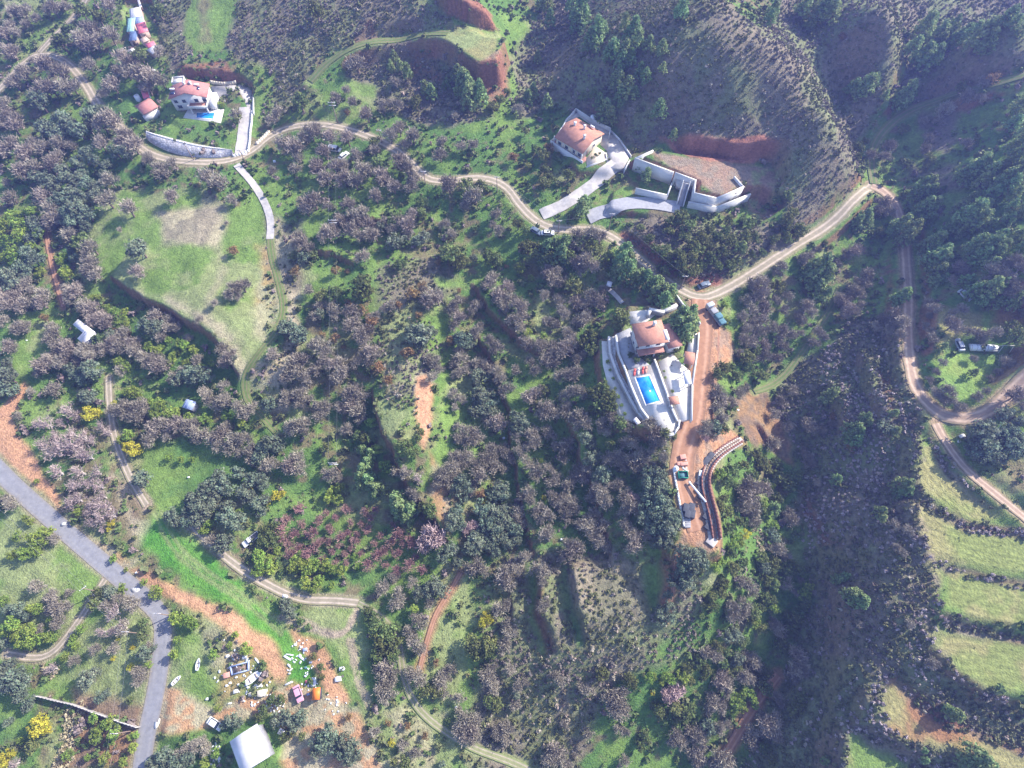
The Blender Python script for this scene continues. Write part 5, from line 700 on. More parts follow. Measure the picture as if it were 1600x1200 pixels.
def stonem():
    k = N('white_block_stone'); tc = k.n('ShaderNodeTexCoord'); v = k.n('ShaderNodeTexVoronoi', feature='DISTANCE_TO_EDGE'); v.inputs['Scale'].default_value = 1.1; k.l(tc.outputs['Object'], v.inputs['Vector'])
    v2 = k.n('ShaderNodeTexVoronoi'); v2.inputs['Scale'].default_value = 1.1; k.l(tc.outputs['Object'], v2.inputs['Vector']); c = k.mix(k.rng(v.outputs['Distance'], 0, 1, .02, .12), (.40, .37, .36), (.58, .56, .56)); sx = k.n('ShaderNodeSeparateColor'); k.l(v2.outputs['Color'], sx.inputs[0])
    c = k.mul(c, k.rng(sx.outputs[0], .75, 1.15, 0, 1)); k.l(c, k.b.inputs['Base Color']); k.bump(v.outputs['Distance'], .8, .2); return k.m
M['stone'] = stonem()
def poolm():
    k = N('pool_water'); c = k.mix(k.rng(k.noise(.22, 3), 0, 1, .4, .6), (.01, .17, .60), (.04, .40, .78)); k.l(c, k.b.inputs['Base Color']); k.b.inputs['Roughness'].default_value = .06; k.b.inputs['Specular IOR Level'].default_value = .5; k.bump(k.noise(2.5, 2), .08, .05); return k.m
M['pool'] = poolm()
class Box:                              # oriented rectangle from four photo corners at height z
    def __init__(s, px, z):
        P_ = flat(px, z) if isinstance(px, str) else px; s.c = P_.mean(0); e1 = (P_[1] - P_[0] + P_[2] - P_[3]) / 2; e2 = (P_[3] - P_[0] + P_[2] - P_[1]) / 2
        s.L = np.hypot(*e1); s.ex = e1 / s.L; s.ey = np.array([-s.ex[1], s.ex[0]]); s.sg = 1 if e2 @ s.ey > 0 else -1; s.W = abs(e2 @ s.ey)
    def at(s, u, v): return s.c + s.ex * u + s.ey * v
def window(rt, p, n, w, z0, h, mat='glass'):
    n = UV(n); t = np.array([-n[1], n[0]]); p = np.asarray(p)
    f = MB(); 
    for a in (-1, 1): f.box(p + t * a * (w / 2 + .05) + n * .04, t, .1, .12, z0, z0 + h)
    f.box(p + n * .04, t, w + .2, .12, z0 - .1, z0); f.box(p + n * .04, t, w + .2, .12, z0 + h, z0 + h + .1); o = f.build('window', M['white'], rt)
    MB().box(p + n * .015, t, w, .05, z0 + .002, z0 + h - .002).build('pane', M['glass'], o)
def door(rt, p, n, w, z0, h=2.1):
    n = UV(n); t = np.array([-n[1], n[0]]); o = MB().box(np.asarray(p) + n * .03, t, w, .08, z0, z0 + h).build('door', M['wood'], rt); MB().box(np.asarray(p) + n * .1 + t * w * .35, t, .12, .06, z0 + 1, z0 + 1.1).build('handle', M['dark'], o)
def gable_block(rt, b, zb, H_, rise, wallm, roofm, inset=.5, axis='x', deep=1.5, roofname='roof'):
    ex, L, Wd = (b.ex, b.L, b.W) if axis == 'x' else (b.ey, b.W, b.L); w = Wd / 2 - inset; k = rise * (w / (Wd / 2))
    MB().extr(b.c, ex, [(-w, -deep), (w, -deep), (w, H_ - .02), (0, H_ + k - .06), (-w, H_ - .02)], L - 2 * inset, zb).build('wall', M[wallm], rt); hw = Wd / 2
    return MB().extr(b.c, ex, [(-hw, H_ - .1), (-hw, H_ + .16), (0, H_ + rise + .16), (hw, H_ + .16), (hw, H_ - .1), (0, H_ + rise - .02)][::-1], L, zb).build(roofname, M[roofm], rt)
def hip(rt, b, z, rise, roofm, ridge=.35, name='roof', apex=(0, 0)):
    m = MB(); hl, hw = b.L / 2, b.W / 2; r = (max(b.L, b.W) - min(b.L, b.W)) / 2 + ridge; rx = r if b.L >= b.W else .01; ry = r if b.W > b.L else .01
    P_ = [b.at(a * hl, c * hw) for a, c in ((-1, -1), (1, -1), (1, 1), (-1, 1))]; n = 0; m.v += [(p[0], p[1], z - .15) for p in P_] + [(p[0], p[1], z + .12) for p in P_]
    q = [b.at(apex[0] - rx, apex[1] - ry), b.at(apex[0] + rx, apex[1] + ry)]; m.v += [(p[0], p[1], z + .12 + rise) for p in q]
    m.f += [(3, 2, 1, 0)] + [(i, (i + 1) % 4, 4 + (i + 1) % 4, 4 + i) for i in range(4)]
    m.f += [(4, 5, 9, 8), (5, 6, 9), (6, 7, 8, 9), (7, 4, 8)] if b.L >= b.W else [(4, 5, 8), (5, 6, 9, 8), (6, 7, 9), (7, 4, 8, 9)]
    return m.build(name, M[roofm], rt)
def chimney(rt, p, z, h=1.3, tank=True):
    o = MB().box(p, (1, 0), .7, .7, z - .6, z + h).build('chimney', M['white'], rt); MB().box(p, (1, 0), .95, .95, z + h + .002, z + h + .2).build('cap', M['white'], o)
def heater(rt, p, ex, z):
    ex = UV(ex); o = MB().tube((*(np.asarray(p) - ex * .8), z + .7), (*(np.asarray(p) + ex * .8), z + .7), .32).build('solar_heater', M['pvc'], rt); ey = np.array([ex[1], -ex[0]]); MB().prism([np.asarray(p) + ex * a * .9 + ey * b for a, b in ((-1, .3), (1, .3), (1, 2.0), (-1, 2.0))], z - .1, z + .12).build('panel', M['solar'], o)
def wallrun(name, px, zt, zb, t, mat, label, cat='wall', group=None, closed=False, W_=None, cap=True, rt=None):
    P_ = flat(px, zt) if W_ is None else W_; r = rt or root(name, (*P_[0], zb), label, cat, group); m = MB(); c = MB()
    Q = list(P_) + ([P_[0]] if closed else [])
    for i, (a, b) in enumerate(zip(Q[:-1], Q[1:])):
        e = b - a; L = np.hypot(*e); off = .004 * (i % 2); m.box((a + b) / 2, e, L + t * .9, t + off, zb, zt - .12 + off * 2)
        c.box((a + b) / 2, e, L + t * 1.1, t + .12 + off, zt - .115 + off * 2, zt + off * 2)
    m.build('wall_face' if rt is None else 'parapet', M[mat], r)
    if cap: c.build('coping', M['white'], r)
    return r
def slab(name, px, z, mat, label=None, cat=None, th=.5, rt=None, kind=None):
    P_ = flat(px, z); 
    if rt is not None: return MB().prism(P_, z - th, z).build(name, M[mat], rt)
    o = link(name, mesh(name, np.array(MB().prism(P_ - P_.mean(0), z - th, z).v), MB().prism(P_ - P_.mean(0), 0, 1).f, [M[mat]]), None, (*P_.mean(0), 0)); return tag(o, label, cat, None, kind)
def shed(name, px, base, h, mat, label, cat='shed', slope=.25, wall='grey', group=None, lean=0):
    z = base + h; b = Box(px, z); r = root(name, (*b.c, base), label, cat, group); MB().box(b.c, b.ex, b.L - .4, b.W - .4, base - 1, z - slope - .05).build('wall', M[wall], r)
    hl, hw = b.L / 2, b.W / 2; P_ = [b.at(a * hl, c * hw) for a, c in ((-1, -1), (1, -1), (1, 1), (-1, 1))]; m = MB().prism(P_, [z - slope, z - slope, z, z], [z - slope + .1, z - slope + .1, z + .1, z + .1]); m.build('roof', M[mat], r)
    rb = MB(); n = max(3, int(b.L / 1.2))
    for i in range(n): u = -hl + (i + .5) * b.L / n; a = b.at(u, -hw + .03); c = b.at(u, hw - .03); rb.tube((*a, z - slope + .115), (*c, z + .115), .045, k=4)
    rb.build('roof_rib', M[mat], r); door(r, b.at(0, -(hw - .2)), -b.ey, 1.0, base + .02, min(2.0, h - .6)); return r
G1 = lambda px, py: float(W1(px, py)[2])
zV = PADW[5][1]; zH1 = PADW[0][1]; zH2 = PADW[2][1]; zU = PADW[3][1]; zL = PADW[4][1]
# ---------------------------------------------------------------- villa with the blue pool
b = Box('998 541 1043 535 1035 499 986 507', zV + 6); r = root('villa', (*b.c, zV), 'two-storey white villa with salmon hip roof above the big blue pool', 'villa')
MB().box(b.c, b.ex, b.L - 1.1, b.W - 1.1, zV - 1.5, zV + 5.95).build('wall', M['white'], r); hip(r, b, zV + 6, 1.9, 'tile')
for u in (-4.2, -1.2, 1.8, 4.4): window(r, b.at(u, -(b.W / 2 - .55)), -b.ey, 1.1, zV + 4.1, 1.2)
for v in (-3, 0, 3): window(r, b.at(-(b.L / 2 - .55), v), -b.ex, 1.0, zV + 4.0, 1.2); window(r, b.at(-(b.L / 2 - .55), v), -b.ex, 1.0, zV + 1.0, 1.2)
door(r, b.at(.5, -(b.W / 2 - .55)), -b.ey, 1.2, zV + .02)
p_ = Box('996 556 1037 549 1036 538.5 996 545', zV + 2.9); MB().box(p_.c, p_.ex, p_.L, p_.W + .4, zV + 2.8, zV + 3.05).build('porch_roof', M['tiled'], r)
pc = MB()
for u in (-.46, -.15, .15, .46): q = p_.at(u * p_.L, -p_.W / 2 + .3); MB().box(q, p_.ex, .3, .3, zV, zV + 2.797).build('porch_column', M['white'], r)
w_ = Box('1040 547 1066 539 1051 505 1034 507', zV + 3.6); MB().box(w_.c, w_.ex, w_.L - .8, w_.W - .8, zV - 1, zV + 3.5).build('wing_wall', M['white'], r); hip(r, w_, zV + 3.6, 1.0, 'tiled', name='wing_roof')
chimney(r, b.at(1.2, 1.5), zV + 7.6); MB().box(b.at(b.L / 2 - .2, -1.5), b.ey, 3.2, 1.2, zV + 3, zV + 6.6).build('stair_tower', M['white'], r)
# terraces: retaining deck, pool, courts
slab('stone_path', '940 533 951 533 952 561 962.5 589.5 980 624 1001.5 656.6 995 659 969 659 960 635 949.5 600 942 570', PADW[6][1] + .15, 'pave', 'long pale paved lower terrace left of the villa pool', 'terrace', 1.6)
slab('terrace', '953 527 962 525 967 553 978 579 986 602 1001 637 1016 659 1010 660 997 644 980 613 965 583 954.5 553', zV - 1.6, 'stone', 'curved stone-paved middle terrace left of the villa pool', 'terrace', 3)
slab('pool_deck', '981 578.6 1016.7 570 1023 561 1044.8 619.8 1060 656.6 1055.7 674 1034 677 1016.7 654.5 1001.5 635 981 589.5', zV + .14, 'pave', 'bright pale deck around the big blue pool', 'pool deck', 2.2)
slab('courtyard', '1028.6 565.6 1051 552.6 1066.5 570 1079.5 580.8 1079.5 654.5 1068.6 656.6 1062 656 1045.6 619.8', zV + .1, 'pave', 'pale paved courtyard between the villa pool and the dirt track', 'courtyard', 1.4)
slab('terrace', '980 487 1012 484 1030 487 1010 503 985 508', zV + .10, 'pave', 'pale paved terrace behind the villa', 'terrace', 1.0); slab('terrace', '962 522 985 512 996 540 997 556 1015 570 982 578 970 555', zV + .09, 'grey', 'grey paved terrace at the left side of the villa', 'terrace', 1.2)
slab('driveway', '1079.5 518 1091 522 1088 551 1073 551', zV + .12, 'pave', 'short pale driveway beside the dirt track above the villa carport', 'driveway', .8)
r = root('swimming_pool', (*flat('1012 609', zV + .2)[0], zV), 'large bright blue swimming pool below the villa', 'swimming pool'); P_ = flat('992 590.5 1014.5 586 1032 627 1008.5 633', zV + .2)
MB().prism(P_, zV + .12, zV + .17).build('water', M['pool'], r); rm = MB()
for i in range(4): a, c = P_[i], P_[(i + 1) % 4]; rm.box((a + c) / 2, c - a, np.hypot(*(c - a)) + .38, .4 + .004 * (i % 2), zV + .05, zV + .24 + .005 * (i % 2))
rm.build('rim', M['white'], r)
wallrun('terrace_wall', '951.7 526.7 953.8 552.7 964.7 583 979.8 613.3 997 643.6 1010 658.8', zV - 1.2, Z(26, 590), .6, 'conc', 'outer curved stone terrace wall left of the villa pool')
wallrun('terrace_wall', '962.5 524.5 967 552.7 977.7 578.7 986 602 1001 637 1018 660', zV + .35, Z(30, 590), .5, 'conc', 'inner curved stone terrace wall left of the villa pool')
wallrun('divider_wall', '1023 562 1030 580 1042.6 616 1051 640 1058 656', zV + 1.0, zV - 1, .5, 'conc', 'straight pale wall between the pool deck and the courtyard')
wallrun('boundary_wall', '1092 520 1090 548 1082 600 1081 656', zV + 1.0, zV - 1, .3, 'white', 'white boundary wall between villa courtyard and dirt track'); wallrun('boundary_wall', '1062 657 1060 668 1054 677 1036 679', zV + .9, zV - 2.5, .35, 'white', 'low white wall round the lower tip of the pool deck')
wallrun('stair_wall', '1013.4 490 1016.7 483 1036 486.6 1056 476.8', zV + 2.0, zV - 1, .9, 'grey', 'zigzag grey stair wall behind the villa')
wallrun('boundary_wall', '1058 462 1068 476 1086 488 1094 505', zV + 1.2, zV - 1, .35, 'conc', 'pale wall beside the junction above the round tree')
def gable_canopy(name, px, base, h, mat, label, cat, rise=.7):
    b = Box(px, base + h); r = root(name, (*b.c, base), label, cat); hw = b.W / 2
    MB().extr(b.c, b.ex, [(-hw, -.08), (-hw, .08), (0, rise), (hw, .08), (hw, -.08), (0, rise - .16)][::-1], b.L, base + h).build('roof', M[mat], r)
    for u in (-1, 1):
        for v in (-1, 1): MB().box(b.at(u * (b.L / 2 - .3), v * (hw - .3)), b.ex, .22, .22, base - .3, base + h + .02).build('post', M['white'], r)
gable_canopy('carport', '1067 567 1083 570.5 1087 551.6 1071 549', zV, 2.7, 'tile', 'small carport with salmon tiled roof beside the dirt track', 'carport'); gable_canopy('pergola', '1046 633 1061 631 1060 618.7 1045 619.8', zV, 2.4, 'tile', 'small salmon-roofed pergola at the lower courtyard', 'pergola', .5)
gable_canopy('white_canopy', '1068.6 600 1079.5 600 1079.5 581 1068.6 581', zV, 2.5, 'metal', 'flat white canopy at the right edge of the courtyard', 'canopy', .12)
def lounger(px, py, z, d, m, label):
    c = flat(f'{px} {py}', z)[0]; r = root('sun_lounger', (*c, z), label, 'sun lounger', 'sun loungers by the villa pool'); d = UV(d); MB().box(c, d, 1.9, .65, z + .28, z + .36).build('seat', M[m], r); q = c + d * .75
    MB().prism([q + d * a + np.array([-d[1], d[0]]) * s_ for a, s_ in ((-.4, -.32), (.3, -.32), (.3, .32), (-.4, .32))], z + .38, [z + .42, z + .85, z + .85, z + .42]).build('backrest', M[m], r)
    for a in (-.8, .8):
        for s_ in (-.25, .25): MB().box(c + d * a + np.array([-d[1], d[0]]) * s_, d, .06, .06, z, z + .279).build('leg', M['white'], r)
lounger(991, 583, zV + .15, (0.2, 1), 'cloth', 'red sun lounger at the left above the villa pool'); lounger(997, 581.5, zV + .15, (.2, 1), 'white', 'white sun lounger in the middle above the villa pool'); lounger(1004, 580, zV + .15, (.2, 1), 'cloth', 'red sun lounger beside the white one at the pool'); lounger(1009, 579, zV + .15, (.2, 1), 'brick', 'salmon sun lounger at the right above the villa pool')
# ---------------------------------------------------------------- house with the small pool
b = Box('264 157 322 151 329 132.5 267 133', zH1 + 5.2); r = root('house', (*b.c, zH1), 'white house with dusky red gable roof above the small pool', 'house')
gable_block(r, b, zH1, 5.2, 2.2, 'white', 'tiler', axis='y'); fc = b.ey * -1 if b.ey[1] > 0 else b.ey; hw = b.W / 2 - .5
for u in (-5, -2, 2.5, 5.5): window(r, b.c + fc * hw + b.ex * u, fc, 1.3, zH1 + 3.2, 1.3)
for u in (-4.5, 4): window(r, b.c + fc * hw + b.ex * u, fc, 1.6, zH1 + .9, 1.4)
door(r, b.c + fc * hw, fc, 1.2, zH1 + .02); 
for u in (-1.0, 1.2): q = b.c + b.ex * u - fc * 1.5; chimney(r, q, zH1 + 7.0, .9)
heater(r, b.c + b.ex * 3.4 - fc * 1.2, b.ex, zH1 + 6.4); heater(r, b.c - b.ex * 5.5, b.ex, zH1 + 6.0)
t = Box('297 168.5 327 168.5 324 152 297 153', zH1 + 2.9); MB().box(t.c, t.ex, t.L, t.W, zH1 + 2.6, zH1 + 2.9).build('balcony', M['tiled'], r); 
for sx, sy in ((0, -1), (1, 0), (-1, 0)): q = t.at(sx * t.L / 2, sy * t.W / 2); MB().box(q, t.ex if sy else t.ey, (t.L if sy else t.W) - .01, .16, zH1 + 2.6, zH1 + 3.7 + .01 * abs(sx)).build('balustrade', M['white'], r)
for u in (-1, 1): MB().box(t.at(u * (t.L / 2 - .4), -t.W / 2 + .4), t.ex, .4, .4, zH1 - .5, zH1 + 2.598).build('column', M['white'], r)
an = Box('268 131 287 128 287 120.5 270 120.5', zH1 + 3.4); MB().box(an.c, an.ex, an.L, an.W, zH1 - .5, zH1 + 3.2).build('annex', M['white'], r); wallrun('x', None, zH1 + 3.9, zH1 + 3.19, .2, 'white', '', W_=np.array([an.at(a * an.L / 2 * .97, c * an.W / 2 * .95) for a, c in ((-1, -1), (1, -1), (1, 1), (-1, 1))]), closed=True, cap=False, rt=r)
dk = MB().box(b.at(b.L / 2 + .6, -1), b.ey, b.W * .8, 2.2, zH1 - 1, zH1 + 3.0).build('side_terrace', M['white'], r)
slab('pool_terrace', '294 170 350 170.6 345 192 286 184', zH1 + .1, 'pave', 'pale terrace with the small pool below the red-roofed house', 'terrace', 2.0)
r = root('swimming_pool', (*flat('320 181', zH1 + .2)[0], zH1), 'small rectangular blue pool below the dusky red-roofed house', 'swimming pool'); P_ = flat('307 175.6 336 175.6 333 186 306 184.5', zH1 + .15); MB().prism(P_, zH1 + .05, zH1 + .13).build('water', M['pool'], r); rm = MB()
for i in range(4): a, c = P_[i], P_[(i + 1) % 4]; rm.box((a + c) / 2, c - a, np.hypot(*(c - a)) + .33, .35 + .004 * (i % 2), zH1 + .02, zH1 + .2 + .005 * (i % 2))
rm.build('rim', M['white'], r)
slab('driveway', '330 135 375 132.5 385 134 394 143 393 172 373 172 372.5 160 367.5 146 356 159 332.5 156', zH1 + .08, 'conc', 'pale concrete forecourt beside the dusky red-roofed house', 'driveway', 1.2)
def cstrip(nm, px, w, label, cat, lift=.16, mat='conc', wob=.06): o = strip(nm, smooth(Wp(px), 2), w, M[mat], lift=lift, wob=wob, n=7); return tag(o, label, cat)
cstrip('concrete_ramp', '384 168 383 200 380 225 376 243', 4.6, 'pale concrete ramp down from the forecourt to the dirt road', 'ramp')
wallrun('boundary_wall', '396 142 395 175', zH1 + 1, zH1 - 1.5, .4, 'white', 'white wall along the right edge of the forecourt')
def drapewall(name, px, h, t, mat, label, cat='wall'):
    P_ = resample(Wp(px), 1.0); zz = hgt(P_[:, 0], P_[:, 1]); r = root(name, (*P_[0], zz[0]), label, cat); m = MB()
    for i in range(len(P_) - 1):
        a, c = P_[i], P_[i + 1]; e = UV(c - a); n_ = np.array([-e[1], e[0]]) * t / 2; m.prism([a - n_, c - n_, c + n_, a + n_], [zz[i] - 1, zz[i+1] - 1, zz[i+1] - 1, zz[i] - 1], [zz[i] + h, zz[i+1] + h, zz[i+1] + h, zz[i] + h])
    m.build('wall_face', M[mat], r); return r
drapewall('boundary_wall', '395 176 393 200 391 222 389 235', 1.0, .4, 'white', 'white wall along the concrete ramp above the dirt road'); drapewall('kerb_wall', '330 130 350 133 370 130', 1.2, .5, 'cream', 'cream wall behind the forecourt under the red bank'); drapewall('kerb_wall', '364 245 378 242 390 236', .8, .6, 'white', 'thick white kerb at the foot of the concrete ramp'); drapewall('kerb_wall', '401 226 412 216 421 206', .8, .8, 'cream', 'cream kerb right of the ramp beside the dirt road')
top = smooth(flat('228 206 240 211 265 218.5 299 227.5 327.5 232 362 235', zH1 - .6), 2); bz = [G1(x, y) for x, y in ((229, 216), (271, 240), (302, 247), (340, 249), (364, 243))]; bot = smooth(flat('229 217 240 227 271 240 302 247 340 249 364 243', float(np.mean(bz))), 2)
top = resample(top, 2.4); bot = resample(bot, 2.4); n_ = min(len(top), len(bot)); top = top[np.linspace(0, len(top) - 1, n_).astype(int)]; bot = bot[np.linspace(0, len(bot) - 1, n_).astype(int)]; zb_ = float(np.mean(bz)); r = root('stone_retaining_wall', (*bot[0], zb_), 'long curved white stone retaining wall below the small pool lawn', 'retaining wall'); steps = 1
V = []; top = resample(top, .8); bot = resample(bot, .8); n_ = 60; tt = np.linspace(0, 1, n_); ii = lambda A: np.c_[np.interp(tt, np.linspace(0, 1, len(A)), A[:, 0]), np.interp(tt, np.linspace(0, 1, len(A)), A[:, 1])]
top, bot = ii(top), ii(bot); m = MB()
for q in range(n_):
    o_ = (top[q] - bot[q]) * .25; m.v += [(*bot[q], zb_ - 1.5), (*bot[q], zb_ + .5), (*top[q], zH1 - .45), (*(top[q] + o_), zH1 - .45), (*(top[q] + o_), zb_ - 1.5)]
for q in range(n_ - 1):
    b0 = q * 5; m.f += [(b0 + k, b0 + 5 + k, b0 + 5 + (k + 1) % 5, b0 + (k + 1) % 5)[::-1] for k in range(5)]
m.f += [(0, 1, 2, 3, 4), tuple((n_ - 1) * 5 + k for k in (4, 3, 2, 1, 0))]; m.build('stone_face', M['stone'], r); cp = MB()
for q in range(0, n_ - 1): a, c = top[q], top[q + 1]; cp.prism([a, c, c + (top[q+1] - bot[q+1]) * .16, a + (top[q] - bot[q]) * .16], zH1 - .449, zH1 - .33)
cp.build('coping', M['white'], r)
# ---------------------------------------------------------------- house with chimneys
b = Box('868 216 915.5 243 939.5 207 905 183.5', zH2 + 3.4)
b = Box(flat('868 216 915.5 243 939.5 207 899 183', zH2 + 3.4), 0); r = root('house', (*b.c, zH2), 'cream house with salmon tiled roof and white chimneys above the ridge road', 'house'); gable_block(r, b, zH2, 3.4, 1.9, 'cream', 'tile', axis='x')
for u, v in ((-3.2, 1.2), (0.2, 2.2), (3.0, -1.6)): chimney(r, b.at(u, v), zH2 + 4.8, 1.4)
heater(r, b.at(1.5, b.W / 2 - 1), b.ex, zH2 + 3.9)
for u in (-4, -1, 2, 4.5): window(r, b.at(u, -(b.W / 2 - .5)), -b.ey, 1.3, zH2 + 1, 1.4)
window(r, b.at(b.L / 2 - .5, 1), b.ex, 1.2, zH2 + 1, 1.3); door(r, b.at(b.L / 2 - .5, -2.5), b.ex, 1.1, zH2 + .02)
bal = Box('860 222 912 257 918 246 869 216', zH2 + .05); MB().box(bal.c, bal.ex, bal.L, bal.W, zH2 - 4, zH2 + .06).build('balcony', M['tiled'], r); MB().box(bal.at(0, -bal.W / 2), bal.ex, bal.L, .2, zH2 - 4, zH2 + 1.0).build('balustrade', M['white'], r); MB().box(bal.at(-bal.L / 2 + .1, 0), bal.ey, bal.W - .3, .2, zH2 - 4, zH2 + 1.01).build('balustrade', M['cream'], r)
for u in (-.42, -.14, .14, .42): MB().box(bal.at(u * bal.L, -bal.W / 2 + .5), bal.ex, .3, .3, zH2 + .05, zH2 + 3.2).build('column', M['white'], r)
slab('front_terrace', '916 247 931 228 947 239 948 248 917 260', zH2 + .12, 'cream', 'cream terrace with planters in front of the chimney house', 'terrace', 3.5); wallrun('terrace_wall', '917 260 948 248 947 239', zH2 + .5, zH2 - 4, .3, 'white', 'white parapet round the cream terrace of the chimney house')
slab('back_yard', '900 169.5 924 185 954 200 952 209 941 207 905 182 886 193 878 200 884 186', zH2 + .12, 'conc', 'pale back yard slab behind the chimney house', 'yard', 1.0); wallrun('yard_wall', '868 214 878 199 886 186 900 169.5 924 185 954 200 952 211', zH2 + 1.6, zH2 - 1, .25, 'white', 'grey-white back wall behind the chimney house'); 
slab('driveway', '941 210 954 205 968 220 984 244 975 262 958 262 945 262 950 245 948 235 938 226', zH2 + .08, 'conc', 'lilac-grey forecourt right of the chimney house', 'driveway', 2.5); wallrun('yard_wall', '955 204 969 218 986 243', zH2 + .6, zH2 - 2, .3, 'white', 'white wall along the right edge of the forecourt'); wallrun('yard_wall', '984 250 976 264', zH2 + .4, zH2 - 2.5, .3, 'white', 'short white wall between the forecourt and the tall retaining walls')
cstrip('concrete_driveway', '962 256 945 272 925 290 900 308 875 324 846 336', 4.4, 'curving pale concrete driveway up to the chimney house', 'driveway', .2); c = flat('927 181', zH2 + 2)[0]; r = root('water_tank', (*c, zH2 - .5), 'white round water tank behind the chimney house', 'water tank'); MB().tube((*c, zH2 - .5), (*c, zH2 + 1.8), .95, k=16).build('barrel', M['pvc'], r); MB().tube((*c, zH2 + 1.802), (*c, zH2 + 1.95), .4, k=12).build('lid', M['white'], r)
# ---------------------------------------------------------------- white retaining walls with stair
wallrun('retaining_wall', '1020 235 993 247 1052 268.7', zU + .9, zL - 1, .4, 'white', 'long upper left white retaining wall beside the gravel platform', 'retaining wall'); wallrun('retaining_wall', '1056 269.5 1087 281 1084.6 301 1120.4 309.4 1161.8 291.5 1148 276', zU + .9, zL - .5, .4, 'white', 'angular upper right white retaining wall round the gravel platform', 'retaining wall')
wallrun('retaining_wall', '994.4 294 1043 304.5 1050 286', zL + 2.6, zL - 2.5, .35, 'white', 'lower left white retaining wall above the concrete slab', 'retaining wall'); wallrun('retaining_wall', '1077 315.5 1120.4 323.2 1172.4 303', zL + 2.6, zL - 3, .4, 'white', 'lower right white retaining wall pointing down the slope', 'retaining wall')
cstrip('concrete_driveway', '918 340 938 332 960 322 985 317 1020 318 1062 325', 5.0, 'grey concrete driveway below the lower left retaining wall', 'driveway', .25, 'grey')
a = flat('1072 286', zU)[0]; c = flat('1062 322', zL)[0]; r = root('outdoor_stair', (*c, zL), 'grey concrete stair between the white retaining walls', 'stair'); n_ = 20; m = MB(); d = UV(a - c)
for i in range(n_): q = c + (a - c) * (i + .5) / n_; m.box(q, d, np.hypot(*(a - c)) / n_ - .01, 1.8, zL - 2, zL + (zU - zL) * (i + 1) / n_)
m.build('step', M['grey'], r)
for s_ in (-1, 1):
    m = MB()
    for i in range(n_): q = c + (a - c) * (i + .5) / n_ + np.array([-d[1], d[0]]) * 1.1 * s_; m.box(q, d, np.hypot(*(a - c)) / n_ + .002, .3, zL - 2, zL + (zU - zL) * (i + 1) / n_ + 1.0)
    m.build('side_wall', M['white'], r)
slab('stair_landing', '1054 271 1076 279 1073 292 1058 288', zU - 1.2, 'conc', 'sunken concrete landing at the head of the outdoor stair', 'landing', 2)
# ---------------------------------------------------------------- farm sheds and shacks
zS = PADW[11][1]; zC = PADW[12][1]
SH = [('201 15 217.5 10.4 222.5 25 204 26.7', 2.8, 'metal', 'white-roofed shack at the top of the shack row'), ('209 28 223 25 225.5 33.5 211.7 36.7', 2.5, 'bluem', 'small blue-grey-roofed shack just above the pink roof'), ('196 29.6 209 28 212 47.5 201 48.7', 2.6, 'mint', 'mint-green-roofed shack left of the pink roof'), ('211 38.5 226.7 33.8 231 48 216 52', 3.0, 'pink', 'bright pink-red-roofed shack in the shack row'), ('201 49.5 212 48.5 217 61.7 202.5 63', 2.3, 'dkblue', 'dark blue-roofed shack below the mint roof'), ('218.8 61 229 56 232 62 222.5 67.5', 2.3, 'tan', 'tiny tan-roofed shack below the pink roof'), ('226.7 69 240 64 243.5 69 230 75', 2.4, 'pink', 'narrow red-edged roof strip low in the shack row'), ('230 76.5 244 70 249 76 237 86', 2.6, 'metal', 'lowest white-lilac-roofed shack of the shack row'), ('199 78 209 76 211.7 79 202.5 84', 2.2, 'metal', 'small separate white roof lower left of the shacks'), ('213 1 217 1 222.5 9 219 11', 2.0, 'metal', 'narrow white roof at the very top above the shacks')]
for px, h, mt, lb in SH: shed('shack', px, zS, h, mt, lb, 'shack', group='shacks in the row at top left', wall='tan')
b = Box('212 166 223 181 246 167 234 153', zC + 3); b = Box(flat('223 181 246 167 234 153 212 165', zC + 3), 0); r = root('cottage', (*b.c, zC), 'small cottage with salmon-red roof left of the lawn', 'cottage'); gable_block(r, b, zC, 3, 1.1, 'cream', 'tiler', inset=.4); window(r, b.at(1.5, -(b.W / 2 - .4)), -b.ey, 1, zC + 1, 1.1); door(r, b.at(-1.2, -(b.W / 2 - .4)), -b.ey, 1, zC + .02)
v = Box(flat('225 185 247 174 245.5 167.5 223.5 181', zC + 2.3), 0); MB().box(v.c, v.ex, v.L, v.W, zC - .5, zC + 2.3).build('veranda', M['white'], r); shed('shed', '217 140 226 137.5 236 150 226 153', zC, 2.4, 'pink', 'small shed with red and blue roof behind the cottage', wall='bluem'); c = flat('215 153', zC + 1)[0]; r = root('water_tank', (*c, zC), 'round white water tank at the upper left of the cottage', 'water tank'); MB().tube((*c, zC - .3), (*c, zC + 2), 1.0, k=16).build('barrel', M['pvc'], r); MB().tube((*c, zC + 2.002), (*c, zC + 2.15), .4, k=12).build('lid', M['white'], r)
zB = PADW[10][1]; P_ = flat('114 507.5 122.5 499 149 519 140 530 130 537.5 121 529 129.5 520', zB + 3.2); c = P_.mean(0); r = root('barn', (*c, zB), 'L-shaped farm shed with pale lilac-white roof among bare trees', 'shed'); Pi = c + (P_ - c) * .93; MB().prism(Pi, zB - 1, zB + 3.1).build('wall', M['grey'], r); MB().prism(P_, zB + 3.12, zB + 3.28).build('roof', M['metal'], r); door(r, (Pi[4] + Pi[5]) / 2, UV(np.array([-.7, -.7])), 1.6, zB + .02); rb = MB()
for k_ in range(7): a = P_[1] * (1 - k_ / 7) + P_[2] * k_ / 7; e = P_[0] * (1 - k_ / 7) + P_[6] * k_ / 7 if k_ < 4 else P_[5] * .5 + P_[4] * .5 + (a - P_[2]) * .3; rb.tube((*(a * .98 + e * .02), zB + 3.3), (*(e * .97 + a * .03), zB + 3.3), .06, k=4)
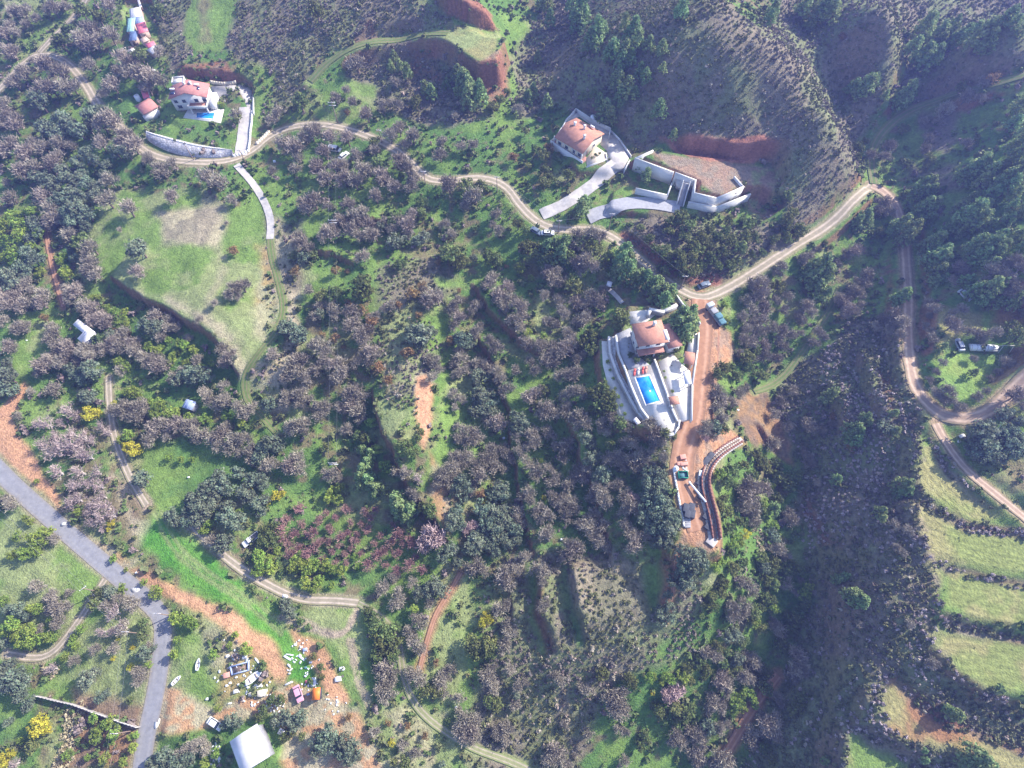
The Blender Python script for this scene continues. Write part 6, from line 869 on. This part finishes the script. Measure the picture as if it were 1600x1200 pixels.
rb.build('roof_rib', M['metal'], r)
z = G1(295, 634); shed('shed', '284 635 300 642 306 627 291 624', z, 2.6, 'bluem', 'small shed with blue-grey roof in the citrus orchard shade'); z = G1(32, 336); shed('shed', '28 337 35 338 37 332 30 331', z, 2.2, 'metal', 'tiny grey-white shed at the left edge of the citrus grove')
z = G1(951, 444); shed('hut', '947 446 955 448 957 441 950 439', z, 2.0, 'metal', 'tiny white hut on the shady path above the villa', 'hut'); z = G1(994, 659); shed('hut', '989 655 996 664 1001 660 994 652', z, 2.2, 'metal', 'small white-blue hut at the lower end of the villa terrace', 'hut', wall='bluem')
# warehouse and the yard at the bottom left
zW = PADW[7][1]; zY = PADW[8][1]; b = Box('355 1163 382 1206 425 1180 399 1130', zW + 4.5); b = Box(flat('382 1206 425 1181 399 1131 355 1163', zW + 4.5), 0); r = root('warehouse', (*b.c, zW), 'big warehouse with bright pinkish-white sheet roof at the bottom', 'warehouse'); gable_block(r, b, zW, 4.5, .8, 'grey', 'metal', inset=.3, axis='y'); door(r, b.at(0, b.W / 2 - .3), b.ey, 2.5, zW + .02, 3); window(r, b.at(-b.L / 2 + .3, 2), -b.ex, 1.2, zW + 1.5, 1)
zz = G1(495, 1085); b = Box('488 1094 500 1093 500 1074 488 1075', zz + 2.5); r = root('orange_shed', (*b.c, zz), 'small shed with vivid orange roof in the scrap yard', 'shed'); MB().box(b.c, b.ex, b.L - .3, b.W - .3, zz - .5, zz + 2.4).build('wall', M['dark'], r); MB().box(b.c, b.ex, b.L, b.W, zz + 2.42, zz + 2.55).build('roof', M['orange'], r); door(r, b.at(-b.L / 2 + .15, 0), -b.ex, 1, zz + .02, 1.9)
zz = G1(439, 1143); shed('shed', '433 1146 441 1151 446 1142 438 1137', zz, 2.4, 'metal', 'small grey-white roofed shed among olives near the warehouse'); zz = G1(445, 932); shed('hut', '440 933 448 935 450 930 442 928', zz, 1.6, 'metal', 'tiny white box hut beside the meadow and bottom dirt track', 'hut')
# ---------------------------------------------------------------- vehicles
def vehicle(kind, px, py, to, paint, label, cat='car', L=4.3, Wd=1.75, group=None):
    g = W1(px, py, .7); q = W1(*to); h = UV(q[:2] - g[:2]); n = np.array([-h[1], h[0]]); z = float(g[2]) + .1; c = g[:2]; r = root(kind, (*c, z), label, cat, group)
    def at(u, v): return c + h * u + n * v
    def sect(name, m_, u0, u1, z0, z1, w0, w1, tu0=0, tu1=0):
        m = MB(); m.v += [(*at(a, b_ * w0 / 2), z0) for a, b_ in ((u0, -1), (u1, -1), (u1, 1), (u0, 1))] + [(*at(a, b_ * w1 / 2), z1) for a, b_ in ((u0 + tu0, -1), (u1 - tu1, -1), (u1 - tu1, 1), (u0 + tu0, 1))]
        m.f += [(3, 2, 1, 0), (4, 5, 6, 7), (0, 1, 5, 4), (1, 2, 6, 5), (2, 3, 7, 6), (3, 0, 4, 7)]; return m.build(name, M[m_], r, .05)
    hl = L / 2; sect('body', paint, -hl, hl, z + .3, z + .85, Wd, Wd * .96, .05, .1)
    if kind == 'pickup_truck': sect('cabin', 'glass', -.1, 1.3, z + .852, z + 1.45, Wd * .92, Wd * .78, .15, .4); sect('roof', paint, .05, .9, z + 1.452, z + 1.5, Wd * .78, Wd * .76); sect('cargo_bed', 'dark', -hl + .15, -.25, z + .853, z + .88, Wd * .8, Wd * .8)
    elif kind == 'van': sect('cabin', 'glass', -hl + .1, hl - .7, z + .852, z + 1.75, Wd * .96, Wd * .85, .1, .5); sect('roof', paint, -hl + .2, hl - 1.2, z + 1.752, z + 1.85, Wd * .86, Wd * .82)
    else: sect('cabin', 'glass', -hl + .5, hl - 1.1, z + .852, z + 1.38, Wd * .92, Wd * .76, .35, .5); sect('roof', paint, -hl + .85, hl - 1.6, z + 1.382, z + 1.44, Wd * .77, Wd * .74)
    for u in (-hl * .62, hl * .62):
        for v in (-1, 1): MB().tube((*at(u, v * (Wd / 2 - .22)), z + .32), (*at(u, v * (Wd / 2 + .02)), z + .32), .32, k=12).build('wheel', M['black'], r)
    for v in (-.6, .6): MB().box(at(hl - .05, v), h, .08, .3, z + .6, z + .75).build('headlight', M['lamp'], r)
    return r
vehicle('van', 523, 233, (531, 237), 'carw', 'upper white van parked under the bare trees', 'van', 4.6, 1.9); vehicle('parked_car', 537, 243, (544, 240), 'carw', 'lower white car parked under the bare trees'); vehicle('parked_car', 838, 361, (842, 366), 'cargy', 'slate-grey car at the edge of the ridge road'); vehicle('parked_car', 856, 364, (864, 366), 'carw', 'white car parked below the ridge road beside the slate car')
vehicle('parked_car', 1100, 445, (1109, 443), 'cargy', 'slate-blue car parked by the red bank at the junction'); vehicle('pickup_truck', 392, 843, (380, 854), 'carw', 'white pickup parked at the upper end of the farm track', 'pickup truck', 5.2, 1.9); vehicle('parked_car', 1508, 461, (1516, 468), 'cars', 'silver car in the shade right of the long track'); vehicle('parked_car', 1499, 538, (1496, 530), 'cars', 'silver-white car left of the polytunnel')
vehicle('parked_car', 466, 1084, (471, 1093), 'carp', 'faded pink and white car beside the orange shed', L=4.2); vehicle('parked_car', 336, 1131, (343, 1134), 'carw', 'white car parked upper left of the warehouse')
def boat(px, py, to, L, Wd, label):
    g = W1(px, py); h = UV(W1(*to)[:2] - g[:2]); n = np.array([-h[1], h[0]]); z = float(g[2]); c = g[:2]; r = root('boat', (*c, z), label, 'boat', 'white boats lying in the grass'); o = []
    for u, w in ((-.5, .7), (-.2, 1), (.15, .95), (.36, .6), (.5, .05)): o.append((u * L, w * Wd / 2))
    top = [c + h * u + n * w for u, w in o] + [c + h * u - n * w for u, w in reversed(o)]; bo = [c + h * u * .85 + n * w * .5 for u, w in o] + [c + h * u * .85 - n * w * .5 for u, w in reversed(o)]; k = len(top); m = MB(); m.v += [(*p, z + .05) for p in bo] + [(*p, z + .75) for p in top] + [(*(c + (p - c) * .82), z + .74) for p in top] + [(*(c + (p - c) * .7), z + .3) for p in top]
    m.f += [tuple(range(k - 1, -1, -1))] + [(i, (i + 1) % k, k + (i + 1) % k, k + i) for i in range(k)] + [(k + i, k + (i + 1) % k, 2 * k + (i + 1) % k, 2 * k + i) for i in range(k)] + [(2 * k + i, 2 * k + (i + 1) % k, 3 * k + (i + 1) % k, 3 * k + i) for i in range(k)] + [tuple(range(3 * k, 4 * k))]; m.build('hull', M['pvc'], r)
    for u in (-.25, .1): MB().box(c + h * u * L, n, Wd * .66, .25, z + .45, z + .5).build('thwart', M['wood'], r)
boat(398, 1058, (409, 1049), 5.2, 1.9, 'large white boat hull in the middle of the scrap yard'); boat(277, 1063, (284, 1055), 2.9, 1.1, 'small white boat on grass near the asphalt road'); boat(311, 1038, (312, 1030), 3.0, 1.1, 'small grey-white boat on grass farther from the asphalt road')
# polytunnel, swing frame
g = W1(1535, 544); z = float(g[2]); h = UV(W1(1550, 543)[:2] - g[:2]); r = root('polytunnel', (*g[:2], z), 'long low white polytunnel at the top of the green lawn', 'polytunnel'); prof = [(1.1 * math.cos(t), 1.3 * math.sin(t)) for t in np.linspace(0, math.pi, 9)]; MB().extr(g[:2], h, prof, 7.6, z + .02).build('cover', M['pvc'], r)
for u in np.linspace(-3.7, 3.7, 6): MB().extr(g[:2] + h * u, h, [(y * 1.03, q * 1.03) for y, q in prof], .12, z + .02).build('hoop', M['grey'], r)
g = W1(1567, 546); z = float(g[2]); r = root('swing_frame', (*g[:2], z), 'white metal swing frame right of the polytunnel', 'swing frame')
for u in (-1.6, 1.6):
    for v in (-1, 1): MB().tube((g[0] + u, g[1] + v, z - .1), (g[0] + u * .9, g[1], z + 2.3), .06).build('leg', M['white'], r)
MB().tube((g[0] - 1.6, g[1], z + 2.3), (g[0] + 1.6, g[1], z + 2.3), .06).build('crossbar', M['white'], r)
# truck with tarpaulins beside the dirt track
g = W1(1122, 497, 1); z = float(g[2]); h = UV(W1(1132, 518)[:2] - W1(1112, 480)[:2]); r = root('flatbed_truck', (*g[:2], z), 'flatbed truck with teal tarpaulin load at the dirt track edge', 'truck'); n = np.array([-h[1], h[0]]); c = g[:2]
MB().box(c - h * .6, h, 6.4, 2.3, z + .9, z + 1.1).build('flatbed', M['grey'], r); MB().box(c - h * 4.6, h, 1.5, 2.2, z + .7, z + 2.5).build('cab', M['cars'], r, .1); MB().box(c - h * 5.38, h, .06, 1.8, z + 1.6, z + 2.3).build('windscreen', M['glass'], r)
for u, w, hh, mm in ((-2.4, 2.0, 1.0, 'grey'), (-.2, 2.1, 1.3, 'teal'), (1.8, 2.0, .9, 'teal')): MB().box(c + h * u, h, 1.9, w, z + 1.102, z + 1.1 + hh).build('tarpaulin_load', M[mm], r, .2)
for u in (-4.2, 1.2, 2.2):
    for v in (-1, 1): MB().tube((*(c + h * u + n * v * .85), z + .45), (*(c + h * u + n * v * 1.12), z + .45), .45, k=12).build('wheel', M['black'], r)
# ---------------------------------------------------------------- construction site
zD = PADW[9][1]; P_ = resample(smooth(Wp('1154 687 1131 701 1115.6 714 1104.5 729 1099.7 743 1099.7 762 1103.7 778 1109 797 1114 819.5 1117 842'), 2), 1.0); zz = hgt(P_[:, 0], P_[:, 1]); r = root('curved_retaining_wall', (*P_[0], zz[0]), 'long curved brown formwork wall on pale footing in the orange earthworks', 'retaining wall'); T_ = np.gradient(P_, axis=0); T_ /= np.hypot(*T_.T)[:, None]; NN = np.c_[-T_[:, 1], T_[:, 0]]
for nm, off, w, h_, mt in (('footing', 0, 3.4, .35, 'conc'), ('formwork', 1.1, .5, 1.7, 'rust'), ('formwork', -.8, .35, 1.3, 'rust'), ('rebar_cage', .15, .5, .7, 'wood')):
    m = MB(); Q = P_ + NN * off
    for i in range(len(P_) - 1): m.prism([Q[i] - NN[i] * w / 2, Q[i + 1] - NN[i + 1] * w / 2, Q[i + 1] + NN[i + 1] * w / 2, Q[i] + NN[i] * w / 2], [zz[i] - .8, zz[i+1] - .8, zz[i+1] - .8, zz[i] - .8], [zz[i] + h_, zz[i+1] + h_, zz[i+1] + h_, zz[i] + h_])
    m.build(nm, M[mt], r)
def stackbox(name, px, py, to, L, Wd, h_, mt, label, cat, group=None, n=3, gap=.04):
    g = W1(px, py, h_ / 2); d = UV(W1(*to)[:2] - g[:2]); z = float(g[2]); r = root(name, (*g[:2], z), label, cat, group); hh = h_ / n
    for i in range(n): MB().box(g[:2] + np.array([.03, -.02]) * (i % 2), d, L - .06 * (i % 2), Wd, z - (.2 if i == 0 else 0) + i * hh, z + (i + 1) * hh - gap).build('layer', M[mt], r, .02)
    return r
def dup(r0, px, py, label): 
    g = W1(px, py); o = r0.copy(); COL.objects.link(o); o.location = (g[0], g[1], g[2]); o['label'] = label
    for ch in r0.children: c_ = ch.copy(); COL.objects.link(c_); c_.parent = o
    return o
s0 = stackbox('formwork_stack', 1109, 714, (1113, 708), 3.0, 1.4, .9, 'dark', 'dark formwork stack at the upper bend of the curved wall', 'stack', 'formwork stacks along the curved wall')
for x, y, lb in ((1102, 722, 'dark formwork stack second from the upper bend of the curved wall'), (1094.5, 752, 'dark formwork stack left of the curved wall middle'), (1095, 762, 'dark formwork stack just below the wall middle'), (1097, 773, 'dark formwork stack at the lower end of the white beam'), (1104, 804, 'dark formwork stack upper of two at the lower curved wall'), (1107, 820, 'dark formwork stack lowest along the curved wall')): dup(s0, x, y, lb)
stackbox('white_box', 1094.5, 740, (1095, 734), 1.6, .9, .9, 'pvc', 'white box against the curved wall', 'box'); stackbox('footing_block', 1155, 689, (1160, 685), 2, 1.6, .6, 'conc', 'pale concrete block at the upper end of the curved wall', 'block'); stackbox('footing_block', 1112, 846, (1116, 840), 2.2, 2.4, .6, 'conc', 'pale concrete block at the lower end of the curved wall', 'block')
c0 = stackbox('crate_stack', 1071.5, 794, (1071.5, 788), 2.2, 1.5, 1.6, 'dark', 'upper left dark crate stack on the orange site', 'crate stack', 'dark crate stacks on the orange site')
for x, y, lb in ((1079, 794.5, 'upper right dark crate stack on the orange site'), (1072.5, 804, 'lower left dark crate stack on the orange site'), (1079.5, 804.5, 'lower right dark crate stack on the orange site')): dup(c0, x, y, lb)
p0 = stackbox('pallet', 1074, 811, (1080, 811), 1.5, .6, .5, 'grey', 'first grey pallet below the dark crate stacks', 'pallet', 'grey pallets in a column')
for y, q in ((815, 'second'), (819, 'third'), (823, 'last')): dup(p0, 1074, y, q + ' grey pallet below the dark crate stacks')
stackbox('brick_pallet', 1067, 714, (1072, 714), 1.6, 1.3, .9, 'brick', 'salmon brick pallet at the top of the orange site', 'brick pallet', 'brick pallets'); stackbox('brick_pallet', 1069, 725, (1074, 725), 2.0, .9, .9, 'brick', 'right salmon brick pallet above the green skip', 'brick pallet', 'brick pallets'); stackbox('brick_pallet', 1062, 724.5, (1067, 725), 1.4, .9, .8, 'brick', 'left salmon brick pallet above the green skip', 'brick pallet', 'brick pallets')
g = W1(1067, 742, .6); z = float(g[2]); r = root('skip', (*g[:2], z), 'green open-top skip on the orange site', 'skip'); m = MB(); 
for s_ in (-1, 1): m.box(g[:2] + np.array([s_ * 1.25, 0]), (0, 1), 1.8, .1, z, z + 1.2); m.box(g[:2] + np.array([0, s_ * .9]), (1, 0), 2.6, .1, z, z + 1.18)
m.build('side_panel', M['green'], r); MB().box(g[:2], (1, 0), 2.4, 1.68, z - .05, z + .55).build('rubble_load', M['teal'], r); MB().box(g[:2] + np.array([0, -1.05]), (1, 0), 1.2, .14, z + .5, z + .9).build('lifting_bar', M['dark'], r)
g = W1(1054.5, 734); r = root('water_tank', g, 'white tank at the left edge of the orange site', 'water tank'); MB().tube((g[0], g[1], g[2] - .2), (g[0], g[1], g[2] + 1.5), .7, k=14).build('barrel', M['pvc'], r); MB().tube((g[0], g[1], g[2] + 1.502), (g[0], g[1], g[2] + 1.62), .3, k=10).build('lid', M['white'], r)
a, c = W1(1075, 754), W1(1100, 787); r = root('white_beam', a, 'long white beam lying across the orange site to the curved wall', 'beam'); MB().tube((a[0], a[1], a[2] + .9), (c[0], c[1], c[2] + 1.7), .28, k=8).build('pipe', M['pvc'], r)
for q, zq in ((a * .9 + c * .1, .9), (a * .1 + c * .9, 1.5)): MB().box(q[:2], (1, 0), .4, .4, float(q[2]) - .3, float(q[2]) + zq - .2).build('support', M['wood'], r)
drapewall('site_edge_wall', '1052 733 1055 751 1062 789 1067 810 1068 823', .5, .5, 'white', 'low white edge wall left of the orange site'); drapewall('boundary_fence', '62 1087 90 1094 118 1100 150 1112 190 1126 220 1136', 2.2, .14, 'conc', 'thin pale boundary wall across the bottom left orchards', 'wall')
# ---------------------------------------------------------------- scrap yard pieces
def piece(px, py, to, L, Wd, h_, mt, label, cat, name):
    g = W1(px, py); d = UV(W1(*to)[:2] - g[:2]) if to else np.array([1, .2]); z = float(g[2]); m = MB(); ex = UV(d); ey = np.array([-ex[1], ex[0]]); L *= .85; Wd *= .8; rr_ = random.Random(int(px * 7 + py)); P_ = [g[:2] + ex * a * L / 2 * rr_.uniform(.8, 1.1) + ey * b_ * Wd / 2 * rr_.uniform(.75, 1.1) for a, b_ in ((-1, -1), (0, -1.1), (1, -1), (1.05, 0), (1, 1), (0, 1.1), (-1, 1), (-1.05, 0))]
    m.prism([p - g[:2] for p in P_], -.1, [h_ * rr_.uniform(.6, 1) for _ in range(8)]); o = link(name, mesh(name, m.v, m.f, [M[mt]]), None, tuple(g)); tag(o, label, cat, 'scrap in the yard'); bv = o.modifiers.new('bevel', 'BEVEL'); bv.width = .05
    return o
for x, y, to, L, w, lb in ((449.5, 1028, (456, 1032), 2.6, .7, 'thick white plank pile on the meadow edge, lower of two'), (452.5, 1023, (459, 1024), 2.4, .4, 'thin white plank just above the thick plank pile'), (471, 1028, (476, 1032), 2.8, .6, 'white board in the meadow right of the two planks'), (454.5, 1046.5, (457, 1044), 1.2, .4, 'short white board below the plank pile'), (451.5, 1067.5, (457, 1065), 2.4, .5, 'white board lying at the end of the orange path'), (401.5, 1032, (405, 1037), 2.2, .5, 'white board right of the metal frame'), (359, 1099, (363, 1098), 1.3, .4, 'short white board near the yard track')): piece(x, y, to, L, w, .3, 'pvc', lb, 'board', 'white_board')
for x, y, s_, mt, lb, ct_ in ((462, 1007, .9, 'pvc', 'white drum at the top of the meadow scrap', 'drum'), (467.5, 1001, .6, 'pvc', 'small white lump topmost in the meadow scrap', 'scrap'), (471, 1011, .8, 'white', 'white lump next to the blue tarpaulin', 'scrap'), (473.5, 1005, .6, 'pvc', 'small white scrap above the blue tarpaulin', 'scrap'), (477, 1015, 1.3, 'bluem', 'blue tarpaulin heap on the meadow edge', 'tarpaulin'), (452, 1040, .7, 'pvc', 'small white lump between plank pile and short board', 'scrap'), (367.5, 1024, 1.6, 'white', 'pale sack heap above the metal frame', 'sack heap'), (356, 1025, 1.0, 'pvc', 'white lump left of the pale sack heap', 'scrap'), (383, 1027, 1.3, 'white', 'white sack pile below the round green tree', 'sack heap'), (388, 1031, 1.1, 'pvc', 'white sheet beside the upper right frame corner', 'sheet'), (355, 1071, .8, 'pvc', 'white lump, left of two below the salmon heap', 'scrap'), (360, 1067, .8, 'pvc', 'white lump, right of two below the salmon heap', 'scrap'), (369.5, 1080, 1.4, 'white', 'pale scrap heap between boat and yard track', 'scrap heap'), (407.5, 1041, .6, 'pvc', 'tiny white bit above the boat bow', 'scrap'), (478, 1043, .8, 'teal', 'pale teal drum left of the white slab', 'drum'), (485.5, 1035, .8, 'pvc', 'white lump above the white slab', 'scrap'), (405, 1070, 1.6, 'white', 'white rubbish heap below the boat', 'rubbish heap'), (410, 1083, 2.4, 'cream', 'wide pale rubbish heap near the yard track', 'rubbish heap'), (392.5, 1085, 1.4, 'cream', 'cream rubbish heap left of the wide pale heap', 'rubbish heap'), (480, 1065, 1.1, 'pink', 'pink heap left of the white slab', 'heap'), (356, 1055, 2.0, 'brick', 'salmon brick heap left of the metal frame', 'brick heap'), (380, 1070, 1.0, 'dark', 'dark pit cover left of the boat', 'scrap'), (535, 1045, 1.5, 'pvc', 'white box on the meadow right of the scrap yard', 'box'), (529, 1061, 1.8, 'pvc', 'tall white sheet below the white meadow box', 'sheet'), (482, 1085, .9, 'bluem', 'blue-white crate in the shade of the orange shed', 'crate'), (890, 719, .5, 'pvc', 'white bucket in the middle orchard', 'bucket'), (877, 843, .8, 'pvc', 'white sack low in the middle orchard', 'sack'), (1153, 641, .8, 'pvc', 'white sack beside the excavated red patch', 'sack'), (1160, 549, 1.2, 'white', 'white boulder right of the brown spoil heap', 'boulder'), (1038, 705, .6, 'pvc', 'small white sack below the villa', 'sack'), (787, 685, 1.0, 'pvc', 'pale blue-white sheet among trees left of the villa', 'sheet'), (713, 1105, .8, 'pvc', 'white sack in the shade near the loop track', 'sack'), (442, 839, .5, 'pvc', 'white bit in the peach orchard', 'scrap'), (295, 746, .8, 'pvc', 'white sack in the green citrus lawn', 'sack'), (42, 532, .6, 'pvc', 'white bit on the left meadow', 'scrap'), (101, 819, 1.3, 'white', 'white roadside pillar at the asphalt road edge', 'pillar'), (213, 895, .7, 'pvc', 'white bit beside the asphalt road bend', 'scrap'), (324, 1092, .8, 'pvc', 'white sack at the edge of the brown yard', 'sack'), (170, 53, .9, 'pvc', 'small white sheet in the trees left of the shacks', 'sheet'), (241, 111, 1.3, 'pvc', 'white sheet scrap above the red-roofed house', 'sheet'), (429, 253, 1.2, 'pvc', 'thin white plank on the slope below the road bend', 'board'), (1502, 682, 1.6, 'white', 'white boulder beside the farm track hairpin', 'boulder'), (1498, 690, 1.0, 'white', 'lower white boulder beside the farm track hairpin', 'boulder')):
    nmn = ct_.replace(' ', '_'); piece(x, y, None, s_, s_ * .8, s_ * .55, mt, lb, ct_, nmn)
P_ = Wp('361 1042 389 1034 389 1047 364 1054'); z = P_[:, 2].mean(); r = root('metal_frame', (*P_[:, :2].mean(0), z), 'rectangular pale blue metal frame with rubble inside', 'frame'); m = MB()
for i in range(4): a, c = P_[i, :2], P_[(i + 1) % 4, :2]; m.box((a + c) / 2, c - a, np.hypot(*(c - a)) + .3, .3 + .01 * (i % 2), z - .2, z + .7 + .01 * (i % 2))
m.build('rail', M['bluem'], r); MB().prism(P_[:, :2].mean(0) + (P_[:, :2] - P_[:, :2].mean(0)) * .9, z - .2, z + .2).build('rubble', M['wood'], r)
a = W1(491, 1066); piece(491, 1066, (491, 1060), 2.6, 1.2, .5, 'pvc', 'long white slab just above the orange shed', 'slab', 'white_slab')
for x, y, rot, lb in ((211, 922, 0, 'white patch on the asphalt bend'), (245, 1129, 1, 'white patch low on the asphalt road')):  # thin flat white patches lying on the asphalt
    g = W1(x, y, .1); o = link('white_patch', mesh('white_patch', [(math.cos(t) * (1.3 if rot == 0 else .7) * (1 + .15 * math.sin(3 * t)), math.sin(t) * (.7 if rot == 0 else 1.4), h_) for h_ in (-.1, .03) for t in np.linspace(0, 6.283, 13)[:-1]], [tuple(range(12, 24))] + [(i, (i + 1) % 12, 12 + (i + 1) % 12, 12 + i) for i in range(12)], [M['white']]), None, (g[0], g[1], g[2] + .1)); tag(o, lb, 'patch')
# ---------------------------------------------------------------- utility poles and cables
def pole(px, py, h_, label, frame_=False, dr=(1, 0)):
    g = W1(px, py); x, y, z = map(float, g); r = root('utility_pole', g, label, 'utility pole', 'utility poles'); MB().tube((x, y, z - .5), (x, y, z + h_), .17, .1).build('pole', M['wood'], r); d = UV(dr); w = 1.3 if frame_ else .9
    for k_ in ((0, 1.2) if frame_ else (0,)):
        MB().box((x, y), d, w * 2, .12, z + h_ - .3 - k_, z + h_ - .18 - k_).build('crossarm', M['metal'], r)
    for u in (-1, 0, 1): MB().tube((x + d[0] * u * w * .9, y + d[1] * u * w * .9, z + h_ - .17), (x + d[0] * u * w * .9, y + d[1] * u * w * .9, z + h_ + .12), .07).build('insulator', M['white'], r)
    return np.array([x, y, z + h_ + .1]), d, w
def cable(a, b, label, n=2):
    (p, d, w), (q, d2, w2) = a, b
    for k_, u in enumerate((-1, 1) if n == 2 else (0,)):
        A_ = p + np.r_[d * u * w * .9, 0]; B_ = q + np.r_[d2 * u * w2 * .9, 0]; m = MB(); N_ = 10; pr = None
        for i in range(N_ + 1): t = i / N_; s_ = A_ * (1 - t) + B_ * t; s_ = s_ - [0, 0, 4 * t * (1 - t) * np.hypot(*(B_ - A_)[:2]) * .02]; 
        sag = [A_ * (1 - i / N_) + B_ * (i / N_) - np.array([0, 0, 4 * (i / N_) * (1 - i / N_) * np.hypot(*(B_ - A_)[:2]) * .02]) for i in range(N_ + 1)]
        for s0_, s1_ in zip(sag[:-1], sag[1:]): m.tube(s0_, s1_, .014, k=4)
        o = link('power_cable', mesh('power_cable', np.array(m.v) - A_, m.f, [M['wire']]), None, tuple(A_)); tag(o, ('left ' if k_ == 0 else 'right ') * (n == 2) + label, 'cable', 'power cables')
h1 = pole(528, 192, 9, 'utility pole with stacked crossarms on the slope above the dirt road', True); h2 = pole(530, 372, 9, 'utility pole with white crossarm in the thicket left of centre', True); h3 = pole(532, 738, 9, 'utility pole with white crossarm above the peach orchard', True); cable(h1, h2, 'cable from the slope pole down to the thicket pole'); cable(h2, h3, 'cable from the thicket pole down to the orchard pole')
a1 = pole(597, 224, 6, 'utility pole where the dirt road starts to descend'); a2 = pole(665, 288, 6, 'utility pole at the lowest bend left of centre'); a3 = pole(777, 300, 7, 'utility pole at the ridge road bend right of the lowest bend'); a4 = pole(872, 364, 6, 'utility pole beside the parked cars'); a5 = pole(951, 360, 8, 'tall utility pole at the ridge road above the villa'); a6 = pole(1062, 452, 7, 'utility pole near the road junction')
for q, w_, lb in ((a1, a2, 'cable along the descending dirt road'), (a2, a3, 'cable over the lowest road bends'), (a3, a4, 'cable along the ridge road to the parked cars'), (a4, a5, 'cable between parked cars and tall pole'), (a5, a6, 'cable from the tall pole to the junction')): cable(q, w_, lb, 1)
b1 = pole(-60, 735, 8, 'utility pole beyond the left edge', dr=(1, 1)); b2 = pole(158, 925, 8, 'utility pole at the start of the pale side track', dr=(1, 1)); b3 = pole(222, 990, 8, 'utility pole inside the asphalt road bend'); b4 = pole(207, 1142, 8, 'utility pole at the end of the white boundary wall'); b5 = pole(188, 1230, 8, 'utility pole at the bottom edge left of the asphalt road')
for q, w_, lb in ((b1, b2, 'cable crossing the left lawn'), (b2, b3, 'cable between side track and road bend'), (b3, b4, 'cable beside the straight asphalt road'), (b4, b5, 'cable over the bottom orchard')): cable(q, w_, lb)
e1 = pole(386, 258, 7, 'utility pole at the foot of the concrete ramp'); e2 = pole(303, 250, 7, 'utility pole below the white stone retaining wall'); cable(e1, e2, 'cable below the white stone retaining wall', 1); pole(267, 962, 7, 'utility pole right of the asphalt bend')
cstrip('concrete_lane', '370 258 390 280 408 305 420 330 424 350 422 374', 2.5, 'pale concrete lane descending from the dirt road bend', 'lane', .22, 'conc', .1)
cstrip('concrete_path', '950 452 962 462 972 474', 1.2, 'narrow pale shady path above the villa', 'path', .15)

rg_ = np.random.default_rng(77); LV = []; LF = []
for (x, y, sx, sy, n_) in ((470, 1030, 18, 28, 26), (375, 1055, 28, 32, 40), (405, 1085, 22, 14, 30), (485, 1060, 12, 16, 18), (430, 1105, 14, 14, 25), (340, 1180, 10, 20, 40), (520, 1100, 14, 14, 14), (1070, 735, 8, 10, 18)):
    q = W(x + rg_.normal(size=n_) * sx * .6, y + rg_.normal(size=n_) * sy * .6)
    for p in q:
        a = rg_.random() * 3.14; l, w = rg_.uniform(.1, .4), rg_.uniform(.08, .25); d = np.array([math.cos(a), math.sin(a)]); e = np.array([-d[1], d[0]]); b0 = len(LV); h_ = rg_.uniform(.08, .3)
        P4 = [p[:2] + d * i * l + e * j * w for i, j in ((-1, -1), (1, -.8), (.9, 1), (-1, .9))]; LV += [(*k_, p[2] - .05) for k_ in P4] + [(*k_, p[2] + h_) for k_ in P4]; LF += [(b0 + 4, b0 + 5, b0 + 6, b0 + 7)] + [(b0 + i, b0 + (i + 1) % 4, b0 + 4 + (i + 1) % 4, b0 + 4 + i) for i in range(4)]
tag(link('litter', mesh('litter', LV, LF, [M['pvc']])), 'small white litter and rubble scattered over the scrap yard', 'litter', kind='stuff')
# ---------------------------------------------------------------- the air: pale even haze filling one closed box round everything
bxm = 1700.0; zt = CAMZ + 25; zb = GZMIN - 1.0
hv = [(x, y, z) for z in (zb, zt) for x, y in ((-bxm, -bxm), (bxm, -bxm), (bxm, bxm + 200), (-bxm, bxm + 200))]
hm = bpy.data.materials.new('haze'); hm.use_nodes = True; ht = hm.node_tree; ht.nodes.remove(ht.nodes['Principled BSDF']); pv_ = ht.nodes.new('ShaderNodeVolumePrincipled')
pv_.inputs['Color'].default_value = (.27, .34, 1.0, 1); pv_.inputs['Density'].default_value = .00054; pv_.inputs['Anisotropy'].default_value = .25
ht.links.new(pv_.outputs[0], ht.nodes['Material Output'].inputs['Volume'])
tag(link('haze', mesh('haze', hv, [(0, 3, 2, 1), (4, 5, 6, 7), (0, 1, 5, 4), (1, 2, 6, 5), (2, 3, 7, 6), (3, 0, 4, 7)], [hm])), 'thin pale blue haze over the valley', 'haze', kind='stuff')
